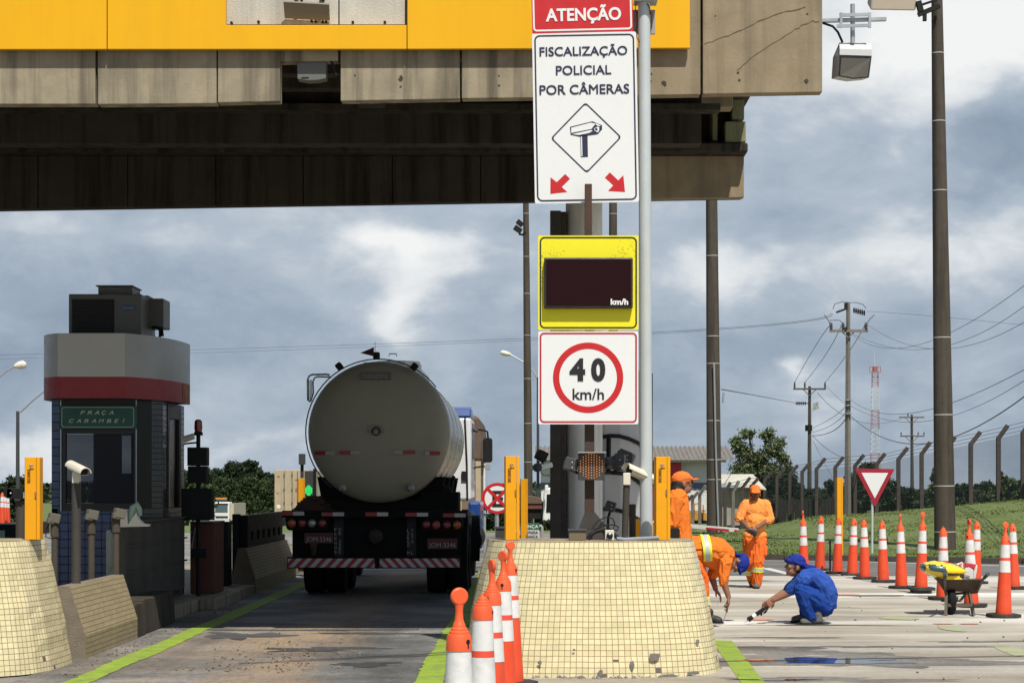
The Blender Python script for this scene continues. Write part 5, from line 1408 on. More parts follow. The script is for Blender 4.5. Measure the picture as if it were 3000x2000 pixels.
m = MB(); m.cyl(P(919, 1592, TZ + .15), P(919, 1630, TZ + .3), .05, .03); m.build('exhaust', M('rust exhaust', (.10, .06, .035), .7, var=.3), truck)
m = MB(); m.lathe([(.11, .2), (.10, .12), (.05, .10), (.001, .10)], P(1098, 1572, TZ), Y_, 16); m.build('tow_hub', M('greasy hub', (.03, .022, .017), .8, var=.4, vs=20), truck)
m = MB(); m.box(X(841, TZ), X(1348, TZ), TZ + .0, TZ + .12, zz(1664, TZ), zz(1633, TZ) + .012); m.build('bumper', CHAS, truck)
m = MB(); za, zb2 = zz(1661, TZ), zz(1635, TZ)
def stripes(x0, x1, lean, par):
    n_ = 17; wd = (x1 - x0) / n_
    for i in range(-1, n_ + 2):
        k = (i + par) % 2
        pl_ = [(x0 + i * wd - lean / 2, 0), (x0 + (i + 1) * wd - lean / 2, 0), (x0 + (i + 1) * wd + lean / 2, 1), (x0 + i * wd + lean / 2, 1)]
        def cl(p, q, lim, sg_):
            return p
        pts = []
        # clip the slanted stripe to the bumper ends
        def clip(poly, xl, keep_greater):
            out = []
            for a, b_ in zip(poly, poly[1:] + poly[:1]):
                ia = (a[0] >= xl) if keep_greater else (a[0] <= xl); ib = (b_[0] >= xl) if keep_greater else (b_[0] <= xl)
                if ia: out.append(a)
                if ia != ib:
                    t = (xl - a[0]) / (b_[0] - a[0]); out.append((xl, a[1] + (b_[1] - a[1]) * t))
            return out
        pts = clip(clip(pl_, x0, True), x1, False)
        if len(pts) < 3: continue
        m.add([(X(p[0], TZ), TZ - .003, za + (zb2 - za) * p[1]) for p in pts], [tuple(range(len(pts)))], k)
stripes(843, 1098, 24, 0); stripes(1112, 1346, -24, 1)
m.build('bumper_stripes', [RT, WT], truck)
m = MB(); m.prism([(X(1097, TZ), zb2 + .02), (X(1114, TZ), zb2 + .02), (X(1108, TZ), za - .02), (X(1103, TZ), za - .02)], (0, TZ - .02, 0), X_, Z_, Y_ * .03); m.build('bumper_bracket', CHAS, truck)
# wheels, two axles of dual tyres, then the front axle
def wheel(x, y, w_=.29, r_=.51):
    m = MB(); m.lathe([(.26, -w_ / 2), (.40, -w_ / 2), (.49, -w_ / 2 + .01), (r_, -w_ / 2 + .05), (r_, w_ / 2 - .05), (.49, w_ / 2 - .01), (.40, w_ / 2), (.26, w_ / 2)], (x, y, r_ + .004), X_, 36); wl = m.build('wheel', TYRE, truck)
    m = MB(); m.lathe([(.001, w_ / 2 - .09), (.12, w_ / 2 - .06), (.15, w_ / 2 - .10), (.26, w_ / 2 - .02), (.265, w_ / 2 - .02), (.265, -w_ / 2 + .02), (.001, -w_ / 2 + .05)], (x, y, r_ + .004), X_, 24); m.build('rim', GREYB, wl)
for y in (28.95, 30.25):
    for x in (-3.26, -2.93, -1.42, -1.09): wheel(x, y)
for x in (-3.2, -1.15): wheel(x, 34.6)
m = MB(); m.box(-3.42, -2.75, 28.35, 28.4, .45, 1.15); m.box(-1.6, -.95, 28.35, 28.4, .45, 1.15); m.build('mud_guard', CHAS, truck)
m = MB(); m.box(X(1230, 27.6), X(1345, 27.6), 27.5, 28.2, 1.24, zz(1440, 27.6)); m.build('tool_box', CHAS, truck, bevel=.02)
m = MB(); m.path([P(1297, 1442, 27.7), P(1305, 1430, 27.7), P(1318, 1432, 27.7)], .05, 10); m.path([P(1300, 1455, 27.8), P(1325, 1425, 27.8), P(1328, 1405, 27.8)], .015); m.cyl(P(1316, 1455, 28), P(1316, 1425, 28), .04); m.ell(P(1328, 1400, 27.8), (.035, .02, .04)); m.build('pipework', BLK, truck)
m = MB(); rr = random.Random(8)
for i in range(14):
    a0 = rr.uniform(-.15, .15); z0 = 1.27 + (i % 7) * .03; cx2 = X(915, 27.3) + rr.uniform(-.03, .03)
    L_ = .27 - (i % 7) * .028
    m.path([(cx2 + L_ * math.cos(t * .35), 27.35 + .15 * math.sin(t * .35), z0 + .012 * math.sin(t + i)) for t in range(19)], .018, 6)
m.build('rope_coil', M('brown rope', (.055, .03, .018), .9, var=.3), truck)
# cab
CW, CB = M('cab white', (.72, .73, .74), .3, coat=.4, dirt=.08), M('cab blue', (.018, .06, .24), .3, coat=.4)
m = MB(); x0, x1 = -3.42, X(1381, 34)
m.prism([(33.9, 1.35), (33.9, zz(1222, 34)), (35.75, zz(1222, 34)), (36.0, 2.2), (36.05, 1.35)], (x0, 0, 0), Y_, Z_, X_ * (x1 - x0)); m.build('cab', CW, truck, bevel=.05)
m = MB(); m.prism([(33.89, zz(1222, 34) + .001), (33.95, zz(1197, 34)), (34.4, zz(1192, 34) + .02), (35.6, 2.9), (35.74, zz(1222, 34) + .001)], (x0, 0, 0), Y_, Z_, X_ * (x1 - x0)); m.build('cab_roof', CB, truck, bevel=.03)
m = MB(); m.prism([(33.85, .55), (33.85, 1.34), (36.1, 1.34), (36.1, .45), (35.2, .45), (35.1, .95), (34.6, 1.12), (34.1, .95), (34.0, .5)], (X(1372, 34), 0, 0), Y_, Z_, X_ * .22); m.build('fender', CB, truck, bevel=.05)
m = MB(); m.path([(x1 - .065, 33.88, 1.36), (x1 - .075, 33.88, 2.0), (x1 - .11, 33.88, 2.82)], .016, 6)
m.box(x1 - .17, x1 - .06, 33.86, 33.898, zz(1405, 34), zz(1380, 34)); m.build('rear_trim', BLACK, truck)
m = MB(); m.box(x1 + .001, x1 + .006, 34.5, 35.7, 2.1, 2.75); m.build('side_window', GLASSD, truck)
Zc = 35.4
m = MB(); m.path([P(1378, 1256, Zc), P(1400, 1258, Zc), P(1420, 1260, Zc), P(1428, 1264, Zc), P(1430, 1282, Zc)], .018); m.path([P(1380, 1374, Zc), P(1395, 1368, Zc), P(1420, 1365, Zc)], .016); m.split('mirror_arm', BLACK, truck)
m = MB(); m.prism(rrect(27 * Zc / F, 72 * Zc / F, .05), P(1429, 1318, Zc), X_, Z_, Y_ * .1); m.build('mirror', BLACK, truck, bevel=.02)
m = MB(); m.prism(circle(.055, 20), P(1428, 1368, Zc), X_, Z_, Y_ * .05); mm = m.build('round_mirror', GREYB, truck)
m = MB(); m.prism(circle(.048, 20), P(1428, 1368, Zc - .01), X_, Z_, Y_ * .004); m.build('mirror_glass', M('mirror glass', (.7, .72, .74), .05, metal=1.0), mm)
m = MB(); m.obox(P(1388, 1257, Zc), (.18, .05, .06), (0, 30, 0)); m.build('small_mirror', DKGREY, truck, bevel=.02)
Zc = 31.0
m = MB(); m.path([P(1376, 1500, Zc), P(1384, 1560, Zc), P(1388, 1640, Zc)], .03, 8); m.path([P(1388, 1500, Zc), P(1392, 1570, Zc), P(1396, 1640, Zc)], .02, 8); m.ell(P(1378, 1506, Zc), (.08, .08, .06)); m.build('side_hose', M('grey blue hose', (.26, .33, .40), .5), truck)
m = MB(); m.box(X(1340, 30), X(1372, 30), 30, 33.6, .55, 1.15); m.cyl((X(1372, 30.5), 30.5, .75), (X(1372, 30.5), 32.8, .75), .22, n=20); m.build('side_tank', BLK, truck)
m = MB(); m.lathe([(.34, .0), (.36, .0), (.36, .12), (.34, .12)], (X(1383, 30), 29.9, .8), X_, 28); m.build('side_ring', CHAS, truck)

# lorry with a brown tarpaulin ahead of the tanker
root = thing('tarp_lorry', (X(1388, 50), 50, 0), 'lorry with brown tarpaulin over wooden stake sides ahead of the tanker cab', 'lorry')
TARP = M('brown tarpaulin', (.115, .075, .05), .85, var=.15, vs=2, bump=.5, bs=5)
Zc = 50; xb = X(1411, Zc); xa = xb - 2.4
m = MB(); m.prism([(xa, zz(1350, Zc)), (xb - .02, zz(1350, Zc)), (xb + .02, zz(1290, Zc)), (xb - .06, zz(1222, Zc)), (xb - .5, zz(1204, Zc)), (xa + .3, zz(1200, Zc)), (xa, zz(1222, Zc))], (0, Zc, 0), X_, Z_, Y_ * 6); m.build('tarpaulin', TARP, root, bevel=.08)
WOOD = M('pale stake wood', (.42, .33, .21), .8, var=.12, vs=5, dirt=.3)
m = MB(); m.box(xa, xb - .1, Zc + .02, Zc + 6, 1.0, zz(1350, Zc)); m.build('load_body', M('dark wood boards', (.17, .12, .08), .85, var=.2), root)
m = MB()
for k in range(5): m.box(xb - .16 - k * .5, xb - .02 - k * .5, Zc - .03, Zc + .018, .95, zz(1350, Zc))
m.box(xa, xb - .17, Zc - .025, Zc + .017, zz(1420, Zc), zz(1408, Zc)); m.build('stakes', WOOD, root)
m = MB(); m.box(xa + .1, xb - .1, Zc + .1, Zc + 8, .6, .99); m.build('chassis', CHAS, root)
for x in (xa + .3, xb - .3):
    for y in (Zc + .8, Zc + 2.1):
        m = MB(); m.lathe([(.001, -.28), (.3, -.28), (.5, -.22), (.5, .22), (.3, .28), (.001, .28)], (x, y, .5), X_, 24); m.build('wheel', TYRE, root)
m = MB(); m.box(xa + .05, xb - .05, Zc + 6.2, Zc + 8.2, .99, 2.9); m.build('cab', CW, root, bevel=.08)

# ------------------------------------------------------------------ round-ended pale vehicle body behind the column
Zc = 31.0
root = thing('kiosk', (X(1840, Zc), Zc, 0), 'tall grey round cornered cabin with curved black bands behind the column and sign post', 'cabin')
KG = M('light grey cabin skin', (.46, .46, .455), .45, metal=.1, var=.03, vs=2, dirt=.1)
xl, xr = X(1640, Zc), X(1906, Zc)
m = MB(); pl_ = []
for i in range(13):
    a = math.pi * i / 12; pl_.append(((xl + xr) / 2 - (xr - xl) / 2 * math.copysign(abs(math.cos(a)) ** .8, math.cos(a)), Zc + 1.0 - 1.0 * math.sin(a)))
pl_ += [(xr, Zc + 2.0), (xl, Zc + 2.0)]
m.prism(pl_, (0, 0, .35), X_, Y_, Z_ * (zz(1082, Zc) - .35)); m.build('body', KG, root, bevel=.04)
m = MB(); m.box(xr - .02, xr + .075, Zc + .6, Zc + 2.0, .4, zz(1085, Zc)); m.build('dark_edge', BLK, root, bevel=.02)
def band(pts, w_):
    m.path([P(px, py, Z_2) for px, py, Z_2 in pts], w_, 8)
m = MB()
fy = lambda px: Zc + 1.0 - 1.0 * math.sin(math.acos(max(-1, min(1, -math.copysign(abs(((X(px, Zc) - (xl + xr) / 2) / ((xr - xl) / 2))) ** 1.25, (X(px, Zc) - (xl + xr) / 2)))))) - .02
for row in (((1766, 1279), (1790, 1276), (1815, 1277), (1840, 1284), (1860, 1292), (1880, 1303), (1896, 1316)), ((1776, 1384), (1800, 1384), (1830, 1387), (1850, 1396), (1870, 1410), (1888, 1426)), ((1768, 1490), (1800, 1492), (1830, 1499), (1852, 1510), (1872, 1521), (1890, 1536))):
    m.path([P(px, py, fy(px)) for px, py in row], .032, 8)
m.path([P(1784, 1278, fy(1784)), P(1783, 1384, fy(1783))], .034, 8)
m.build('black_bands', BLACK, root)
m = MB(); m.box(xl, xr, Zc + .3, Zc + 2.0, 0, .349); m.build('skirt', BLK, root)

# ------------------------------------------------------------------ signs further back
Zc = 37.0
root = thing('no_parking_sign', (X(1452, Zc), Zc, 0), 'round red ringed no parking sign with crossed out E left of the soiled yellow post', 'road sign')
s_ = Zc / F; c = P(1457, 1459, Zc)
m = MB(); m.prism(circle(45 * s_, 48), c, X_, Z_, Y_ * .01); m.build('panel', WSIGN, root)
m = MB(); m.ring(circle(45.5 * s_, 48), circle(37 * s_, 48), c - Y_ * .003, X_, Z_, Y_ * .002); m.build('red_ring', RSIGN, root)
text('E', c + Vector((.012, -.003, 0)), 33 * s_, 47 * s_, INK, root, bold=.03)
m = MB()
for a in (45, -45):
    d = Vector((math.cos(R(a)), 0, math.sin(R(a)))); m.bar(c - d * 38 * s_ - Y_ * (.007 + .001 * (a > 0)), c + d * 38 * s_ - Y_ * (.007 + .001 * (a > 0)), .003, 8.5 * s_)
m.build('red_cross', RSIGN, root)
m = MB(); m.cyl((c.x - .01, Zc + .05, 0), (c.x - .01, Zc + .05, c.z), .04); m.build('pole', GALV, root)
m = MB(); m.box(X(1452, 36), X(1478, 36), 36, 36.4, .1, zz(1548, 36)); m.box(X(1449, 36), X(1480, 36), 35.98, 36.42, zz(1548, 36) + .001, zz(1543, 36)); tag(m.build('grey_bin', DKGREY, loc=(X(1465, 36), 36, .1)), 'dark grey box at the foot of the no parking sign', 'bin')
Zc = 46.0
root = thing('direction_sign', tuple(P(1420, 1498, Zc)), 'small dark direction sign with white letters behind the no parking sign', 'road sign')
m = MB(); m.box(X(1402, Zc), X(1440, Zc), Zc, Zc + .03, zz(1506, Zc), zz(1491, Zc)); m.build('panel', M('dark blue sign', (.02, .03, .07), .5), root)
text('VILL', P(1421, 1498.5, Zc - .003), 26 * Zc / F, 9 * Zc / F, WSIGN, root); m = MB(); m.cyl((X(1420, Zc), Zc + .06, 0), P(1420, 1491, Zc + .06), .03); m.build('pole', GALV, root)
Zc = 36.0
root = thing('safety_sign', (X(1540, Zc), Zc, .15), 'low green and white SEGURANÇA safety board behind the small yellow post', 'sign')
s_ = Zc / F
m = MB(); m.box(X(1484, Zc), X(1580, Zc), Zc, Zc + .03, zz(1551, Zc), zz(1531, Zc)); m.build('green_panel', M('green board', (.03, .12, .075), .5), root)
m = MB(); m.box(X(1484, Zc), X(1580, Zc), Zc, Zc + .03, zz(1583, Zc), zz(1551.5, Zc)); m.build('white_panel', M('grey white board', (.5, .51, .50), .5), root)
text('SEGURANÇA', P(1535, 1541, Zc - .003), 84 * s_, 9.5 * s_, WSIGN, root, bold=.01)
text('FAIXA', P(1562, 1558.5, Zc - .003), 28 * s_, 8 * s_, INK, root, bold=.02); text('SEGURANÇA', P(1546, 1570.5, Zc - .003), 60 * s_, 8 * s_, INK, root, bold=.02)
m = MB(); m.cyl((X(1588, Zc), Zc + .05, .15), P(1588, 1543, Zc + .05), .03); m.path([P(1588, 1545, Zc + .05), P(1585, 1540, Zc + .05), P(1576, 1541, Zc + .05)], .03); m.cyl((X(1500, Zc), Zc + .05, .15), P(1500, 1560, Zc + .05), .02); m.build('frame_pipe', GREYB, root)
Zc = 43.0
root = thing('yield_sign', (X(2557, Zc), Zc, .1), 'triangular red and white yield sign on a thin grey pole at the grass bank', 'road sign')
out_ = [(2505, 1372), (2621, 1373), (2563, 1484)]; inn = [(2524, 1384), (2602, 1384.5), (2563, 1459)]
def rnd(tri, k):
    pts = []
    for i in range(3):
        a, b_, c2 = Vector(tri[i - 1]), Vector(tri[i]), Vector(tri[(i + 1) % 3])
        p, q = b_ + (a - b_).normalized() * k, b_ + (c2 - b_).normalized() * k
        for t in (0, .33, .67, 1): pts.append(tuple(p.lerp(b_, t).lerp(b_.lerp(q, t), t)))
    return pts
toX = lambda pts: [(X(a, Zc), zz(b_, Zc)) for a, b_ in pts]
m = MB(); m.prism(toX(rnd(out_, 3)), (0, Zc, 0), X_, Z_, Y_ * .008); m.build('panel', M('deep red sign', (.33, .012, .028), .4), root)
m = MB(); m.prism(toX(rnd(inn, 1)), (0, Zc - .003, 0), X_, Z_, Y_ * .002); m.build('white_field', WSIGN, root)
m = MB(); m.cyl((X(2556, Zc), Zc + .05, .1), P(2556, 1400, Zc + .05), .028); m.build('pole', GPOST, root)
# green lane light left of the tanker
Zc = 33.5
root = thing('green_signal', (X(905, Zc), Zc, .15), 'grey signal head showing a green light between the tanker and narrow yellow post', 'signal light')
m = MB(); m.box(X(892, Zc), X(917, Zc), Zc, Zc + .2, zz(1470, Zc), zz(1379, Zc)); m.cyl((X(905, Zc), Zc + .1, .15), P(905, 1470, Zc + .1), .04); m.build('housing', DKGREY, root)
GLED = M('green led', (.02, .45, .10), .4, emit=(.04, 1.0, .22), es=1.0)
m = MB()
for i in range(-3, 4):
    for j in range(-4, 5):
        if (i * 3.0 / 10.5) ** 2 + (j * 3.4 / 16) ** 2 <= 1.02: m.ell(P(904.5 + i * 3.0, 1436 + j * 3.4, Zc - .002), (.0085, .005, .0095), n=6)
m.build('led_array', GLED, root)
m = MB(); m.prism(circle(1, 24), P(904.5, 1436, Zc - .004), X_ * 11.5 * Zc / F, Z_ * 17 * Zc / F, Y_ * .003); m.build('lens', M('green lens', (.01, .09, .03), .3), root)
m = MB(); m.box(X(898, Zc), X(912, Zc), Zc - .01, Zc - .001, zz(1466, Zc), zz(1455, Zc)); m.build('label_plate', WSIGN, root)
m = MB(); m.box(X(877, Zc), X(893, Zc), Zc - .1, Zc + .1, zz(1360, Zc), zz(1329, Zc)); m.cyl(P(885, 1400, Zc), P(885, 1360, Zc), .03); m.build('top_sensor', DKGREY, root)
m = MB(); m.prism([(X(px, Zc), zz(py, Zc)) for px, py in ((925, 1465), (926, 1402), (946, 1412), (940, 1465))], (0, Zc + .3, 0), X_, Z_, Y_ * .1); m.build('side_panel', GREYB, root)
m = MB(); m.box(X(917, Zc), X(925, Zc), Zc + .02, Zc + .1, .2, zz(1372, Zc)); m.build('mast', BLK, root)

# ------------------------------------------------------------------ tall concrete light poles
def bigpole(label, pxb, pxt, pyt, Zc, zb, rb, rt, rings, name='light_pole', group='tall dark concrete poles'):
    root = thing(name, (X(pxb, Zc), Zc, zb), label, 'pole', group)
    b_, t_ = Vector((X(pxb, Zc), Zc, zb - .1)), P(pxt, pyt, Zc)
    m = MB(); m.cyl(b_, t_, rb, rt, 28); m.build('shaft', CONCP, root)
    m = MB()
    for py in rings:
        z = zz(py, Zc); k = (z - b_.z) / (t_.z - b_.z); c = b_.lerp(t_, k); r_ = rb + (rt - rb) * k
        m.lathe([(r_, -.012), (r_ + .006, -.010), (r_ + .006, .010), (r_, .012)], c, (t_ - b_), 28)
    m.build('ring', M('pale band', (.45, .44, .42), .6), root)
    return root
A = bigpole('thickest dark concrete pole on the grass bank at the right, pale rings round its shaft', 2769, 2742, -200, 45, .18, .252, .115, (157, 356, 559, 989, 1215, 1423, 1557))
Zc = 44.7
m = MB(); m.bar(P(2690, 44, Zc), P(2752, 18, Zc), .12, .10); m.bar(P(2685, 20, Zc), P(2745, 0, Zc), .05, .05); m.obox(P(2694, 20, Zc), (.12, .15, .25), (0, -15, 0)); m.obox(P(2709, 52, Zc), (.08, .1, .16)); m.build('bracket', BLK, A)
fl = thing('floodlight', tuple(P(2617, 10, Zc)), 'beige underside of a large floodlight beside the top of the thickest pole', 'floodlight')
m = MB(); cc = [P(2556, -45, Zc), P(2690, -45, Zc), P(2683, 33, Zc), P(2550, 31, Zc)]
m.add(cc + [p + Vector((0, .45, .25)) for p in cc], [(0, 1, 2, 3), (7, 6, 5, 4), (0, 4, 5, 1), (1, 5, 6, 2), (2, 6, 7, 3), (3, 7, 4, 0)]); m.build('housing', BEIGE, fl, bevel=.04)
m = MB(); m.bar(P(2600, -45, Zc + .2), P(2745, -60, Zc + .2), .08, .08); m.build('arm', BLK, fl)
B = bigpole('dark concrete pole with a steel conduit, standing behind the bending worker', 2093, 2078, -250, 60, .10, .24, .13, (750, 985, 1065, 1232, 1346, 1404))
m = MB(); Zc = 59.7; m.path([P(2092, 1065, Zc), P(2097, 1320, Zc), P(2105, 1560, Zc)], .03, 6); m.cyl(P(2120, 1150, Zc + .3), P(2118, 1180, Zc + .3), .03); m.build('conduit', GALV, B)
m = MB(); m.box(X(2063, 58.9), X(2122, 58.9), 58.9, 59.5, 0, .18); m.build('footing', CONCD, B)
C = bigpole('slim dark concrete pole with two small floodlights between the tanker and the road signs', 1549, 1538, 300, 85, 0, .20, .105, (626, 752, 860, 982, 1109, 1240, 1353, 1470))
m = MB(); Zc = 84.6; m.obox(P(1517, 672, Zc), (.35, .3, .22), (0, 35, 0)); m.obox(P(1523, 654, Zc), (.3, .3, .2), (0, 40, 0)); m.path([P(1520, 685, Zc), P(1530, 688, Zc), P(1540, 680, Zc)], .05); m.build('floodlight', BLK, C)
bigpole('dark concrete pole showing only between the white camera sign and yellow display', 1796, 1796, 300, 75, 0, .22, .135, (627, 900))

# ------------------------------------------------------------------ utility poles and wires
UP = M('utility pole concrete', (.20, .18, .155), .85, var=.15, streak=.4, stc=(.08, .07, .06))
UPD = M('utility pole dark', (.075, .064, .055), .85, var=.15)
def upole(label, pxb, pxt, pyt, Zc, wb, wt, mat_, arms, ins, extra=None):
    zb = terrain(X(pxb, Zc), Zc) - .3
    root = thing('utility_pole', (X(pxb, Zc), Zc, zb), label, 'utility pole', 'power line poles')
    s_ = Zc / F; b_, t_ = Vector((X(pxb, Zc), Zc, zb)), P(pxt, pyt, Zc)
    m = MB(); m.path([b_, t_], [wb * s_ * .6, wt * s_ * .6], 4); m.build('pole', mat_, root)
    for (x0, x1, py) in arms:
        m = MB(); m.bar(P(x0, py, Zc - .2), P(x1, py, Zc - .2), .14, .14)
        m.bar(P(pxt - 18, py + 2, Zc - .2), P(pxt, py + 20, Zc - .2), .06, .06); m.bar(P(pxt + 18, py + 2, Zc - .2), P(pxt, py + 20, Zc - .2), .06, .06)
        m.build('crossarm', mat_, root)
    for (px, py, h) in ins:
        m = MB(); m.lathe([(.001, 0), (.10, 0), (.05, .08), (.11, .1), (.05, .2), (.11, .22), (.05, .32), (.08, .36), (.02, h * s_), (.001, h * s_)], P(px, py, Zc - .2), Z_, 8); m.build('insulator', DKGREY, root)
    if extra: extra(root, Zc)
    return root
def ex1(root, Zc):
    m = MB()
    for i in range(6): m.ell(P(2502 + i * 6, 909 + i * 1.5, Zc - .2), (.05, .12, .16), n=8)
    m.bar(P(2450, 915, Zc - .2), P(2475, 906, Zc - .2), .1, .1); m.obox(P(2478, 897, Zc - .1), (.14, .2, .35)); m.ell(P(2478, 962, Zc - .25), (.09, .15, .09), n=8)
    m.build('strain_insulator', BLACK, root)
    m = MB(); m.path([P(2440, 905, Zc), P(2446, 890, Zc), P(2468, 884, Zc), P(2490, 886, Zc), P(2510, 886, Zc), P(2528, 892, Zc), P(2538, 903, Zc)], .02, 5); m.path([P(2415, 922, Zc), P(2428, 940, Zc), P(2430, 950, Zc), P(2432, 938, Zc), P(2460, 938, Zc), P(2470, 948, Zc)], .02, 5); m.path([P(2562, 922, Zc), P(2548, 935, Zc), P(2538, 952, Zc)], .02, 5); m.build('jumper_wire', DKGREY, root)
    m = MB()
    for py in (1172, 1188, 1212): m.box(X(2475, Zc), X(2494, Zc), Zc - .25, Zc + .2, zz(py + 1, Zc), zz(py - 1, Zc))
    m.build('steel_band', GALV, root)
upole('tall pale concrete power pole right behind the slim yellow post', 2483, 2485, 886, 100, 18, 10, UP, [(2431, 2543, 969)], [(2435, 966, 20), (2470, 966, 20), (2537, 966, 20)], ex1)
def ex2(root, Zc):
    m = MB()
    for i in range(5): m.ell(P(2335 + i * 6, 1181, Zc - .2), (.06, .15, .18), n=8)
    m.bar(P(2330, 1181, Zc - .2), P(2372, 1181, Zc - .2), .08, .08); m.build('strain_insulator', BLACK, root)
    m = MB()
    for k in range(4): m.bar(P(2384 + k * 4, 1180 - k, Zc - .3), P(2382 + k * 5, 1203 - k * 2, Zc - .3), .06, .1)
    m.build('switch_gear', GREYB, root)
    m = MB(); m.lathe([(.3, 0), (.3, .5)], P(2369, 1262, Zc), Z_, 10); m.build('cable_coil', BLACK, root)
upole('shorter dark power pole with three upright insulators left of the tall pale one', 2371, 2372, 1131, 160, 13, 7, UPD, [(2324, 2420, 1139)], [(2328, 1136, 18), (2358, 1136, 18), (2417, 1136, 18)], ex2)
upole('distant dark power pole with double crossarms left of the thickest pole', 2673, 2671, 1214, 230, 11, 6, UPD, [(2634, 2708, 1222), (2637, 2708, 1277)], [(2640, 1274, 7), (2690, 1274, 7), (2707, 1274, 8), (2660, 1219, 10)])

WIRE = M('overhead wire', (.10, .10, .11), .6)
def wire(label, pts, r=.018):
    """pts: (px, py, Z) ends with the low point between; drawn as a sagging curve"""
    a, mid, b_ = [P(*p) for p in pts]
    ctl = mid * 2 - (a + b_) / 2
    cur = [a * (1 - t) ** 2 + ctl * (2 * t * (1 - t)) + b_ * t ** 2 for t in [i / 24 for i in range(25 if pts[2][0] < 3050 else 40)]]
    m = MB(); m.path(cur, r * .68, 5)
    return tag(m.build('power_line', WIRE, loc=a), label, 'wire', 'overhead power lines')
wire('upper of the two long wires from the tall power pole to the left edge', ((2436, 917, 100), (1560, 990, 140), (-60, 1041, 200)), .020)
wire('lower of the two long wires from the tall power pole to the left edge', ((2440, 920, 100), (1560, 996, 140), (-60, 1053, 200)), .017)
wire('faint wire running right from the top of the tall pale power pole', ((2536, 912, 100), (2720, 925, 95), (3060, 958, 90)), .012)
wire('left of the three slanting wires between the tall and the short power pole', ((2434, 950, 100), (2385, 1020, 130), (2328, 1120, 160)), .03)
wire('middle of the three slanting wires between the tall and the short power pole', ((2466, 950, 100), (2418, 1040, 130), (2358, 1120, 160)), .03)
wire('right one of the three slanting wires between the tall and the short power pole', ((2535, 950, 100), (2480, 1040, 130), (2417, 1120, 160)), .03)
wire('high wire dipping from the tall power pole to the right edge, steepest at its end', ((2470, 955, 100), (2650, 1018, 75), (3060, 790, 50)), .014)
wire('second wire dipping from the tall power pole behind the thickest pole', ((2500, 978, 100), (2720, 1022, 75), (3060, 850, 50)), .014)
wire('third wire dipping from the tall power pole behind the thickest pole', ((2540, 950, 100), (2740, 1022, 75), (3060, 905, 50)), .014)
wire('wire from the middle of the tall power pole rising to the right edge', ((2494, 1172, 99), (2660, 1211, 75), (3060, 1050, 48)), .016)
wire('lower wire from the middle of the tall power pole rising to the right edge', ((2494, 1190, 99), (2700, 1235, 75), (3060, 1075, 48)), .014)
wire('thick black cable sagging from the tall power pole past the thickest pole', ((2494, 1220, 99), (2690, 1300, 75), (3060, 1115, 48)), .028)
wire('cable between the two nearest power poles, upper one', ((2380, 1253, 158), (2430, 1228, 130), (2476, 1192, 99)), .025)
wire('cable between the two nearest power poles, lower one', ((2380, 1266, 158), (2430, 1248, 130), (2476, 1210, 99)), .025)
wire('drooping black cable pair between the two nearest power poles', ((2380, 1276, 158), (2432, 1266, 130), (2476, 1228, 99)), .04)
wire('cable running down from the short power pole behind the fence', ((2380, 1275, 158), (2420, 1312, 150), (2462, 1336, 140)), .035)
wire('steep stay wire from the short power pole to the fence', ((2380, 1288, 158), (2410, 1345, 150), (2440, 1400, 140)), .025)
wire('wire between the short power pole and the dark conduit pole', ((2114, 1140, 60), (2230, 1161, 100), (2332, 1180, 158)), .030)
wire('wire from the right insulator of the short power pole to the tall one', ((2418, 1128, 158), (2450, 1160, 130), (2476, 1182, 99)), .02)
wire('wire from the short power pole passing behind the tall one to the distant pole', ((2395, 1150, 158), (2520, 1235, 190), (2640, 1226, 228)), .03)

# ------------------------------------------------------------------ radio mast
Zc = 420.0
root = thing('radio_mast', (X(2564, Zc), Zc, -3), 'distant red and white lattice radio mast', 'radio mast')
MR, MW = M('hazed mast red', (.34, .12, .11), .6), M('hazed mast white', (.52, .54, .55), .6)  # both paints paled, distance haze is put into the colour
hw = lambda py: (8 + (py - 1090) * .016) * Zc / F
bandsy = [(1090, 1133, MR), (1133, 1201, MW), (1201, 1257, MR), (1257, 1327, MW), (1327, 1500, MR)]
for (y0, y1, mm) in bandsy:
    m = MB(); n_ = max(2, int((y1 - y0) / 12))
    for i in range(n_):
        a, b_ = y0 + (y1 - y0) * i / n_, y0 + (y1 - y0) * (i + 1) / n_
        for (sx, sy) in ((-1, -1), (1, -1), (1, 1), (-1, 1)):
            c1 = P(2564, a, Zc) + Vector((sx * hw(a), sy * hw(a), 0)); c2 = P(2564, b_, Zc) + Vector((sx * hw(b_), sy * hw(b_), 0))
            m.bar(c1, c2, .085, .085)
            tx, ty = -sy, sx
            c3 = P(2564, b_, Zc) + Vector((tx * hw(b_), ty * hw(b_), 0)); m.bar(c1, c3, .045, .045)
            c4 = P(2564, a, Zc) + Vector((tx * hw(a), ty * hw(a), 0)); m.bar(c1, c4, .045, .045)
    m.build('lattice_section', mm, root)
m = MB()
for z_ in (1074, 1090): 
    for s1 in (-1, 1): m.bar(P(2548, z_, Zc + s1 * 1.2), P(2580, z_, Zc + s1 * 1.2), .14, .14); m.bar(P(2564 + s1 * 16, z_, Zc - 1.2), P(2564 + s1 * 16, z_, Zc + 1.2), .14, .14)
for px in (2548, 2556, 2564, 2572, 2580): m.bar(P(px, 1074, Zc - 1.2), P(px, 1090, Zc - 1.2), .12, .12)
m.box(X(2558, Zc), X(2569, Zc), Zc - .5, Zc + .5, zz(1088, Zc), zz(1073, Zc)); m.build('platform', MR, root)
m = MB(); m.cyl(P(2563, 1075, Zc), P(2560, 1024, Zc), .10, .03, 6); m.build('aerial', MW, root)

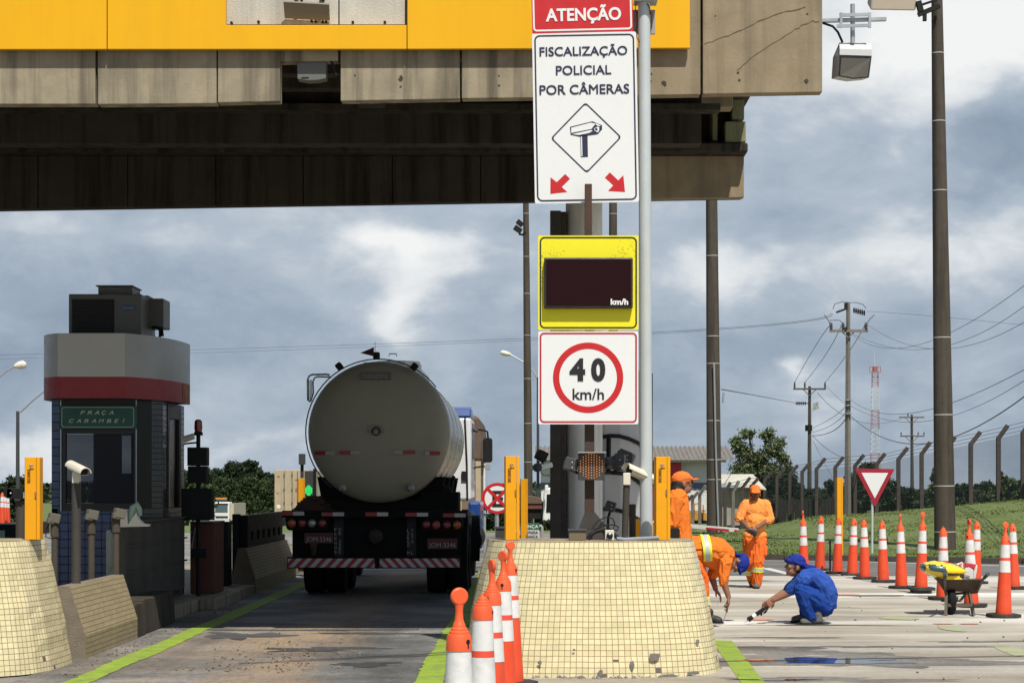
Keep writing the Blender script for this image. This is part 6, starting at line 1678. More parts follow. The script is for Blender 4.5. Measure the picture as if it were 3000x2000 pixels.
# ------------------------------------------------------------------ fence on the bank
fence = thing('security_fence', (X(2700, 85), 85, 1), 'security fence of angled concrete posts with wire mesh and barbed wire along the grass bank', 'fence')
FP = M('fence post concrete', (.048, .038, .033), .9, var=.25, vs=6, dirt=.4)
FPL = M('fence post pale', (.15, .135, .115), .9, var=.2)
fp = [(3062, 1255, 3090, 1215, 1450), (2997, 1268, 3024, 1228, 1455), (2925, 1284, 2952, 1246, 1460), (2844, 1301, 2872, 1265, 1472), (2770, 1317, 2798, 1280, 1480), (2700, 1330, 2725, 1295, 1490), (2632, 1345, 2659, 1311, 1500), (2568, 1360, 2593, 1328, 1508),
      (2505, 1364, 2531, 1332, 1512), (2447, 1369, 2471, 1338, 1516), (2392, 1374, 2418, 1342, 1520), (2350, 1382, 2372, 1356, 1525), (2314, 1390, 2337, 1362, 1530), (2276, 1400, 2300, 1372, 1540), (2240, 1408, 2263, 1380, 1545), (2200, 1425, 2222, 1400, 1550),
      (2172, 1432, 2198, 1398, 1555), (2148, 1440, 2165, 1408, 1558), (2124, 1445, 2140, 1412, 1560), (2050, 1450, 2068, 1420, 1562), (2029, 1460, 2046, 1440, 1562), (2014, 1468, 2030, 1450, 1562)]
tops, bends, bots = [], [], []
for i, (bx, by, tx, ty, gy) in enumerate(fp):
    Zc = 80 + i * 1.6 if i < 15 else 84 - (i - 15) * .5
    s_ = Zc / F; w_ = (12.5 - min(i, 12) * .3) * s_ if i < 15 else 9 * s_
    a, b_, c2 = P(bx, gy + 12, Zc), P(bx, by, Zc), P(tx, ty, Zc)
    a.z = min(a.z, terrain(a.x, a.y) - .2)
    m = MB(); m.bar(a, b_ + Z_ * w_ * .3, w_, w_); m.bar(b_ - (c2 - b_).normalized() * w_ * .2, c2, w_ * .98, w_ * .98); m.build('post', FPL if i in (19, 20) or i == 17 else FP, fence)
    tops.append(c2); bends.append(b_); bots.append(a)
m = MB()
for i in range(len(fp) - 1):
    for t in (.25, .6, .95):
        p, q = bends[i].lerp(tops[i], t), bends[i + 1].lerp(tops[i + 1], t)
        if (q - p).length < 12: m.path([p, q], .010, 4, caps=False)
m.split('barbed_wire', DKGREY, fence)
MESH = bpy.data.materials.new('wire mesh'); MESH.use_nodes = True
mb_ = MESH.node_tree.nodes['Principled BSDF']; mb_.inputs['Base Color'].default_value = (.10, .11, .12, 1); mb_.inputs['Alpha'].default_value = .30; mb_.inputs['Roughness'].default_value = .7
for i in range(14):
    m = MB(); p, q = bends[i], bends[i + 1]
    m.add([bots[i] + Y_ * .08, bots[i + 1] + Y_ * .08, q + Y_ * .08, p + Y_ * .08], [(0, 1, 2, 3)]); m.build('wire_mesh', MESH, fence)

# ------------------------------------------------------------------ sheds and workshop
Zc = 95.0
root = thing('workshop', (X(1862, Zc), Zc, 0), 'white workshop with grey corrugated roof behind the signs', 'building')
ROOF = M('fibre cement roof', (.20, .185, .165), .9, var=.2, vs=2, streak=.4, stc=(.10, .09, .08), bump=.3)
WALLW = M('white plaster wall', (.66, .66, .64), .85, var=.06, vs=1, dirt=.25, dc=(.4, .39, .36))
x0, x1 = X(1568, Zc), X(2150, Zc)
m = MB(); n_ = 300; pr = []
for i in range(n_ + 1):
    pr.append((x0 + (x1 - x0) * i / n_, .05 * math.sin(i * 2 * math.pi / 7.0)))
za, zb2 = zz(1345, Zc), zz(1304, Zc)
vs = [(x, Zc - .9, za + d) for x, d in pr] + [(x - .25 * 0, Zc + 2.6, zb2 + d) for x, d in pr] + [(x, Zc - .9, za + d - .03) for x, d in pr]
k = n_ + 1
m.add(vs, [(i, i + 1, k + i + 1, k + i) for i in range(n_)] + [(2 * k + i, 2 * k + i + 1, i + 1, i) for i in range(n_)], 0, True); m.build('roof', ROOF, root)
m = MB(); m.box(x0 + .2, x1 - .45, Zc - .75, Zc - .55, zz(1354, Zc), za - .03); m.build('eave_board', M('eave board', (.42, .37, .29), .7), root)
m = MB(); m.box(x0 + .3, x1 - .9, Zc, Zc + 5, -.1, zz(1350, Zc)); m.build('wall', WALLW, root)
m = MB(); m.box(x0 + .28, x1 - .88, Zc - .03, Zc - .002, zz(1433, Zc), zz(1413, Zc)); m.build('blue_band', M('slate blue band', (.10, .13, .19), .6), root)
m = MB(); m.box(X(1900, Zc), X(1994, Zc), Zc - .4, Zc - .2, zz(1414, Zc), zz(1353, Zc)); m.box(X(1905, Zc), X(1915, Zc), Zc - .3, Zc - .1, -.1, zz(1414, Zc)); tag(m.build('red_board', M('red board', (.40, .014, .03), .5), loc=(X(1945, Zc), Zc, 2)), 'plain dark red board in front of the white workshop wall', 'board')
m = MB(); m.box(X(1999, Zc - 4), X(2070, Zc - 4), Zc - 6, Zc - 2, zz(1447, Zc - 4) - .06, zz(1447, Zc - 4)); 
for px in (2003, 2066): m.box(X(px, Zc - 4), X(px, Zc - 4) + .1, Zc - 5.9, Zc - 5.8, -.1, zz(1447, Zc - 4) - .061)
tag(m.build('canopy_roof', M('pale sheet', (.55, .55, .52), .7, dirt=.3), loc=(X(2035, Zc - 4), Zc - 4, 0)), 'low pale lean-to roof below the workshop wall, behind the standing worker', 'shed')
Zc = 88.0
root = thing('block_shed', (X(2170, Zc), Zc, 0), 'low grey block shed with a pale sheet roof behind the worker facing us', 'building')
BLOCK = M('grey block wall', (.30, .285, .25), .9, var=.12, vs=2, streak=.4, bump=.3)
m = MB(); m.box(X(2116, Zc), X(2222, Zc), Zc, Zc + 4, -.2, zz(1428, Zc)); m.build('wall', BLOCK, root)
m = MB(); a, b_ = zz(1424, Zc), zz(1387, Zc); m.add([(X(2108, Zc), Zc - .6, a + .15), (X(2240, Zc), Zc - .6, a - .12), (X(2228, Zc), Zc + 3, b_), (X(2108, Zc), Zc + 3, b_)] + [(X(2108, Zc), Zc - .6, a + .10), (X(2240, Zc), Zc - .6, a - .17), (X(2228, Zc), Zc + 3, b_ - .05), (X(2108, Zc), Zc + 3, b_ - .05)], [(0, 1, 2, 3), (7, 6, 5, 4), (0, 4, 5, 1), (1, 5, 6, 2), (2, 6, 7, 3), (3, 7, 4, 0)]); m.build('roof', M('pale roof sheet', (.50, .48, .40), .8, var=.1, dirt=.4), root)
# yellow machine behind the fence
Zc = 86.5
root = thing('yellow_machine', (X(2046, Zc), Zc, 0), 'yellow machine half hidden behind fence posts below the workshop', 'machine')
YM = M('machine yellow', (.50, .22, .015), .6, dirt=.4)
m = MB(); m.box(X(2034, Zc), X(2052, Zc), Zc, Zc + 1.5, zz(1525, Zc), zz(1500, Zc)); m.box(X(2060, Zc), X(2070, Zc), Zc, Zc + 1.5, zz(1525, Zc), zz(1500, Zc)); m.box(X(2016, Zc), X(2030, Zc), Zc, Zc + 1, zz(1530, Zc), zz(1500, Zc)); m.build('hood', YM, root, bevel=.04)
m = MB()
for (a, b_) in (((2034, 1476), (2050, 1474)), ((2020, 1497), (2068, 1495)), ((2050, 1474), (2051, 1500)), ((2034, 1476), (2034, 1500)), ((2060, 1478), (2061, 1500))): m.bar(P(*a, Zc), P(*b_, Zc), .06, .06)
m.build('roll_cage', YM, root)
m = MB(); m.box(X(2006, Zc), X(2076, Zc), Zc + .3, Zc + 2, -.1, zz(1526, Zc)); m.build('undercarriage', BLK, root)

# dark plank fence behind the posts
PLANK = M('dark weathered planks', (.018, .016, .013), .9, var=.3, vs=5, streak=.5, stc=(.015, .014, .012))
root = thing('plank_fence', (X(2350, 104), 104, 0), 'dark weathered plank fence behind the security fence posts', 'fence')
m = MB(); rr = random.Random(31); px = 2130
while px < 2492:
    Zp = 100 + (px - 2130) * .015; w_ = rr.uniform(.14, .2); top = 1462 + (px - 2130) * -.012 + rr.uniform(-5, 4)
    x = X(px, Zp); m.box(x, x + w_, Zp, Zp + .05, zz(1570, Zp), zz(top, Zp)); px += (w_ + rr.uniform(.0, .03)) * F / Zp
m.build('planks', PLANK, root)

# ------------------------------------------------------------------ trees
BARK = M('tree bark', (.05, .038, .027), .9, var=.3, vs=6, bump=.5)
LFDARK = leaf_mat('dark foliage', (.012, .022, .010), (.018, .032, .012), (.030, .048, .016))
LFMID = leaf_mat('mid foliage', (.020, .036, .013), (.034, .056, .017), (.056, .085, .027))
LFOL2 = leaf_mat('windblown foliage', (.06, .085, .036), (.095, .125, .05), (.16, .18, .09))
LFOL = leaf_mat('olive foliage', (.04, .06, .022), (.06, .085, .03), (.10, .12, .05))
def tree(name, label, base, lobes, n, size, mat_, trunk=.15, group=None, cat='tree', seed=1, shell=.55, droop=0.0, twigs=0, spread=.15):
    rng = np.random.default_rng(seed); rr = random.Random(seed)
    root = thing(name, tuple(base), label, cat, group)
    base = Vector(base); m = MB()
    top = max(l[0].z + l[1].z * .3 for l in lobes); cx2 = sum((l[0].x for l in lobes)) / len(lobes); cy2 = sum((l[0].y for l in lobes)) / len(lobes)
    fork = Vector((base.x + (cx2 - base.x) * .3, base.y, base.z + (min(l[0].z - l[1].z * .6 for l in lobes) - base.z) * .9 + .1))
    m.path([base - Z_ * .2, base.lerp(fork, .5) + Vector((rr.uniform(-.1, .1), 0, 0)), fork], [trunk * 1.2, trunk, trunk * .8], 8)
    for c, r_ in lobes:
        midp = fork.lerp(c, .5) + Vector((rr.uniform(-.2, .2), rr.uniform(-.2, .2), r_.z * .15))
        m.path([fork, midp, c], [trunk * .6, trunk * .4, trunk * .15], 6)
        for k in range(3 + twigs):
            e = c + Vector((rr.uniform(-1, 1) * r_.x, rr.uniform(-1, 1) * r_.y, rr.uniform(-.4, .9) * r_.z)) * .85
            m.path([midp.lerp(c, rr.uniform(.2, .9)), e], [trunk * .2, trunk * .05], 5)
    m.build('trunk', BARK, root)
    vol = np.array([l[1].x * l[1].y * l[1].z for l in lobes]) ** .67; vol = vol / vol.sum()
    V, Fc = [], []; kk = 0
    for (c, r_), p in zip(lobes, vol):
        k = int(n * p); nc = max(4, k // 26)
        # leaf clumps: many little groups near the surface of the lobe
        d = rng.normal(size=(nc, 3)); d /= np.linalg.norm(d, axis=1)[:, None]
        rad = rng.uniform(shell, 1.05, size=nc)[:, None]
        cl = d * rad * np.array([r_.x, r_.y, r_.z]) + np.array(c)
        which = rng.integers(0, nc, size=k)
        pts = cl[which] + rng.normal(size=(k, 3)) * np.array([r_.x, r_.y, r_.z]) * spread
        a = rng.normal(size=(k, 3)); a /= np.linalg.norm(a, axis=1)[:, None]
        if droop: a[:, 2] -= droop; a /= np.linalg.norm(a, axis=1)[:, None]
        b2 = np.cross(a, rng.normal(size=(k, 3))); b2 /= np.linalg.norm(b2, axis=1)[:, None]
        sz = size * rng.uniform(.6, 1.5, size=k)[:, None]
        q0, q1, q2, q3 = pts - a * sz, pts + b2 * sz * .45, pts + a * sz, pts - b2 * sz * .45
        V.append(np.stack([q0, q1, q2, q3], 1).reshape(-1, 3))
        Fc.append(np.arange(kk, kk + 4 * k).reshape(-1, 4)); kk += 4 * k
    raw_mesh('crown', np.concatenate(V), np.concatenate(Fc), mat_, root)
    return root
def lob(px, py, rx, ry, Zc, dy=0.0, rd=None):
    s_ = Zc / F
    return (P(px, py, Zc) + Y_ * dy, Vector((rx * s_, (rd or (rx + ry) / 2) * s_, ry * s_)))
zg = lambda px, Zc: terrain(X(px, Zc), Zc)
# wood behind the white lorry on the left
Zc = 255
defs = [('dark rounded tree at the left end of the wood behind the white lorry', 632, [(632, 1392, 26, 22), (622, 1440, 30, 40), (645, 1425, 22, 40)], LFDARK),
        ('dark tall domed tree above the white lorry', 690, [(685, 1370, 30, 20), (668, 1395, 24, 22), (705, 1395, 26, 25), (690, 1425, 40, 35)], LFDARK),
        ('dark tree with the highest round top in the wood, left of the cargo container', 738, [(735, 1363, 22, 16), (752, 1388, 22, 20), (738, 1410, 30, 30), (765, 1400, 14, 20)], LFDARK),
        ('dark small tree next to the cargo container top', 790, [(786, 1398, 18, 14), (800, 1418, 18, 22), (780, 1430, 25, 30)], LFDARK)]
for i, (lab, px, lb, lm) in enumerate(defs):
    tree('tree', lab, (X(px, Zc), Zc, zg(px, Zc)), [lob(a, b_, c2, d, Zc) for a, b_, c2, d in lb] + [lob(px, 1470, 45, 40, Zc)], 11000, .17, lm, .3, 'wood behind the white lorry', seed=20 + i)
Zc = 235
defs = [('mid green bushy tree just above the white lorry cab', 652, [(650, 1430, 34, 28), (640, 1465, 45, 40), (672, 1450, 30, 35)], LFMID),
        ('mid green broad tree in the middle of the wood right of the white lorry', 715, [(705, 1455, 35, 35), (728, 1470, 40, 40), (715, 1500, 55, 30), (735, 1425, 26, 30)], LFMID),
        ('mid green tree beside the cargo container', 785, [(780, 1440, 28, 35), (790, 1475, 35, 40), (770, 1500, 45, 30)], LFMID)]
for i, (lab, px, lb, lm) in enumerate(defs):
    tree('tree', lab, (X(px, Zc), Zc, zg(px, Zc)), [lob(a, b_, c2, d, Zc) for a, b_, c2, d in lb], 11000, .16, lm, .3, 'wood behind the white lorry', seed=30 + i)
Zc = 200
tree('tree', 'dark tree at the left edge behind the left yellow detector post', (X(45, Zc), Zc, zg(45, Zc)), [lob(50, 1415, 32, 22, Zc), lob(20, 1450, 40, 40, Zc), lob(70, 1450, 35, 50, Zc), lob(0, 1500, 50, 60, Zc), lob(60, 1510, 50, 60, Zc)], 9000, .24, LFDARK, .3, seed=41)
tree('tree', 'dark bushy tree seen between the toll booth and the black lane signal', (X(545, Zc), Zc, zg(545, Zc)), [lob(545, 1400, 14, 25, Zc), lob(550, 1450, 30, 40, Zc), lob(580, 1480, 45, 40, Zc), lob(540, 1490, 35, 40, Zc)], 5000, .22, LFMID, .25, seed=42)
# trees by the workshop
Zc = 120
tree('tree', 'windblown green tree with open twigs right of the workshop roof', (X(2225, Zc), Zc, 0), [lob(2158, 1298, 17, 18, Zc), lob(2190, 1270, 20, 14, Zc), lob(2176, 1322, 24, 24, Zc), lob(2250, 1276, 22, 16, Zc), lob(2280, 1296, 20, 16, Zc), lob(2262, 1318, 26, 20, Zc), lob(2222, 1345, 32, 22, Zc), lob(2292, 1340, 18, 18, Zc), lob(2178, 1372, 34, 24, Zc), lob(2250, 1378, 38, 24, Zc), lob(2305, 1372, 14, 16, Zc)], 8000, .10, LFOL2, .16, seed=51, shell=.1, twigs=7, spread=.36)
Zc = 118
tree('bush', 'dark ragged bush behind the security fence, beside the worker facing us', (X(2285, Zc), Zc, 0), [lob(2250, 1412, 35, 30, Zc), lob(2300, 1415, 38, 38, Zc), lob(2270, 1470, 50, 45, Zc), lob(2330, 1450, 25, 40, Zc), lob(2210, 1460, 35, 40, Zc)], 9000, .11, LFDARK, .15, cat='bush', seed=52, shell=.2, twigs=4, spread=.22)
tree('bush', 'dark tall bush peeping over the yield sign', (X(2545, 150), 150, 0), [lob(2540, 1375, 30, 18, 150), lob(2550, 1410, 45, 35, 150), lob(2580, 1450, 55, 45, 150), lob(2520, 1450, 50, 50, 150)], 7000, .22, LFDARK, .2, cat='bush', seed=53)
tree('bush', 'low dark bush between the yield sign and the thickest pole', (X(2650, 150), 150, 0), [lob(2640, 1455, 40, 28, 150), lob(2690, 1475, 45, 25, 150), lob(2600, 1470, 40, 35, 150)], 5000, .22, LFDARK, .2, cat='bush', seed=54)
tree('bush', 'thin leafy bush tight against the left side of the thickest pole', (X(2735, 130), 130, 0), [lob(2738, 1400, 10, 24, 130), lob(2735, 1440, 18, 30, 130)], 1200, .16, LFOL, .1, cat='bush', seed=55, shell=.2)
tree('tree', 'dark low hedge tree right of the thickest pole', (X(2840, 150), 150, 0), [lob(2815, 1440, 30, 18, 150), lob(2850, 1445, 40, 20, 150), lob(2890, 1430, 30, 18, 150), lob(2830, 1470, 60, 25, 150)], 5500, .2, LFDARK, .2, seed=56)
Zc = 92
tree('bush', 'leafy roadside shrub on the bank at the right edge beside a fence post', (X(2960, Zc), Zc, 1.1), [lob(2930, 1440, 30, 22, Zc), lob(2975, 1425, 35, 22, Zc), lob(2900, 1455, 28, 15, Zc), lob(2940, 1405, 14, 20, Zc), lob(3000, 1440, 35, 25, Zc)], 4500, .11, LFOL, .06, cat='bush', seed=57, shell=.2, twigs=4)
Zc = 125
tree('bush', 'bare twiggy shrub behind the slim yellow post', (X(2430, Zc), Zc, 0), [lob(2432, 1415, 14, 30, Zc), lob(2440, 1470, 30, 35, Zc), lob(2400, 1480, 30, 25, Zc)], 1600, .14, LFDARK, .08, cat='bush', seed=58, shell=.15, twigs=6)
tree('bush', 'dark hedge clump behind the plank fence near the tall pale power pole', (X(2470, 160), 160, 0), [lob(2455, 1480, 40, 25, 160), lob(2420, 1475, 35, 25, 160), lob(2360, 1470, 45, 30, 160), lob(2500, 1470, 40, 30, 160)], 7000, .24, LFDARK, .15, cat='bush', seed=59)
# low greenery beyond the tanker, between the signs
tree('bush', 'dark hedge beyond the no parking sign', (X(1430, 70), 70, 0), [lob(1430, 1520, 24, 28, 70), lob(1455, 1525, 22, 25, 70), lob(1408, 1535, 18, 25, 70)], 3500, .11, LFDARK, .08, cat='bush', seed=60)
tree('bush', 'dark hedge between the safety board and the steel column', (X(1600, 70), 70, 0), [lob(1600, 1545, 16, 20, 70), lob(1585, 1555, 16, 15, 70)], 1800, .09, LFDARK, .08, cat='bush', seed=61)

# far-off low woodland closing the horizon
rng = np.random.default_rng(5); n_ = 26000
wx = rng.uniform(-330, 480, n_); wy = 500 + 60 * rng.random(n_)
top_ = np.array([5.0 + 2.2 * mnoise.noise((x * .03, 3, 1)) + 1.2 * mnoise.noise((x * .14, 7, 1)) for x in wx])
wz = np.where(wx > 8, -5.0, -3.2) + top_ * rng.random(n_) ** .7
pts = np.stack([wx, wy, wz], 1); a = rng.normal(size=(n_, 3)); a /= np.linalg.norm(a, axis=1)[:, None]
b2 = np.cross(a, rng.normal(size=(n_, 3))); b2 /= np.linalg.norm(b2, axis=1)[:, None]; sz = rng.uniform(.5, 1.3, n_)[:, None]
tag(raw_mesh('wood', np.stack([pts - a * sz, pts + b2 * sz * .7, pts + a * sz, pts - b2 * sz * .7], 1).reshape(-1, 3), np.arange(4 * n_).reshape(-1, 4), LFDARK), kind='stuff')

# ------------------------------------------------------------------ vehicles far away
Zc = 205.0; gz = zg(655, Zc)
root = thing('white_lorry', (X(655, Zc), Zc, gz), 'far white lorry cab with orange roof light, facing us right of the black lane signal', 'lorry')
s_ = Zc / F
m = MB(); m.box(X(628, Zc), X(672, Zc), Zc, Zc + 2, zz(1522, Zc), zz(1470, Zc)); m.build('cab', WHITE, root, bevel=.1)
m = MB(); m.box(X(631, Zc), X(667, Zc), Zc - .05, Zc - .003, zz(1499, Zc), zz(1479, Zc)); m.build('windscreen', M('pale windscreen', (.10, .15, .16), .1, spec=.8), root)
m = MB(); m.box(X(630, Zc), X(668, Zc), Zc - .06, Zc - .004, zz(1478, Zc), zz(1474, Zc)); m.box(X(632, Zc), X(668, Zc), Zc - .05, Zc - .003, zz(1516, Zc), zz(1511, Zc)); m.build('dark_trim', BLK, root)
m = MB(); m.box(X(612, Zc), X(672, Zc), Zc - .2, Zc + .2, zz(1529, Zc), zz(1523, Zc)); m.build('bumper', WHITE, root, bevel=.03)
m = MB(); m.box(X(630, Zc), X(662, Zc), Zc + .3, Zc + .7, zz(1462, Zc), zz(1457, Zc)); m.build('roof_light', M('orange beacon bar', (.6, .26, .06), .4), root)
m = MB(); m.box(X(632, Zc), X(660, Zc), Zc + .3, Zc + .9, zz(1469.9, Zc), zz(1462.5, Zc)); m.build('roof_rack', DKGREY, root)
m = MB(); m.box(X(672.5, Zc), X(683, Zc), Zc + .5, Zc + 9, zz(1535, Zc), zz(1474, Zc)); m.build('load_box', M('cream load box', (.45, .40, .30), .7, dirt=.3), root)
m = MB(); m.box(X(615, Zc), X(680, Zc), Zc + .3, Zc + 8, gz + .5, zz(1523.5, Zc)); m.build('chassis', BLK, root)
for px in (622, 664):
    m = MB(); m.lathe([(.001, -.25), (.5, -.25), (.5, .25), (.001, .25)], (X(px, Zc), Zc + .8, gz + .5), X_, 20); m.build('wheel', TYRE, root)
Zc = 130.0; gz = zg(850, Zc)
root = thing('cargo_container', (X(845, Zc), Zc, gz), 'weathered cream container trailer left of the tanker', 'container')
CONT = M('cream container paint', (.43, .35, .235), .7, var=.1, vs=1.5, streak=.4, stc=(.26, .17, .10), dirt=.2)
xa, xb = X(804, Zc), X(905, Zc); m = MB(); m.box(xa, xb, Zc, Zc + 9, gz + .9, zz(1376, Zc)); m.build('box', CONT, root, bevel=.03)
m = MB()
for px in (833, 856, 872): m.box(X(px, Zc) - .02, X(px, Zc) + .02, Zc - .06, Zc - .002, gz + 1.0, zz(1380, Zc))
for px in (833, 856):
    for py in (1390, 1432, 1471): m.box(X(px, Zc) - .05, X(px, Zc) + .05, Zc - .09, Zc - .061, zz(py + 2, Zc), zz(py - 2, Zc))
m.build('locking_bar', M('rusty grey bar', (.12, .10, .085), .7), root)
m = MB()
for (px, py, w_, h_) in ((812, 1394, 8, 4), (865, 1403, 8, 5), (865, 1430, 8, 5), (865, 1437, 8, 4), (811, 1503, 9, 5), (811, 1443, 5, 3)): m.box(X(px, Zc), X(px + w_, Zc), Zc - .01, Zc - .003, zz(py + h_, Zc), zz(py, Zc))
m.split('red_mark', M('red brown marks', (.30, .09, .05), .7), root)
m = MB(); m.prism(circle(.14, 20), P(816, 1483, Zc - .012), X_, Z_, Y_ * .008); m.build('white_disc', WHITE, root)
m = MB(); m.box(X(804, Zc), X(820, Zc), Zc - .02, Zc - .003, zz(1510, Zc), zz(1500, Zc)); m.build('white_corner', WHITE, root)
m = MB(); m.box(xa + .1, xb - .1, Zc + .2, Zc + 9, gz + .35, gz + .89); m.build('chassis', BLK, root)
for x in (xa + .35, xb - .35):
    m = MB(); m.lathe([(.001, -.25), (.5, -.25), (.5, .25), (.001, .25)], (x, Zc + 1, gz + .5), X_, 20); m.build('wheel', TYRE, root)
Zc = 72.0
root = thing('white_lorry', (X(1598, Zc), Zc, 0), 'white lorry cab front mostly hidden behind the dark steel column', 'lorry')
m = MB(); m.prism([(X(px, Zc), zz(py, Zc)) for px, py in ((1590, 1520), (1594, 1440), (1600, 1428), (1700, 1425), (1700, 1560), (1592, 1560))], (0, Zc, 0), X_, Z_, Y_ * 2.2); m.build('cab', WHITE, root, bevel=.06)
m = MB(); m.prism([(X(px, Zc), zz(py, Zc)) for px, py in ((1600, 1500), (1602, 1447), (1690, 1447), (1690, 1500))], (0, Zc - .02, 0), X_, Z_, Y_ * .018); m.build('windscreen', GLASSD, root)
m = MB(); m.box(X(1596, Zc), X(1606, Zc), Zc - .5, Zc - .3, zz(1440, Zc), zz(1420, Zc)); m.build('mirror', WHITE, root, bevel=.03)
for x in (X(1604, Zc), X(1690, Zc)):
    m = MB(); m.lathe([(.001, -.2), (.5, -.2), (.5, .2), (.001, .2)], (x, Zc + .8, .5), X_, 20); m.build('wheel', TYRE, root)
Zc = 76.0
root = thing('brown_lorry', (X(1570, Zc), Zc, 0), 'maroon lorry load with brown cover between the slim pole and the steel column', 'lorry')
m = MB(); m.box(X(1520, Zc), X(1588, Zc), Zc, Zc + 5, .7, zz(1475, Zc)); m.build('load_body', M('maroon boards', (.13, .035, .03), .7, var=.2), root)
m = MB(); m.prism([(X(px, Zc), zz(py, Zc)) for px, py in ((1518, 1474), (1590, 1474), (1586, 1460), (1560, 1453), (1530, 1453))], (0, Zc - .05, 0), X_, Z_, Y_ * 5); m.build('cover', TARP, root)
m = MB(); m.box(X(1525, Zc), X(1584, Zc), Zc + .1, Zc + 5, .3, .69); m.build('chassis', BLK, root)
for px in (1530, 1580):
    m = MB(); m.lathe([(.001, -.2), (.5, -.2), (.5, .2), (.001, .2)], (X(px, Zc), Zc + .8, .5), X_, 20); m.build('wheel', TYRE, root)

# ------------------------------------------------------------------ street lamps
def streetlamp(label, pts, head, Zc, r=.05, pole=None):
    root = thing('street_lamp', (X(pole[0], Zc), Zc, zg(pole[0], Zc)), label, 'street lamp', 'slim street lamps')
    m = MB(); m.cyl((X(pole[0], Zc), Zc, zg(pole[0], Zc)), P(pole[0], pole[1], Zc), r * 1.6, r * 1.2); m.build('pole', DKGREY, root)
    m = MB(); m.path([P(a, b_, Zc) for a, b_ in pts], r * .7, 8); m.build('arm', GALV, root)
    a, b_ = P(*head[0], Zc), P(*head[1], Zc); m = MB(); m.path([a, a.lerp(b_, .4), a.lerp(b_, .8), b_], [.06, .13, .13, .05], 10); m.build('lamp_head', CREAM, root)
streetlamp('street lamp at the left edge with its arm reaching to the toll booth', [(52, 1208), (60, 1206), (90, 1178), (135, 1140)], ((130, 1143), (160, 1120)), 70, .05, (52, 1204))
streetlamp('street lamp whose curved arm enters from the left edge above the other lamp', [(-40, 1140), (-5, 1108), (20, 1085), (45, 1072)], ((43, 1073), (77, 1066)), 60, .04, (-42, 1135))
streetlamp('street lamp with a drooping arm behind the slim dark concrete pole', [(1575, 1110), (1562, 1085), (1530, 1058), (1495, 1038)], ((1497, 1039), (1466, 1031)), 95, .05, (1576, 1105))
# odds and ends at the left edge
Zc = 30.0
root = thing('cabinet', (X(15, Zc), Zc, .02), 'black cabinet with a pale mint door at the far left edge', 'cabinet')
m = MB(); m.box(X(-40, Zc), X(46, Zc), Zc, Zc + .5, 0, zz(1535, Zc)); m.build('body', BLK, root, bevel=.01); m = MB(); m.box(X(-40, Zc), X(15, Zc), Zc - .02, Zc - .001, .05, zz(1553, Zc)); m.build('door', MINT, root)
Zc = 19.3
root = thing('axle_camera', (X(35, Zc), Zc, .15), 'black round camera on a thick grey pipe behind the left yellow detector post', 'camera')
m = MB(); m.cyl((X(60, Zc), Zc, .0), (X(60, Zc), Zc, zz(1466, Zc)), .048); m.build('pipe', CONCP, root)
m = MB(); m.lathe([(.001, -.1), (.05, -.1), (.055, .06), (.001, .06)], P(32, 1444, Zc), Y_, 20); m.obox(P(50, 1444, Zc), (.16, .2, .1)); m.build('camera_body', BLK, root, bevel=.006); m = MB(); m.ell(P(31, 1444, Zc - .1), (.008, .006, .008)); m.build('lens', WSIGN, root)
m = MB(); m.obox(P(60, 1452, Zc - .02), (.10, .1, .06), (0, -10, 0)); m.build('side_box', GREYB, root)
sm = None
for (px, py, hx0, w_, lab) in ((158, 1517, 160, 28, 'grey lane lamp head on a slim post beside the left tiled nose'), (270, 1507, 268, 25, 'grey lane lamp head on a slim post in front of the blue tiles'), (350, 1503, 340, 26, 'brownish lane lamp head close to the mint arm housing')):
    Zc = 20.2; root = thing('lane_lamp', (X(hx0, Zc), Zc, .15), lab, 'lamp', 'small lane lamps by the toll booth')
    m = MB(); m.obox(P(px, py, Zc), (.11, .14, .10), (0, 12, 25)); m.obox(P(px - 10, py + 8, Zc - .03), (.07, .1, .06), (0, 12, 25)); m.build('head', M('shaded weathered lamp grey', (.115, .105, .08), .85, var=.15, dirt=.4), root, bevel=.008)  # dark grey holds both weathering and the shade on the heads
    m = MB(); m.cyl((X(hx0, Zc), Zc, .15), (X(hx0, Zc), Zc, zz(py + 18, Zc)), .034, n=12); m.cyl((X(hx0, Zc), Zc, zz(py + 55, Zc)), (X(hx0, Zc), Zc, zz(py + 15, Zc)), .045, n=12); m.build('post', CONCP, root)
    m = MB(); m.path([P(px - 10, py + 10, Zc), P(px - 22, py + 30, Zc), P(px - 24, py + 55, Zc), P(px - 8, py + 60, Zc)], .006, 6); m.build('cable', BLACK, root)
# tiny cones far left
for k, px in enumerate((6, 14, 22)):
    src = protoN; o = copy_tree(src); Zc = 62 + k
    o['label'] = ('tiny far cone at the very left edge', 'tiny far cone second from the left edge', 'tiny far cone third from the left edge, nearest the yellow post')[k]
    o.location = (X(px, Zc), Zc, zz(1535, Zc))
m = MB(); m.box(X(-60, 61), X(30, 61), 61, 66, 0, zz(1535, 61)); tag(m.build('median_wall', CONCD, loc=(X(-10, 61), 61, 0)), 'low concrete wall carrying the tiny far cones at the left edge', 'wall')

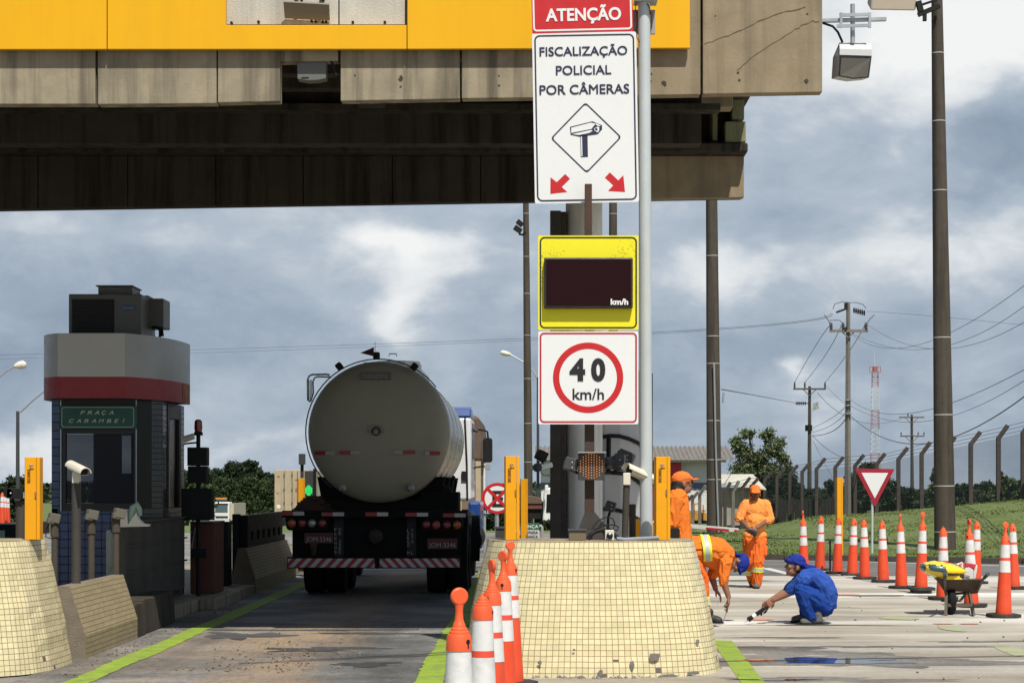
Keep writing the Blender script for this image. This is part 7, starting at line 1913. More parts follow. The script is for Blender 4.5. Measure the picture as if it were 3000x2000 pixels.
# ------------------------------------------------------------------ people
def cap_mesh(m, p0, p1, r0, r1, n=12):
    p0, p1 = Vector(p0), Vector(p1); d = p1 - p0; L = max(d.length, 1e-4); ax = d / L if d.length > 1e-4 else Z_
    pr = []
    for i in range(5): a = R(-90 + 90 * i / 4); pr.append((max(.0008, r0 * math.cos(a)), r0 * math.sin(a)))
    for i in range(5): a = R(90 * i / 4); pr.append((max(.0008, r1 * math.cos(a)), L + r1 * math.sin(a)))
    m.lathe(pr, p0, ax, n)
def surf(name, prims, voxel, mat_, parent, smooth=4, fold=None):
    """one continuous skin grown over limbs, joints and masses"""
    m = MB()
    for q in prims:
        if q[0] == 'c': cap_mesh(m, q[1], q[2], q[3], q[4])
        else: m.ell(q[1], q[2], q[3] if len(q) > 3 else None, 16)
    t = m.build('tmp', mat_)
    md = t.modifiers.new('r', 'REMESH'); md.mode = 'VOXEL'; md.voxel_size = voxel; md.use_smooth_shade = True
    if smooth:
        sm_ = t.modifiers.new('s', 'SMOOTH'); sm_.factor = .5; sm_.iterations = smooth
    bpy.context.view_layer.update()
    me = bpy.data.meshes.new_from_object(t.evaluated_get(bpy.context.evaluated_depsgraph_get()))
    bpy.data.objects.remove(t)
    off = ABS[parent.name]
    if fold is None: fold = {'shirt': .017, 'trousers': .018, 'head_cloth': .007, 'cap': .003}.get(name, 0)
    if fold:                                         # creases in the cloth
        nr = [v_.normal.copy() for v_ in me.vertices]
        for v_, n_ in zip(me.vertices, nr):
            p = v_.co
            q = Vector((p.x * 7 + p.z * 3, p.y * 7, p.z * 4 - p.x * 3)) + n_ * 1.5
            a = 1 - abs(mnoise.noise(q)) * 2.2
            b2 = 1 - abs(mnoise.noise(q * 2.3 + Vector((7, 3, 1)))) * 2.2
            v_.co = p + n_ * fold * (a * .95 + b2 * .22 - .65)
    me.transform(Matrix.Translation(-off)); me.name = name
    me.materials.clear(); me.materials.append(mat_)
    me.polygons.foreach_set('use_smooth', [True] * len(me.polygons)); me.update()
    o = bpy.data.objects.new(name, me); col.objects.link(o); o.parent = parent; ABS[o.name] = off
    return o
def chain(pts, rs):
    return [('c', Vector(pts[i]), Vector(pts[i + 1]), rs[i], rs[i + 1]) for i in range(len(pts) - 1)]
def hand(W, d, n, curl=.5, side=1, sc_=1.0, spread=.12):
    """W wrist, d towards the fingertips, n out of the palm; five fingers rooted in the palm"""
    d = d.normalized(); n = (n - d * n.dot(d)).normalized(); b_ = n.cross(d).normalized()
    pr = []; W = Vector(W)
    off = (-.030, -.010, .010, .029); ln = (.064, .074, .070, .054)
    for i in range(4):
        kn = W + d * (.088 - abs(i - 1.2) * .005) * sc_ + b_ * off[i] * side * sc_
        pr.append(('c', W + b_ * off[i] * .55 * side * sc_ + d * .008, kn, .0150 * sc_, .0120 * sc_))
        a = curl * (.55 + .12 * i); p = kn; ang = a * .6
        for k, f in enumerate((.46, .30, .26)):
            dd = (d * math.cos(ang) + n * math.sin(ang) + b_ * side * off[i] * spread * 8 * .3).normalized()
            q = p + dd * ln[i] * f * 1.15 * sc_
            pr.append(('c', p, q, (.0098 - k * .0009) * sc_, (.0090 - k * .0010) * sc_)); p = q; ang += a
    t0 = W + d * .022 * sc_ - b_ * side * .022 * sc_
    t1 = t0 + (d * .62 - b_ * side * .62 + n * .45).normalized() * .045 * sc_
    t2 = t1 + (d * .85 - b_ * side * .1 + n * .45).normalized() * .032 * sc_
    pr += [('c', t0, t1, .0155 * sc_, .0115 * sc_), ('c', t1, t2, .0110 * sc_, .0088 * sc_)]
    return pr
def rotm(axis, up):
    """columns: axis = local z, up approx local -y (face direction)"""
    z = Vector(axis).normalized(); y = -(Vector(up) - z * Vector(up).dot(z)).normalized(); x = y.cross(z)
    return Matrix((x, y, z)).transposed()
def head(c, top, face, sc_=1.0):
    """skull, jaw, nose, brow, ears; returns body lumps plus a frame"""
    m_ = rotm(top, face); c = Vector(c)
    g = lambda x, y, z: c + m_ @ (Vector((x, y, z)) * sc_)
    pr = [('e', g(0, .008, .02), Vector((.077, .095, .098)) * sc_, m_), ('e', g(0, -.02, -.055), Vector((.060, .068, .062)) * sc_, m_), ('c', g(0, -.055, -.085), g(0, -.068, -.088), .026 * sc_, .021 * sc_),
          ('c', g(0, -.088, .012), g(0, -.108, -.022), .011 * sc_, .015 * sc_), ('c', g(-.035, -.080, .022), g(.035, -.080, .022), .015 * sc_, .015 * sc_),
          ('c', g(-.022, -.086, -.052), g(.022, -.086, -.052), .011 * sc_, .011 * sc_), ('c', g(-.042, -.068, -.012), g(-.03, -.075, -.02), .02 * sc_, .018 * sc_), ('c', g(.042, -.068, -.012), g(.03, -.075, -.02), .02 * sc_, .018 * sc_)]
    for s in (-1, 1): pr.append(('e', g(s * .079, .015, -.005), Vector((.012, .022, .034)) * sc_, m_))
    return pr, g, m_
def eyes(g, m_, par):
    m = MB()
    for s in (-1, 1):
        m.ell(g(s * .031, -.083, .006), (.012, .010, .008), m_, 10)
    m.build('eye', M('eye white', (.5, .47, .43), .3), par)
    m = MB()
    for s in (-1, 1):
        m.ell(g(s * .031, -.0905, .006), (.006, .004, .006), m_, 8); m.bar(g(s * .017, -.0965, .029), g(s * .047, -.09, .030), .006, .008)
    m.build('brow', HAIR, par)
    m = MB(); m.bar(g(-.022, -.0975, -.052), g(.022, -.0975, -.052), .004, .006); m.build('mouth', M('lip brown', (.13, .05, .04), .5), par)
def boot(heel, toe, mat_, par, r=.048):
    heel, toe = Vector(heel), Vector(toe); d = (toe - heel).normalized(); sx = d.cross(Z_).normalized()
    pr = [('c', heel + Z_ * .055, heel + d * .09 + Z_ * .052, .046, .044), ('c', heel + d * .09 + Z_ * .05, toe - d * .05 + Z_ * .040, .046, .040), ('c', heel + Z_ * .06, heel + Z_ * .13 + d * .015, .046, .050)]
    for s in (-1, 1): pr.append(('c', heel + d * .11 + sx * s * .014 + Z_ * .035, toe - d * .045 + sx * s * .012 + Z_ * .034, .036, .032))
    o = surf('boot', pr, .009, mat_, par, 3)
    m = MB(); L = (toe - heel).length
    pl_ = [(-.045, -.03), (-.03, -.042), (.10, -.045), (L - .05, -.05), (L - .01, -.03), (L, 0), (L - .01, .03), (L - .05, .05), (.10, .045), (-.03, .042), (-.045, .03)]
    m.prism(pl_, heel + Z_ * .002, d, sx, Z_ * .022); m.build('sole', BLACK, o)
    return o
def band(par, c, ax, r0, w_, mat_, name='reflective_band', ell=None):
    m = MB(); ax = Vector(ax).normalized()
    m.lathe([(r0 - .01, -w_ / 2), (r0, -w_ / 2), (r0, w_ / 2), (r0 - .01, w_ / 2)], c, ax, 28)
    if ell:
        a = Vector(ell[0]); k = ell[1]; c = Vector(c)
        m.v = [p + a * ((p - c).dot(a) * (k - 1)) for p in m.v]
    return m.build(name, mat_, par)

# --- the worker who faces us
Z2 = 30.2
A = lambda x, y, dz=0.0: P(2130 + x * .2231, 1390 + y * .2232, Z2 + dz)
def grounded(A_, x, dz, Z0):                         # foot point on the ground under a column of the picture
    p = A_(x, 0, dz); return Vector((p.x, p.y, .004))
w2 = thing('person', (A(365, 0).x, Z2, 0), 'worker in orange clothes and cap facing us, looking down at black gloves', 'person', 'road workers')
hp, g, hm = head(A(370, 235, 0), Vector((-.02, -.22, 1)), Vector((-.05, -1, -.32)), .98)
shL, shR = A(245, 395, .02), A(505, 395, .02)
elL, elR = A(160, 570, -.02), A(562, 580, -.02)
wrL, wrR = A(268, 690, -.22), A(395, 695, -.22)
hL, kL, aL = A(300, 880, 0), A(278, 1140, .02), A(332, 1395, .30)
hR, kR, aR = A(428, 880, 0), A(408, 1140, -.06), A(388, 1420, -.02)
body = hp + [('c', A(372, 300, .02), A(375, 370, .02), .056, .06), ('e', A(375, 500, .02), Vector((.15, .10, .2))), ('e', A(370, 720, .02), Vector((.14, .10, .2)))]
body += chain([shL, elL, wrL], [.055, .045, .031]) + chain([shR, elR, wrR], [.055, .045, .031]) + chain([hL, kL, aL], [.07, .055, .04]) + chain([hR, kR, aR], [.07, .055, .04])
body += chain([aL, aL - Z_ * .06], [.04, .04]) + chain([aR, aR - Z_ * .05], [.04, .04]) + chain([A(375, 370, .02), shL], [.06, .055]) + chain([A(375, 370, .02), shR], [.06, .055]) + chain([A(370, 720, .02), hL], [.1, .08]) + chain([A(370, 720, .02), hR], [.1, .08])
body += hand(wrL, A(330, 745, -.26) - wrL, Vector((.25, .55, -.3)), .75, -1) + hand(wrR, A(345, 740, -.26) - wrR, Vector((-.25, .55, -.3)), .75, 1)
bo = surf('body', body, .0065, SKINB, w2, 2); eyes(g, hm, bo)
shirt = [('e', A(378, 470, .02), Vector((.190, .130, .20))), ('e', A(370, 640, .0), Vector((.172, .150, .21))), ('e', A(366, 790, .02), Vector((.195, .138, .11))), ('c', A(270, 385, .02), A(480, 385, .02), .075, .075), ('c', A(374, 350, .03), A(374, 400, .02), .078, .1)]
shirt += chain([shL, elL], [.088, .076]) + chain([elL, elL.lerp(wrL, .18)], [.074, .060]) + chain([shR, elR], [.088, .074]) + chain([elR, elR.lerp(wrR, .25)], [.074, .060])
surf('shirt', shirt, .011, OSHIRT, w2, 3, .013)
tr = [('e', A(366, 870, .02), Vector((.178, .128, .12)))] + chain([hL + Z_ * .02, kL, aL], [.112, .092, .070]) + chain([hR + Z_ * .02, kR, kR.lerp(aR, .6), aR], [.115, .098, .088, .080])
surf('trousers', tr, .011, OTROU, w2, 3)
for (t0, t1) in ((hR, kR),):
    m = MB(); c = kR + (hR - kR) * .62; m.obox(c + Vector((.085, -.03, -.02)), (.06, .10, .16), (0, 4, 20)); m.build('pocket', OTROU, w2, bevel=.02)
ax_ = aR - kR
for (f, w_, mm) in ((.27, .022, LIME), (.35, .045, SILV), (.43, .022, LIME)): band(w2, kR + ax_ * f, ax_, .0965, w_, mm)
ax_ = aL - kL
for (f, w_, mm) in ((.33, .022, LIME), (.41, .045, SILV), (.49, .022, LIME)): band(w2, kL + ax_ * f, ax_, .090, w_, mm)
fR = Vector((aR.x, aR.y, .004)); boot(fR + Vector((.01, .06, 0)), fR + Vector((-.03, -.20, 0)), BOOTG, w2)
fL = Vector((aL.x, aL.y, .05)); boot(fL + Vector((0, .05, .02)), fL + Vector((-.02, -.19, -.04)), BOOTG, w2)
capp = [('e', g(0, .012, .045), Vector((.088, .106, .083)), hm), ('e', g(0, .09, -.03), Vector((.085, .022, .085)), hm), ('e', g(-.083, .05, -.04), Vector((.012, .05, .08)), hm), ('e', g(.083, .06, -.02), Vector((.012, .04, .06)), hm),
        ('c', g(-.045, -.085, .045), g(.045, -.085, .045), .02, .02), ('e', g(0, -.125, .038), Vector((.075, .062, .011)), hm)]
surf('cap', capp, .0065, OCAP, w2, 2)
gl = thing('work_gloves', tuple(A(335, 760, -.27)), 'black work gloves dangling from the hands of the worker facing us', 'gloves')
surf('glove', [('c', A(285, 728, -.27), A(330, 745, -.27), .02, .03), ('c', A(330, 745, -.27), A(360, 790, -.27), .034, .026), ('c', A(355, 750, -.27), A(372, 785, -.27), .03, .022), ('c', A(360, 790, -.27), A(362, 815, -.27), .022, .010)], .006, M('black glove', (.014, .014, .015), .8, bump=.4), gl, 2)

# --- the worker bending over the joint
Z3 = 22.6
A = lambda x, y, dz=0.0: P(2000 + x * .2997, 1380 + y * .2997, Z3 + dz)
w3 = thing('person', (A(180, 0).x, Z3, 0), 'worker in orange clothes and blue cap bending down beside the tiled nose', 'person', 'road workers')
top = Vector((1, -.05, -.22)); face = Vector((-.22, -.12, -1))
hp, g, hm = head(A(543, 893, -.02), top, face)
hip, mid, chest = A(60, 765), A(240, 762), A(395, 815)
sN, eN, wN = A(415, 850, -.16), A(398, 1075, -.19), A(448, 1225, -.19)
sF, eF, wF = A(385, 860, .16), A(285, 1025, .16), A(322, 1150, .13)
hN, kN, aN = A(55, 800, -.10), A(168, 1040, -.12), A(222, 1400, -.12)
hF, kF, aF = A(55, 800, .11), A(130, 1040, .16), A(140, 1400, .16)
body = hp + chain([A(500, 880, -.01), A(430, 850)], [.058, .062]) + chain([hip, mid, chest], [.12, .12, .12]) + chain([chest, sN, eN, wN], [.08, .058, .046, .031]) + chain([chest, sF, eF, wF], [.08, .058, .046, .031])
body += chain([hip, hN, kN, aN, aN - Z_ * .05], [.1, .085, .06, .042, .04]) + chain([hip, hF, kF, aF, aF - Z_ * .05], [.1, .085, .06, .042, .04])
body += hand(wN, A(452, 1310, -.2) - wN, Vector((-.9, .2, -.15)), 1.35, 1, 1.0) + hand(wF, A(372, 1220, .12) - wF, Vector((-.6, .2, -.7)), .55, -1, 1.0)
bo = surf('body', body, .0065, SKINA, w3, 2); eyes(g, hm, bo)
sh = []
for dz in (-.075, .075): sh += chain([hip + Y_ * dz - X_ * .03, mid + Y_ * dz, A(330, 778) + Y_ * dz, chest + Y_ * dz], [.155, .160, .162, .135])
sh += chain([A(400, 830, -.10), A(418, 900, -.17), A(404, 1020, -.19), A(400, 1090, -.19)], [.115, .082, .064, .054]) + chain([A(380, 850, .12), A(330, 950, .16), A(288, 1010, .16)], [.11, .080, .064]) + chain([chest, A(455, 860, -.01)], [.13, .085])
sh += chain([A(230, 830, -.06), A(330, 880, -.05)], [.12, .10])
surf('shirt', sh, .011, OSHIRT2, w3, 3)
tr = [('e', A(45, 790), Vector((.15, .19, .16)))] + chain([hN, kN, A(195, 1220, -.12), aN], [.135, .102, .080, .068]) + chain([hF, kF, aF], [.135, .10, .07])
surf('trousers', tr, .011, OTROU, w3, 3)
ax_ = Vector((1, 0, .10))
for (x, w_, mm) in ((190, .026, LIME), (222, .052, SILV), (254, .026, LIME)): band(w3, A(x + 2, 760 + (x - 222) * .02), ax_, .176, w_, mm, 'reflective_belt', (Y_, 1.5))
ax_ = aN - kN
for (f, w_, mm) in ((.56, .022, LIME), (.64, .045, SILV), (.72, .022, LIME)): band(w3, kN + ax_ * f, ax_, .0825, w_, mm)
ft = Vector((A(240, 0).x, A(240, 0, -.12).y, .004)); boot(ft, ft + Vector((.175, -.04, 0)), BOOTB, w3)
ft = Vector((A(150, 0).x, A(150, 0, .16).y, .004)); boot(ft, ft + Vector((.18, .02, 0)), BOOTB, w3)
surf('cap', [('e', g(0, .005, .045), Vector((.096, .118, .090)), hm), ('e', g(0, .085, -.025), Vector((.085, .026, .08)), hm), ('e', g(0, -.105, .05), Vector((.072, .035, .016)), hm), ('c', g(-.05, -.085, .05), g(.05, -.085, .05), .025, .025)], .0065, BCAP, w3, 2)
tl_ = thing('scraper', tuple(A(415, 1430, -.2)), 'thin steel scraper held to the ground by the bending worker', 'hand tool')
m = MB(); m.cyl(A(447, 1262, -.215), A(430, 1375, -.2), .014, .012, 10); m.build('handle', M('tool handle', (.16, .05, .035), .6), tl_)
m = MB(); m.cyl(A(430, 1375, -.2), A(404, 1455, -.19), .007, .006, 8); m.bar(A(404, 1440, -.19), A(398, 1488, -.19), .035, .006); m.build('blade', GALV, tl_)

# --- the crouching worker in blue
Z4 = 22.4
A = lambda x, y, dz=0.0: P(2180 + x * .1467, 1610 + y * .1467, Z4 + dz)
w4 = thing('person', (A(1350, 0).x, Z4, 0), 'worker in blue clothes and head cloth crouching with a sealant gun', 'person', 'road workers')
top = Vector((.18, -.02, 1)); face = Vector((-1, -.10, -.34))
hp, g, hm = head(A(1012, 335, -.02), top, face, 1.02)
sN, eN, wN = A(1190, 600, -.15), A(905, 850, -.07), A(590, 1000, -.05)
sF, eF, wF = A(1150, 590, .16), A(840, 830, .10), A(520, 1010, .05)
hN, kN, aN = A(1590, 1130, -.11), A(1105, 785, -.21), A(1345, 1370, -.16)
hF, kF, aF = A(1590, 1130, .11), A(1150, 800, .2), A(1250, 1330, .15)
spine = [A(1180, 520), A(1400, 560), A(1590, 760), A(1660, 960), A(1620, 1130)]
body = hp + chain([A(1060, 450, -.01), A(1180, 530)], [.056, .062]) + chain(spine, [.08, .10, .11, .11, .11]) + chain([A(1200, 560), sN, eN, wN], [.07, .056, .045, .031]) + chain([A(1200, 560), sF, eF, wF], [.07, .056, .045, .031])
body += chain([A(1620, 1130), hN, kN, aN, aN - Z_ * .03], [.09, .075, .045, .036, .036]) + chain([A(1620, 1130), hF, kF, aF, aF - Z_ * .03], [.09, .075, .045, .036, .036])
body += hand(wN, A(440, 1125, -.05) - wN, Vector((-.1, .95, -.3)), 1.15, 1) + hand(wF, A(330, 1130, .03) - wF, Vector((.15, -.9, -.5)), .9, -1)
bo = surf('body', body, .0065, SKINA, w4, 2); eyes(g, hm, bo)
sh = []
for dz in (-.10, .10): sh += chain([A(1240, 545, dz), A(1410, 545, dz), A(1570, 690, dz), A(1665, 880, dz), A(1680, 1040, dz)], [.098, .116, .126, .122, .100])
sh += chain([A(1130, 520), A(1260, 545)], [.066, .085]) + chain([sN, A(1010, 745, -.09), A(930, 800, -.07)], [.092, .078, .068]) + chain([sF, A(1000, 720, .13), A(900, 790, .11)], [.090, .078, .070]) + chain([A(1780, 1080, -.05), A(1795, 1130, -.05)], [.045, .03]) + chain([A(1760, 1000, .06), A(1815, 1130, .06)], [.05, .025]) + chain([A(1760, 1000, -.05), A(1815, 1135, -.05)], [.05, .025])
surf('shirt', sh, .0105, BSHIRT, w4, 3, .012)
tr = [('e', A(1620, 1130), Vector((.108, .17, .112)))] + chain([hN, A(1400, 960, -.16), kN + Vector((.012, 0, -.012))], [.118, .112, .078]) + chain([kN + Vector((.012, 0, -.012)), A(1230, 1080, -.19), A(1340, 1340, -.16)], [.076, .084, .078]) + chain([hF, A(1400, 960, .16), kF], [.118, .108, .078]) + chain([kF, A(1230, 1080, .18), aF], [.076, .082, .074])
surf('trousers', tr, .0105, BTROU, w4, 3)
f0 = Vector((A(1455, 0).x, A(0, 0, -.16).y, .004)); boot(f0, f0 + Vector((-.235, -.03, 0)), BOOTG, w4)
f0 = Vector((A(1300, 0).x, A(0, 0, .15).y, .004)); boot(f0 + Z_ * .01, f0 + Vector((-.20, .02, 0)), BOOTG, w4)
surf('hair', [('e', g(0, .045, -.01), Vector((.080, .068, .075)), hm), ('c', g(-.076, -.012, .01), g(-.07, -.02, -.02), .012, .010), ('c', g(.076, -.012, .01), g(.07, -.02, -.02), .012, .010)], .0065, HAIR, w4, 2)
rag = [('e', g(0, .010, .066), Vector((.093, .114, .086)), hm), ('c', g(-.05, -.098, .055), g(.05, -.098, .055), .026, .026), ('c', g(-.08, -.02, .055), g(-.078, .06, .045), .018, .022), ('c', g(.08, -.02, .055), g(.078, .06, .045), .018, .022)]
for dz in (-.045, .0, .045): rag += chain([A(1080, 200, dz), A(1165, 280, dz), A(1250, 345, dz), A(1400, 335, dz * .7)], [.046, .042, .034, .016])
surf('head_cloth', rag, .0065, BCAP, w4, 2)
gun = thing('sealant_gun', tuple(A(300, 1250, -.04)), 'black sealant gun with white label held by the crouching blue worker', 'sealant gun')
m = MB(); a, b_ = A(470, 1130, -.06), A(95, 1385, -.06); m.path([a, a.lerp(b_, .25), a.lerp(b_, .26), b_], [.016, .018, .025, .027], 14); d = (b_ - a).normalized()
m.cyl(b_ - d * .02, b_ + d * .012, .031, .030, 14)
m.obox(A(445, 1215, -.06), (.016, .014, .06), (0, 30, 0)); m.obox(A(410, 1240, -.06), (.014, .014, .05), (0, 30, 0)); m.obox(A(345, 1285, -.06), (.02, .014, .03), (0, 30, 0)); m.build('barrel', BLACK, gun)
m = MB(); m.path([a.lerp(b_, .62), a.lerp(b_, .80)], [.0275, .0282], 14, caps=False); m.build('label', WHITE, gun)
m = MB(); m.cyl(b_ + d * .012, A(0, 1455, -.06), .009, .004, 8); m.build('nozzle', M('nozzle grey', (.55, .55, .52), .5), gun)

# --- the worker standing behind the yellow post
Z1 = 20.0
A = lambda x, y, dz=0.0: P(1880 + x * .2041, 1280 + y * .2041, Z1 + dz)
w1 = thing('person', (A(520, 0).x, Z1, .15), 'long haired worker in orange cap standing behind the right yellow post', 'person', 'road workers')
hp, g, hm = head(A(585, 668, 0), Vector((-.12, 0, 1)), Vector((1, .35, -.12)), .98)
sN, eN, wN = A(490, 905, -.16), A(445, 1230, -.20), A(330, 1420, -.10)
sF, eF, wF = A(540, 905, .17), A(560, 1200, .22), A(470, 1420, .16)
gz_ = .15
hN, kN, aN = A(525, 1640, -.09), A(530, 2180, -.10), A(520, 2600, -.10)
hF, kF, aF = A(555, 1640, .10), A(575, 2180, .10), A(560, 2600, .12)
body = hp + chain([A(578, 760), A(535, 850)], [.058, .062]) + chain([A(525, 880), A(525, 1150), A(540, 1500)], [.10, .11, .11]) + chain([A(525, 880), sN, eN, wN], [.07, .056, .045, .03]) + chain([A(525, 880), sF, eF, wF], [.07, .056, .045, .03]) + chain([A(540, 1500), hN, kN, aN, aN - Z_ * .05], [.1, .085, .06, .042, .04]) + chain([A(540, 1500), hF, kF, aF, aF - Z_ * .05], [.1, .085, .06, .042, .04])
body += hand(wN, Vector((-1, -.1, -.4)), Vector((0, .9, -.3)), .8, 1) + hand(wF, Vector((-1, -.1, -.4)), Vector((0, -.9, -.3)), .8, -1)
bo = surf('body', body, .007, SKINA, w1, 2); eyes(g, hm, bo)
sh = []
for dz in (-.09, .09): sh += chain([A(515, 890, dz), A(520, 1100, dz), A(545, 1350, dz), A(565, 1560, dz)], [.112, .122, .118, .122])
sh += chain([A(560, 800), A(515, 850)], [.066, .09]) + chain([sN, A(450, 1080, -.19), eN, eN.lerp(wN, .35)], [.092, .078, .07, .06]) + chain([sF, eF, eF.lerp(wF, .35)], [.09, .072, .06])
surf('shirt', sh, .0105, OSHIRT2, w1, 3)
surf('trousers', [('e', A(545, 1600), Vector((.14, .19, .13)))] + chain([hN, kN, aN], [.12, .09, .07]) + chain([hF, kF, aF], [.12, .09, .07]), .012, OTROU, w1, 3)
for a_, s in ((aN, 0), (aF, 0)):
    f0 = Vector((a_.x - .03, a_.y, .154)); boot(f0, f0 + Vector((.22, .06, 0)), BOOTB, w1)
surf('hair', [('e', g(0, .05, -.01), Vector((.085, .072, .085)), hm), ('e', g(0, .085, -.05), Vector((.085, .055, .06)), hm), ('e', g(0, .10, -.085), Vector((.07, .04, .045)), hm)], .0065, HAIR, w1, 2)
surf('cap', [('e', g(0, .008, .055), Vector((.090, .110, .080)), hm), ('c', g(-.04, -.088, .045), g(.04, -.088, .045), .020, .020), ('e', g(0, -.135, .030), Vector((.070, .062, .011)), hm)], .0065, OCAP, w1, 2)
m = MB()
for s in (-1, 1): m.ell(g(s * .034, -.098, .006), (.026, .008, .018), hm, 10); m.bar(g(s * .058, -.09, .008), g(s * .082, .01, .008), .004, .006)
m.build('sunglasses', BLACK, w1)

# ------------------------------------------------------------------ wheelbarrow and its load
ZB = 23.8
A = lambda x, y, dz=0.0: P(2660 + x * .1403, 1600 + y * .1403, ZB + dz)
wb = thing('wheelbarrow', (A(1050, 0).x, ZB, 0), 'rusty brown wheelbarrow parked with its handles towards us', 'wheelbarrow')
WBM = M('rusty barrow steel', (.075, .045, .032), .75, var=.3, vs=9, bump=.3, dirt=.4, dc=(.20, .17, .13))
WBW = M('grimy barrow frame', (.11, .095, .072), .8, var=.3, vs=9, dirt=.4)
o_ = [A(600, 682, 0), A(1540, 692, 0), A(1500, 680, .85), A(560, 655, .85)]
i_ = [A(765, 935, .15), A(1435, 950, .15), A(1380, 930, .6), A(740, 915, .6)]
m = MB(); cen = A(1040, 690, .4)
inn_o = [p + (cen - p) * .02 for p in o_]; inn_i = [p + (cen - p) * .05 + Z_ * .01 for p in i_]
m.add(o_ + i_ + inn_o + inn_i, [(0, 1, 5, 4), (1, 2, 6, 5), (2, 3, 7, 6), (3, 0, 4, 7), (4, 5, 6, 7), (8, 12, 13, 9), (9, 13, 14, 10), (10, 14, 15, 11), (11, 15, 12, 8), (12, 15, 14, 13), (0, 8, 9, 1), (1, 9, 10, 2), (2, 10, 11, 3), (3, 11, 8, 0)])
m.build('tray', WBM, wb, bevel=.006)
m = MB()
for i in range(4): m.cyl(o_[i], o_[(i + 1) % 4], .011, n=8)
m.build('tray_rim', WBM, wb)
m = MB(); m.path([A(1655, 592, -.42), A(1560, 690, -.18), A(1440, 950, .18), A(1000, 985, .62)], .017, 8); m.path([A(768, 575, -.42), A(772, 700, -.16), A(780, 955, .18), A(930, 985, .62)], .017, 8); m.build('handle_tube', WBW, wb)
m = MB(); m.cyl(A(1675, 572, -.47), A(1600, 650, -.28), .022, n=12); m.cyl(A(766, 560, -.47), A(770, 640, -.3), .022, n=12); m.split('grip', M('blue black grip', (.03, .035, .05), .6), wb)
for (x0, y0, x1, y1) in ((800, 950, 798, 1438), (1285, 955, 1378, 1450)):
    m = MB(); m.bar(A(x0, y0, .12), Vector((A(x1, y1).x, ZB + .02, .004)), .036, .036); m.build('leg', WBW, wb)
m = MB(); m.bar(A(830, 1225, .06), A(1340, 1225, .06), .03, .035); m.bar(A(1230, 960, .2), A(1090, 1130, .15), .02, .03); m.bar(A(850, 960, .2), A(900, 1130, .15), .02, .03); m.build('cross_brace', WBW, wb)
m = MB(); rw = .17; c = Vector((A(966, 0).x, ZB + .20, rw + .004)); m.lathe([(.08, -.04), (.14, -.046), (.165, -.03), (rw, 0), (.165, .03), (.14, .046), (.08, .04)], c, X_, 28); whl = m.build('wheel', TYRE, wb)
m = MB(); m.lathe([(.001, -.03), (.082, -.025), (.082, .025), (.001, .03)], c, X_, 20); m.cyl(c - X_ * .12, c + X_ * .12, .01); m.build('rim', WBM, whl)

SY = M('yellow plastic sack', (.84, .60, .012), .3, var=.05, vs=6, bump=.3, bs=14, coat=.3)
ST = M('teal sack print', (.025, .075, .10), .35, var=.15, vs=6, coat=.3)
SBR = M('brown sack print', (.10, .05, .028), .45, var=.3, vs=25)
sk = thing('plastic_sack', tuple(A(760, 600, .1)), 'bulging yellow plastic sack with teal end lying across the wheelbarrow', 'sack')
nu, nv = 44, 30
vs, fs, mis = [], [], []
for i in range(nu + 1):
    t = i / nu
    xc = 255 + (1215 - 255) * t
    yc = 425 + 95 * t + 15 * math.sin(t * math.pi)
    h = 178 * (max(0.0, math.sin(math.pi * min(1, t * 1.02 + .0)) ** .55)) * (1.10 - .42 * t) + 6
    for j in range(nv):
        a = 2 * math.pi * j / nv
        nz = mnoise.noise((t * 7, math.cos(a) * 2.2, math.sin(a) * 2.2)) * 22 + mnoise.noise((t * 22, math.cos(a) * 6, math.sin(a) * 6)) * 9
        rr_ = h + nz * min(1, 4 * t * (1 - t) + .2)
        sy = math.copysign(abs(math.sin(a)) ** .8, math.sin(a))
        p = A(xc, yc - sy * rr_, .14 - .0) ; p.y += -.26 * math.cos(a) * (h / 178) ** .6
        vs.append(p)
for i in range(nu):
    for j in range(nv):
        t = (i + .5) / nu; a = 2 * math.pi * (j + .5) / nv
        front_ = math.cos(a) > .0; low = math.sin(a)
        wobl = mnoise.noise((t * 9, a * 1.5, 4)) * .22
        mi = 0
        if t < .06: mi = 1
        elif .10 < t + wobl * .3 < .50 and -.12 < low + wobl - (t - .1) * -.6 < .62 and front_: mi = 1
        elif .52 < t < .86 and -.62 < low + (t - .5) * .6 + wobl < -.2 and front_: mi = 2
        fs.append((i * nv + j, i * nv + (j + 1) % nv, (i + 1) * nv + (j + 1) % nv, (i + 1) * nv + j)); mis.append(mi)
m = MB(); m.add(vs, fs, 0, True)
m.m = mis; m.build('sack', [SY, ST, SBR], sk)
m = MB(); m.prism([(A(x, y).x, A(x, y).z) for x, y in ((790, 640), (860, 590), (1010, 600), (1130, 675), (1120, 690), (800, 690))], (0, ZB - .03, 0), X_, Z_, Y_ * .12); m.build('folded_end', SY, sk, bevel=.02)
cb = thing('paper_bag', tuple(A(1370, 680, .25)), 'white and red paper bag standing in the right end of the wheelbarrow', 'bag')
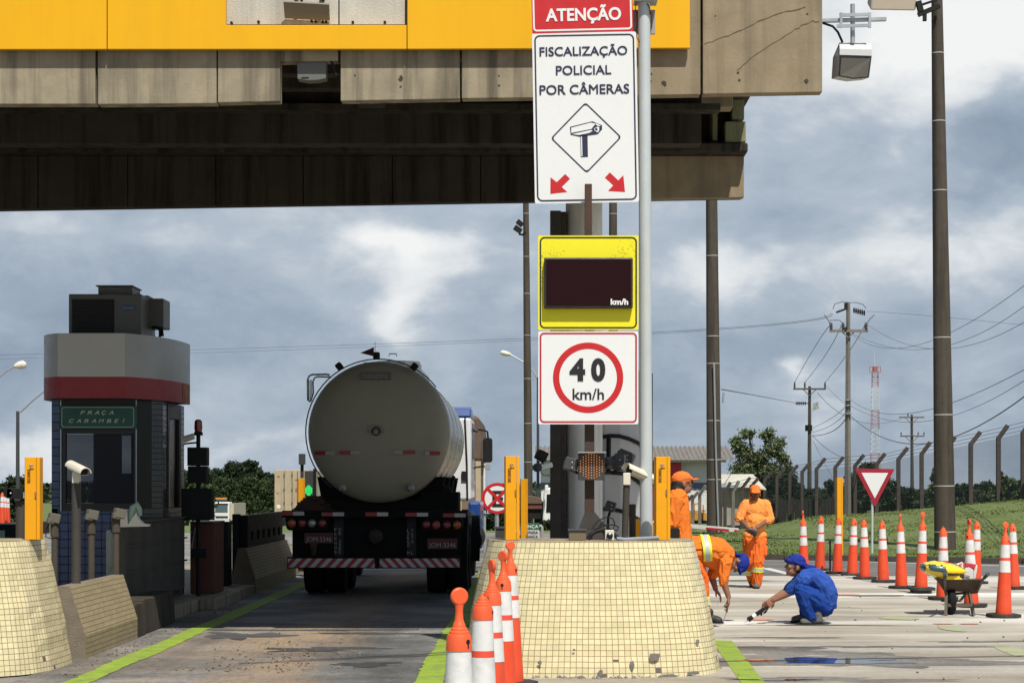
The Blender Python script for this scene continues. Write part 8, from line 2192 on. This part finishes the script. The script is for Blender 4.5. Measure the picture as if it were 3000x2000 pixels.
PW, PR = M('white paper bag', (.66, .64, .62), .6, var=.05, bump=.4, bs=12, dirt=.15), M('red paper print', (.55, .03, .055), .5, var=.05)
m = MB(); m.prism([(A(x, y).x, A(x, y).z) for x, y in ((1230, 720), (1235, 600), (1280, 440), (1370, 425), (1455, 480), (1440, 720))], (0, ZB + .2, 0), X_, Z_, Y_ * .22); m.prism([(A(x, y).x, A(x, y).z) for x, y in ((1446, 720), (1462, 480), (1500, 380), (1530, 400), (1545, 430), (1500, 690))], (0, ZB + .22, 0), X_, Z_, Y_ * .2); m.build('bag', PW, cb, bevel=.012)
m = MB(); m.prism([(A(x, y).x, A(x, y).z) for x, y in ((1272, 455), (1290, 350), (1500, 385), (1460, 500), (1430, 465), (1370, 425), (1290, 432))], (0, ZB + .19, 0), X_, Z_, Y_ * .22); m.build('red_top', PR, cb, bevel=.006)
m = MB()
for k, (x0, x1, y) in enumerate(((1250, 1370, 608), (1240, 1360, 635), (1236, 1365, 655))): m.prism([(A(x0, y).x, A(x0, y).z), (A(x1, y + 22).x, A(x1, y + 22).z), (A(x1, y + 31).x, A(x1, y + 31).z), (A(x0, y + 9).x, A(x0, y + 9).z)], (0, ZB + .197, 0), X_, Z_, Y_ * .002)
m.build('print_lines', M('dark print', (.09, .09, .10), .6), cb)
lf = thing('paper_scrap', tuple(A(1130, 400, .3)), 'crumpled white paper with red print between the yellow sack and the paper bag', 'paper')
m = MB(); q = [A(1010, 360, .30), A(1130, 318, .34), A(1215, 420, .36), A(1230, 500, .34), A(1150, 445, .26), A(1080, 400, .26)]; m.add(q + [p + Vector((0, .008, -.004)) for p in q], [(0, 1, 2, 3, 4, 5), (11, 10, 9, 8, 7, 6)] + [(i, 6 + i, 6 + (i + 1) % 6, (i + 1) % 6) for i in range(6)]); m.build('sheet', PW, lf)
m = MB()
for k in range(3): 
    p, q = A(1050, 365 + k * 18, .285), A(1120, 342 + k * 20, .30); m.bar(p - Y_ * .03, q - Y_ * .03, .004, .007)
m.build('red_print', PR, lf)
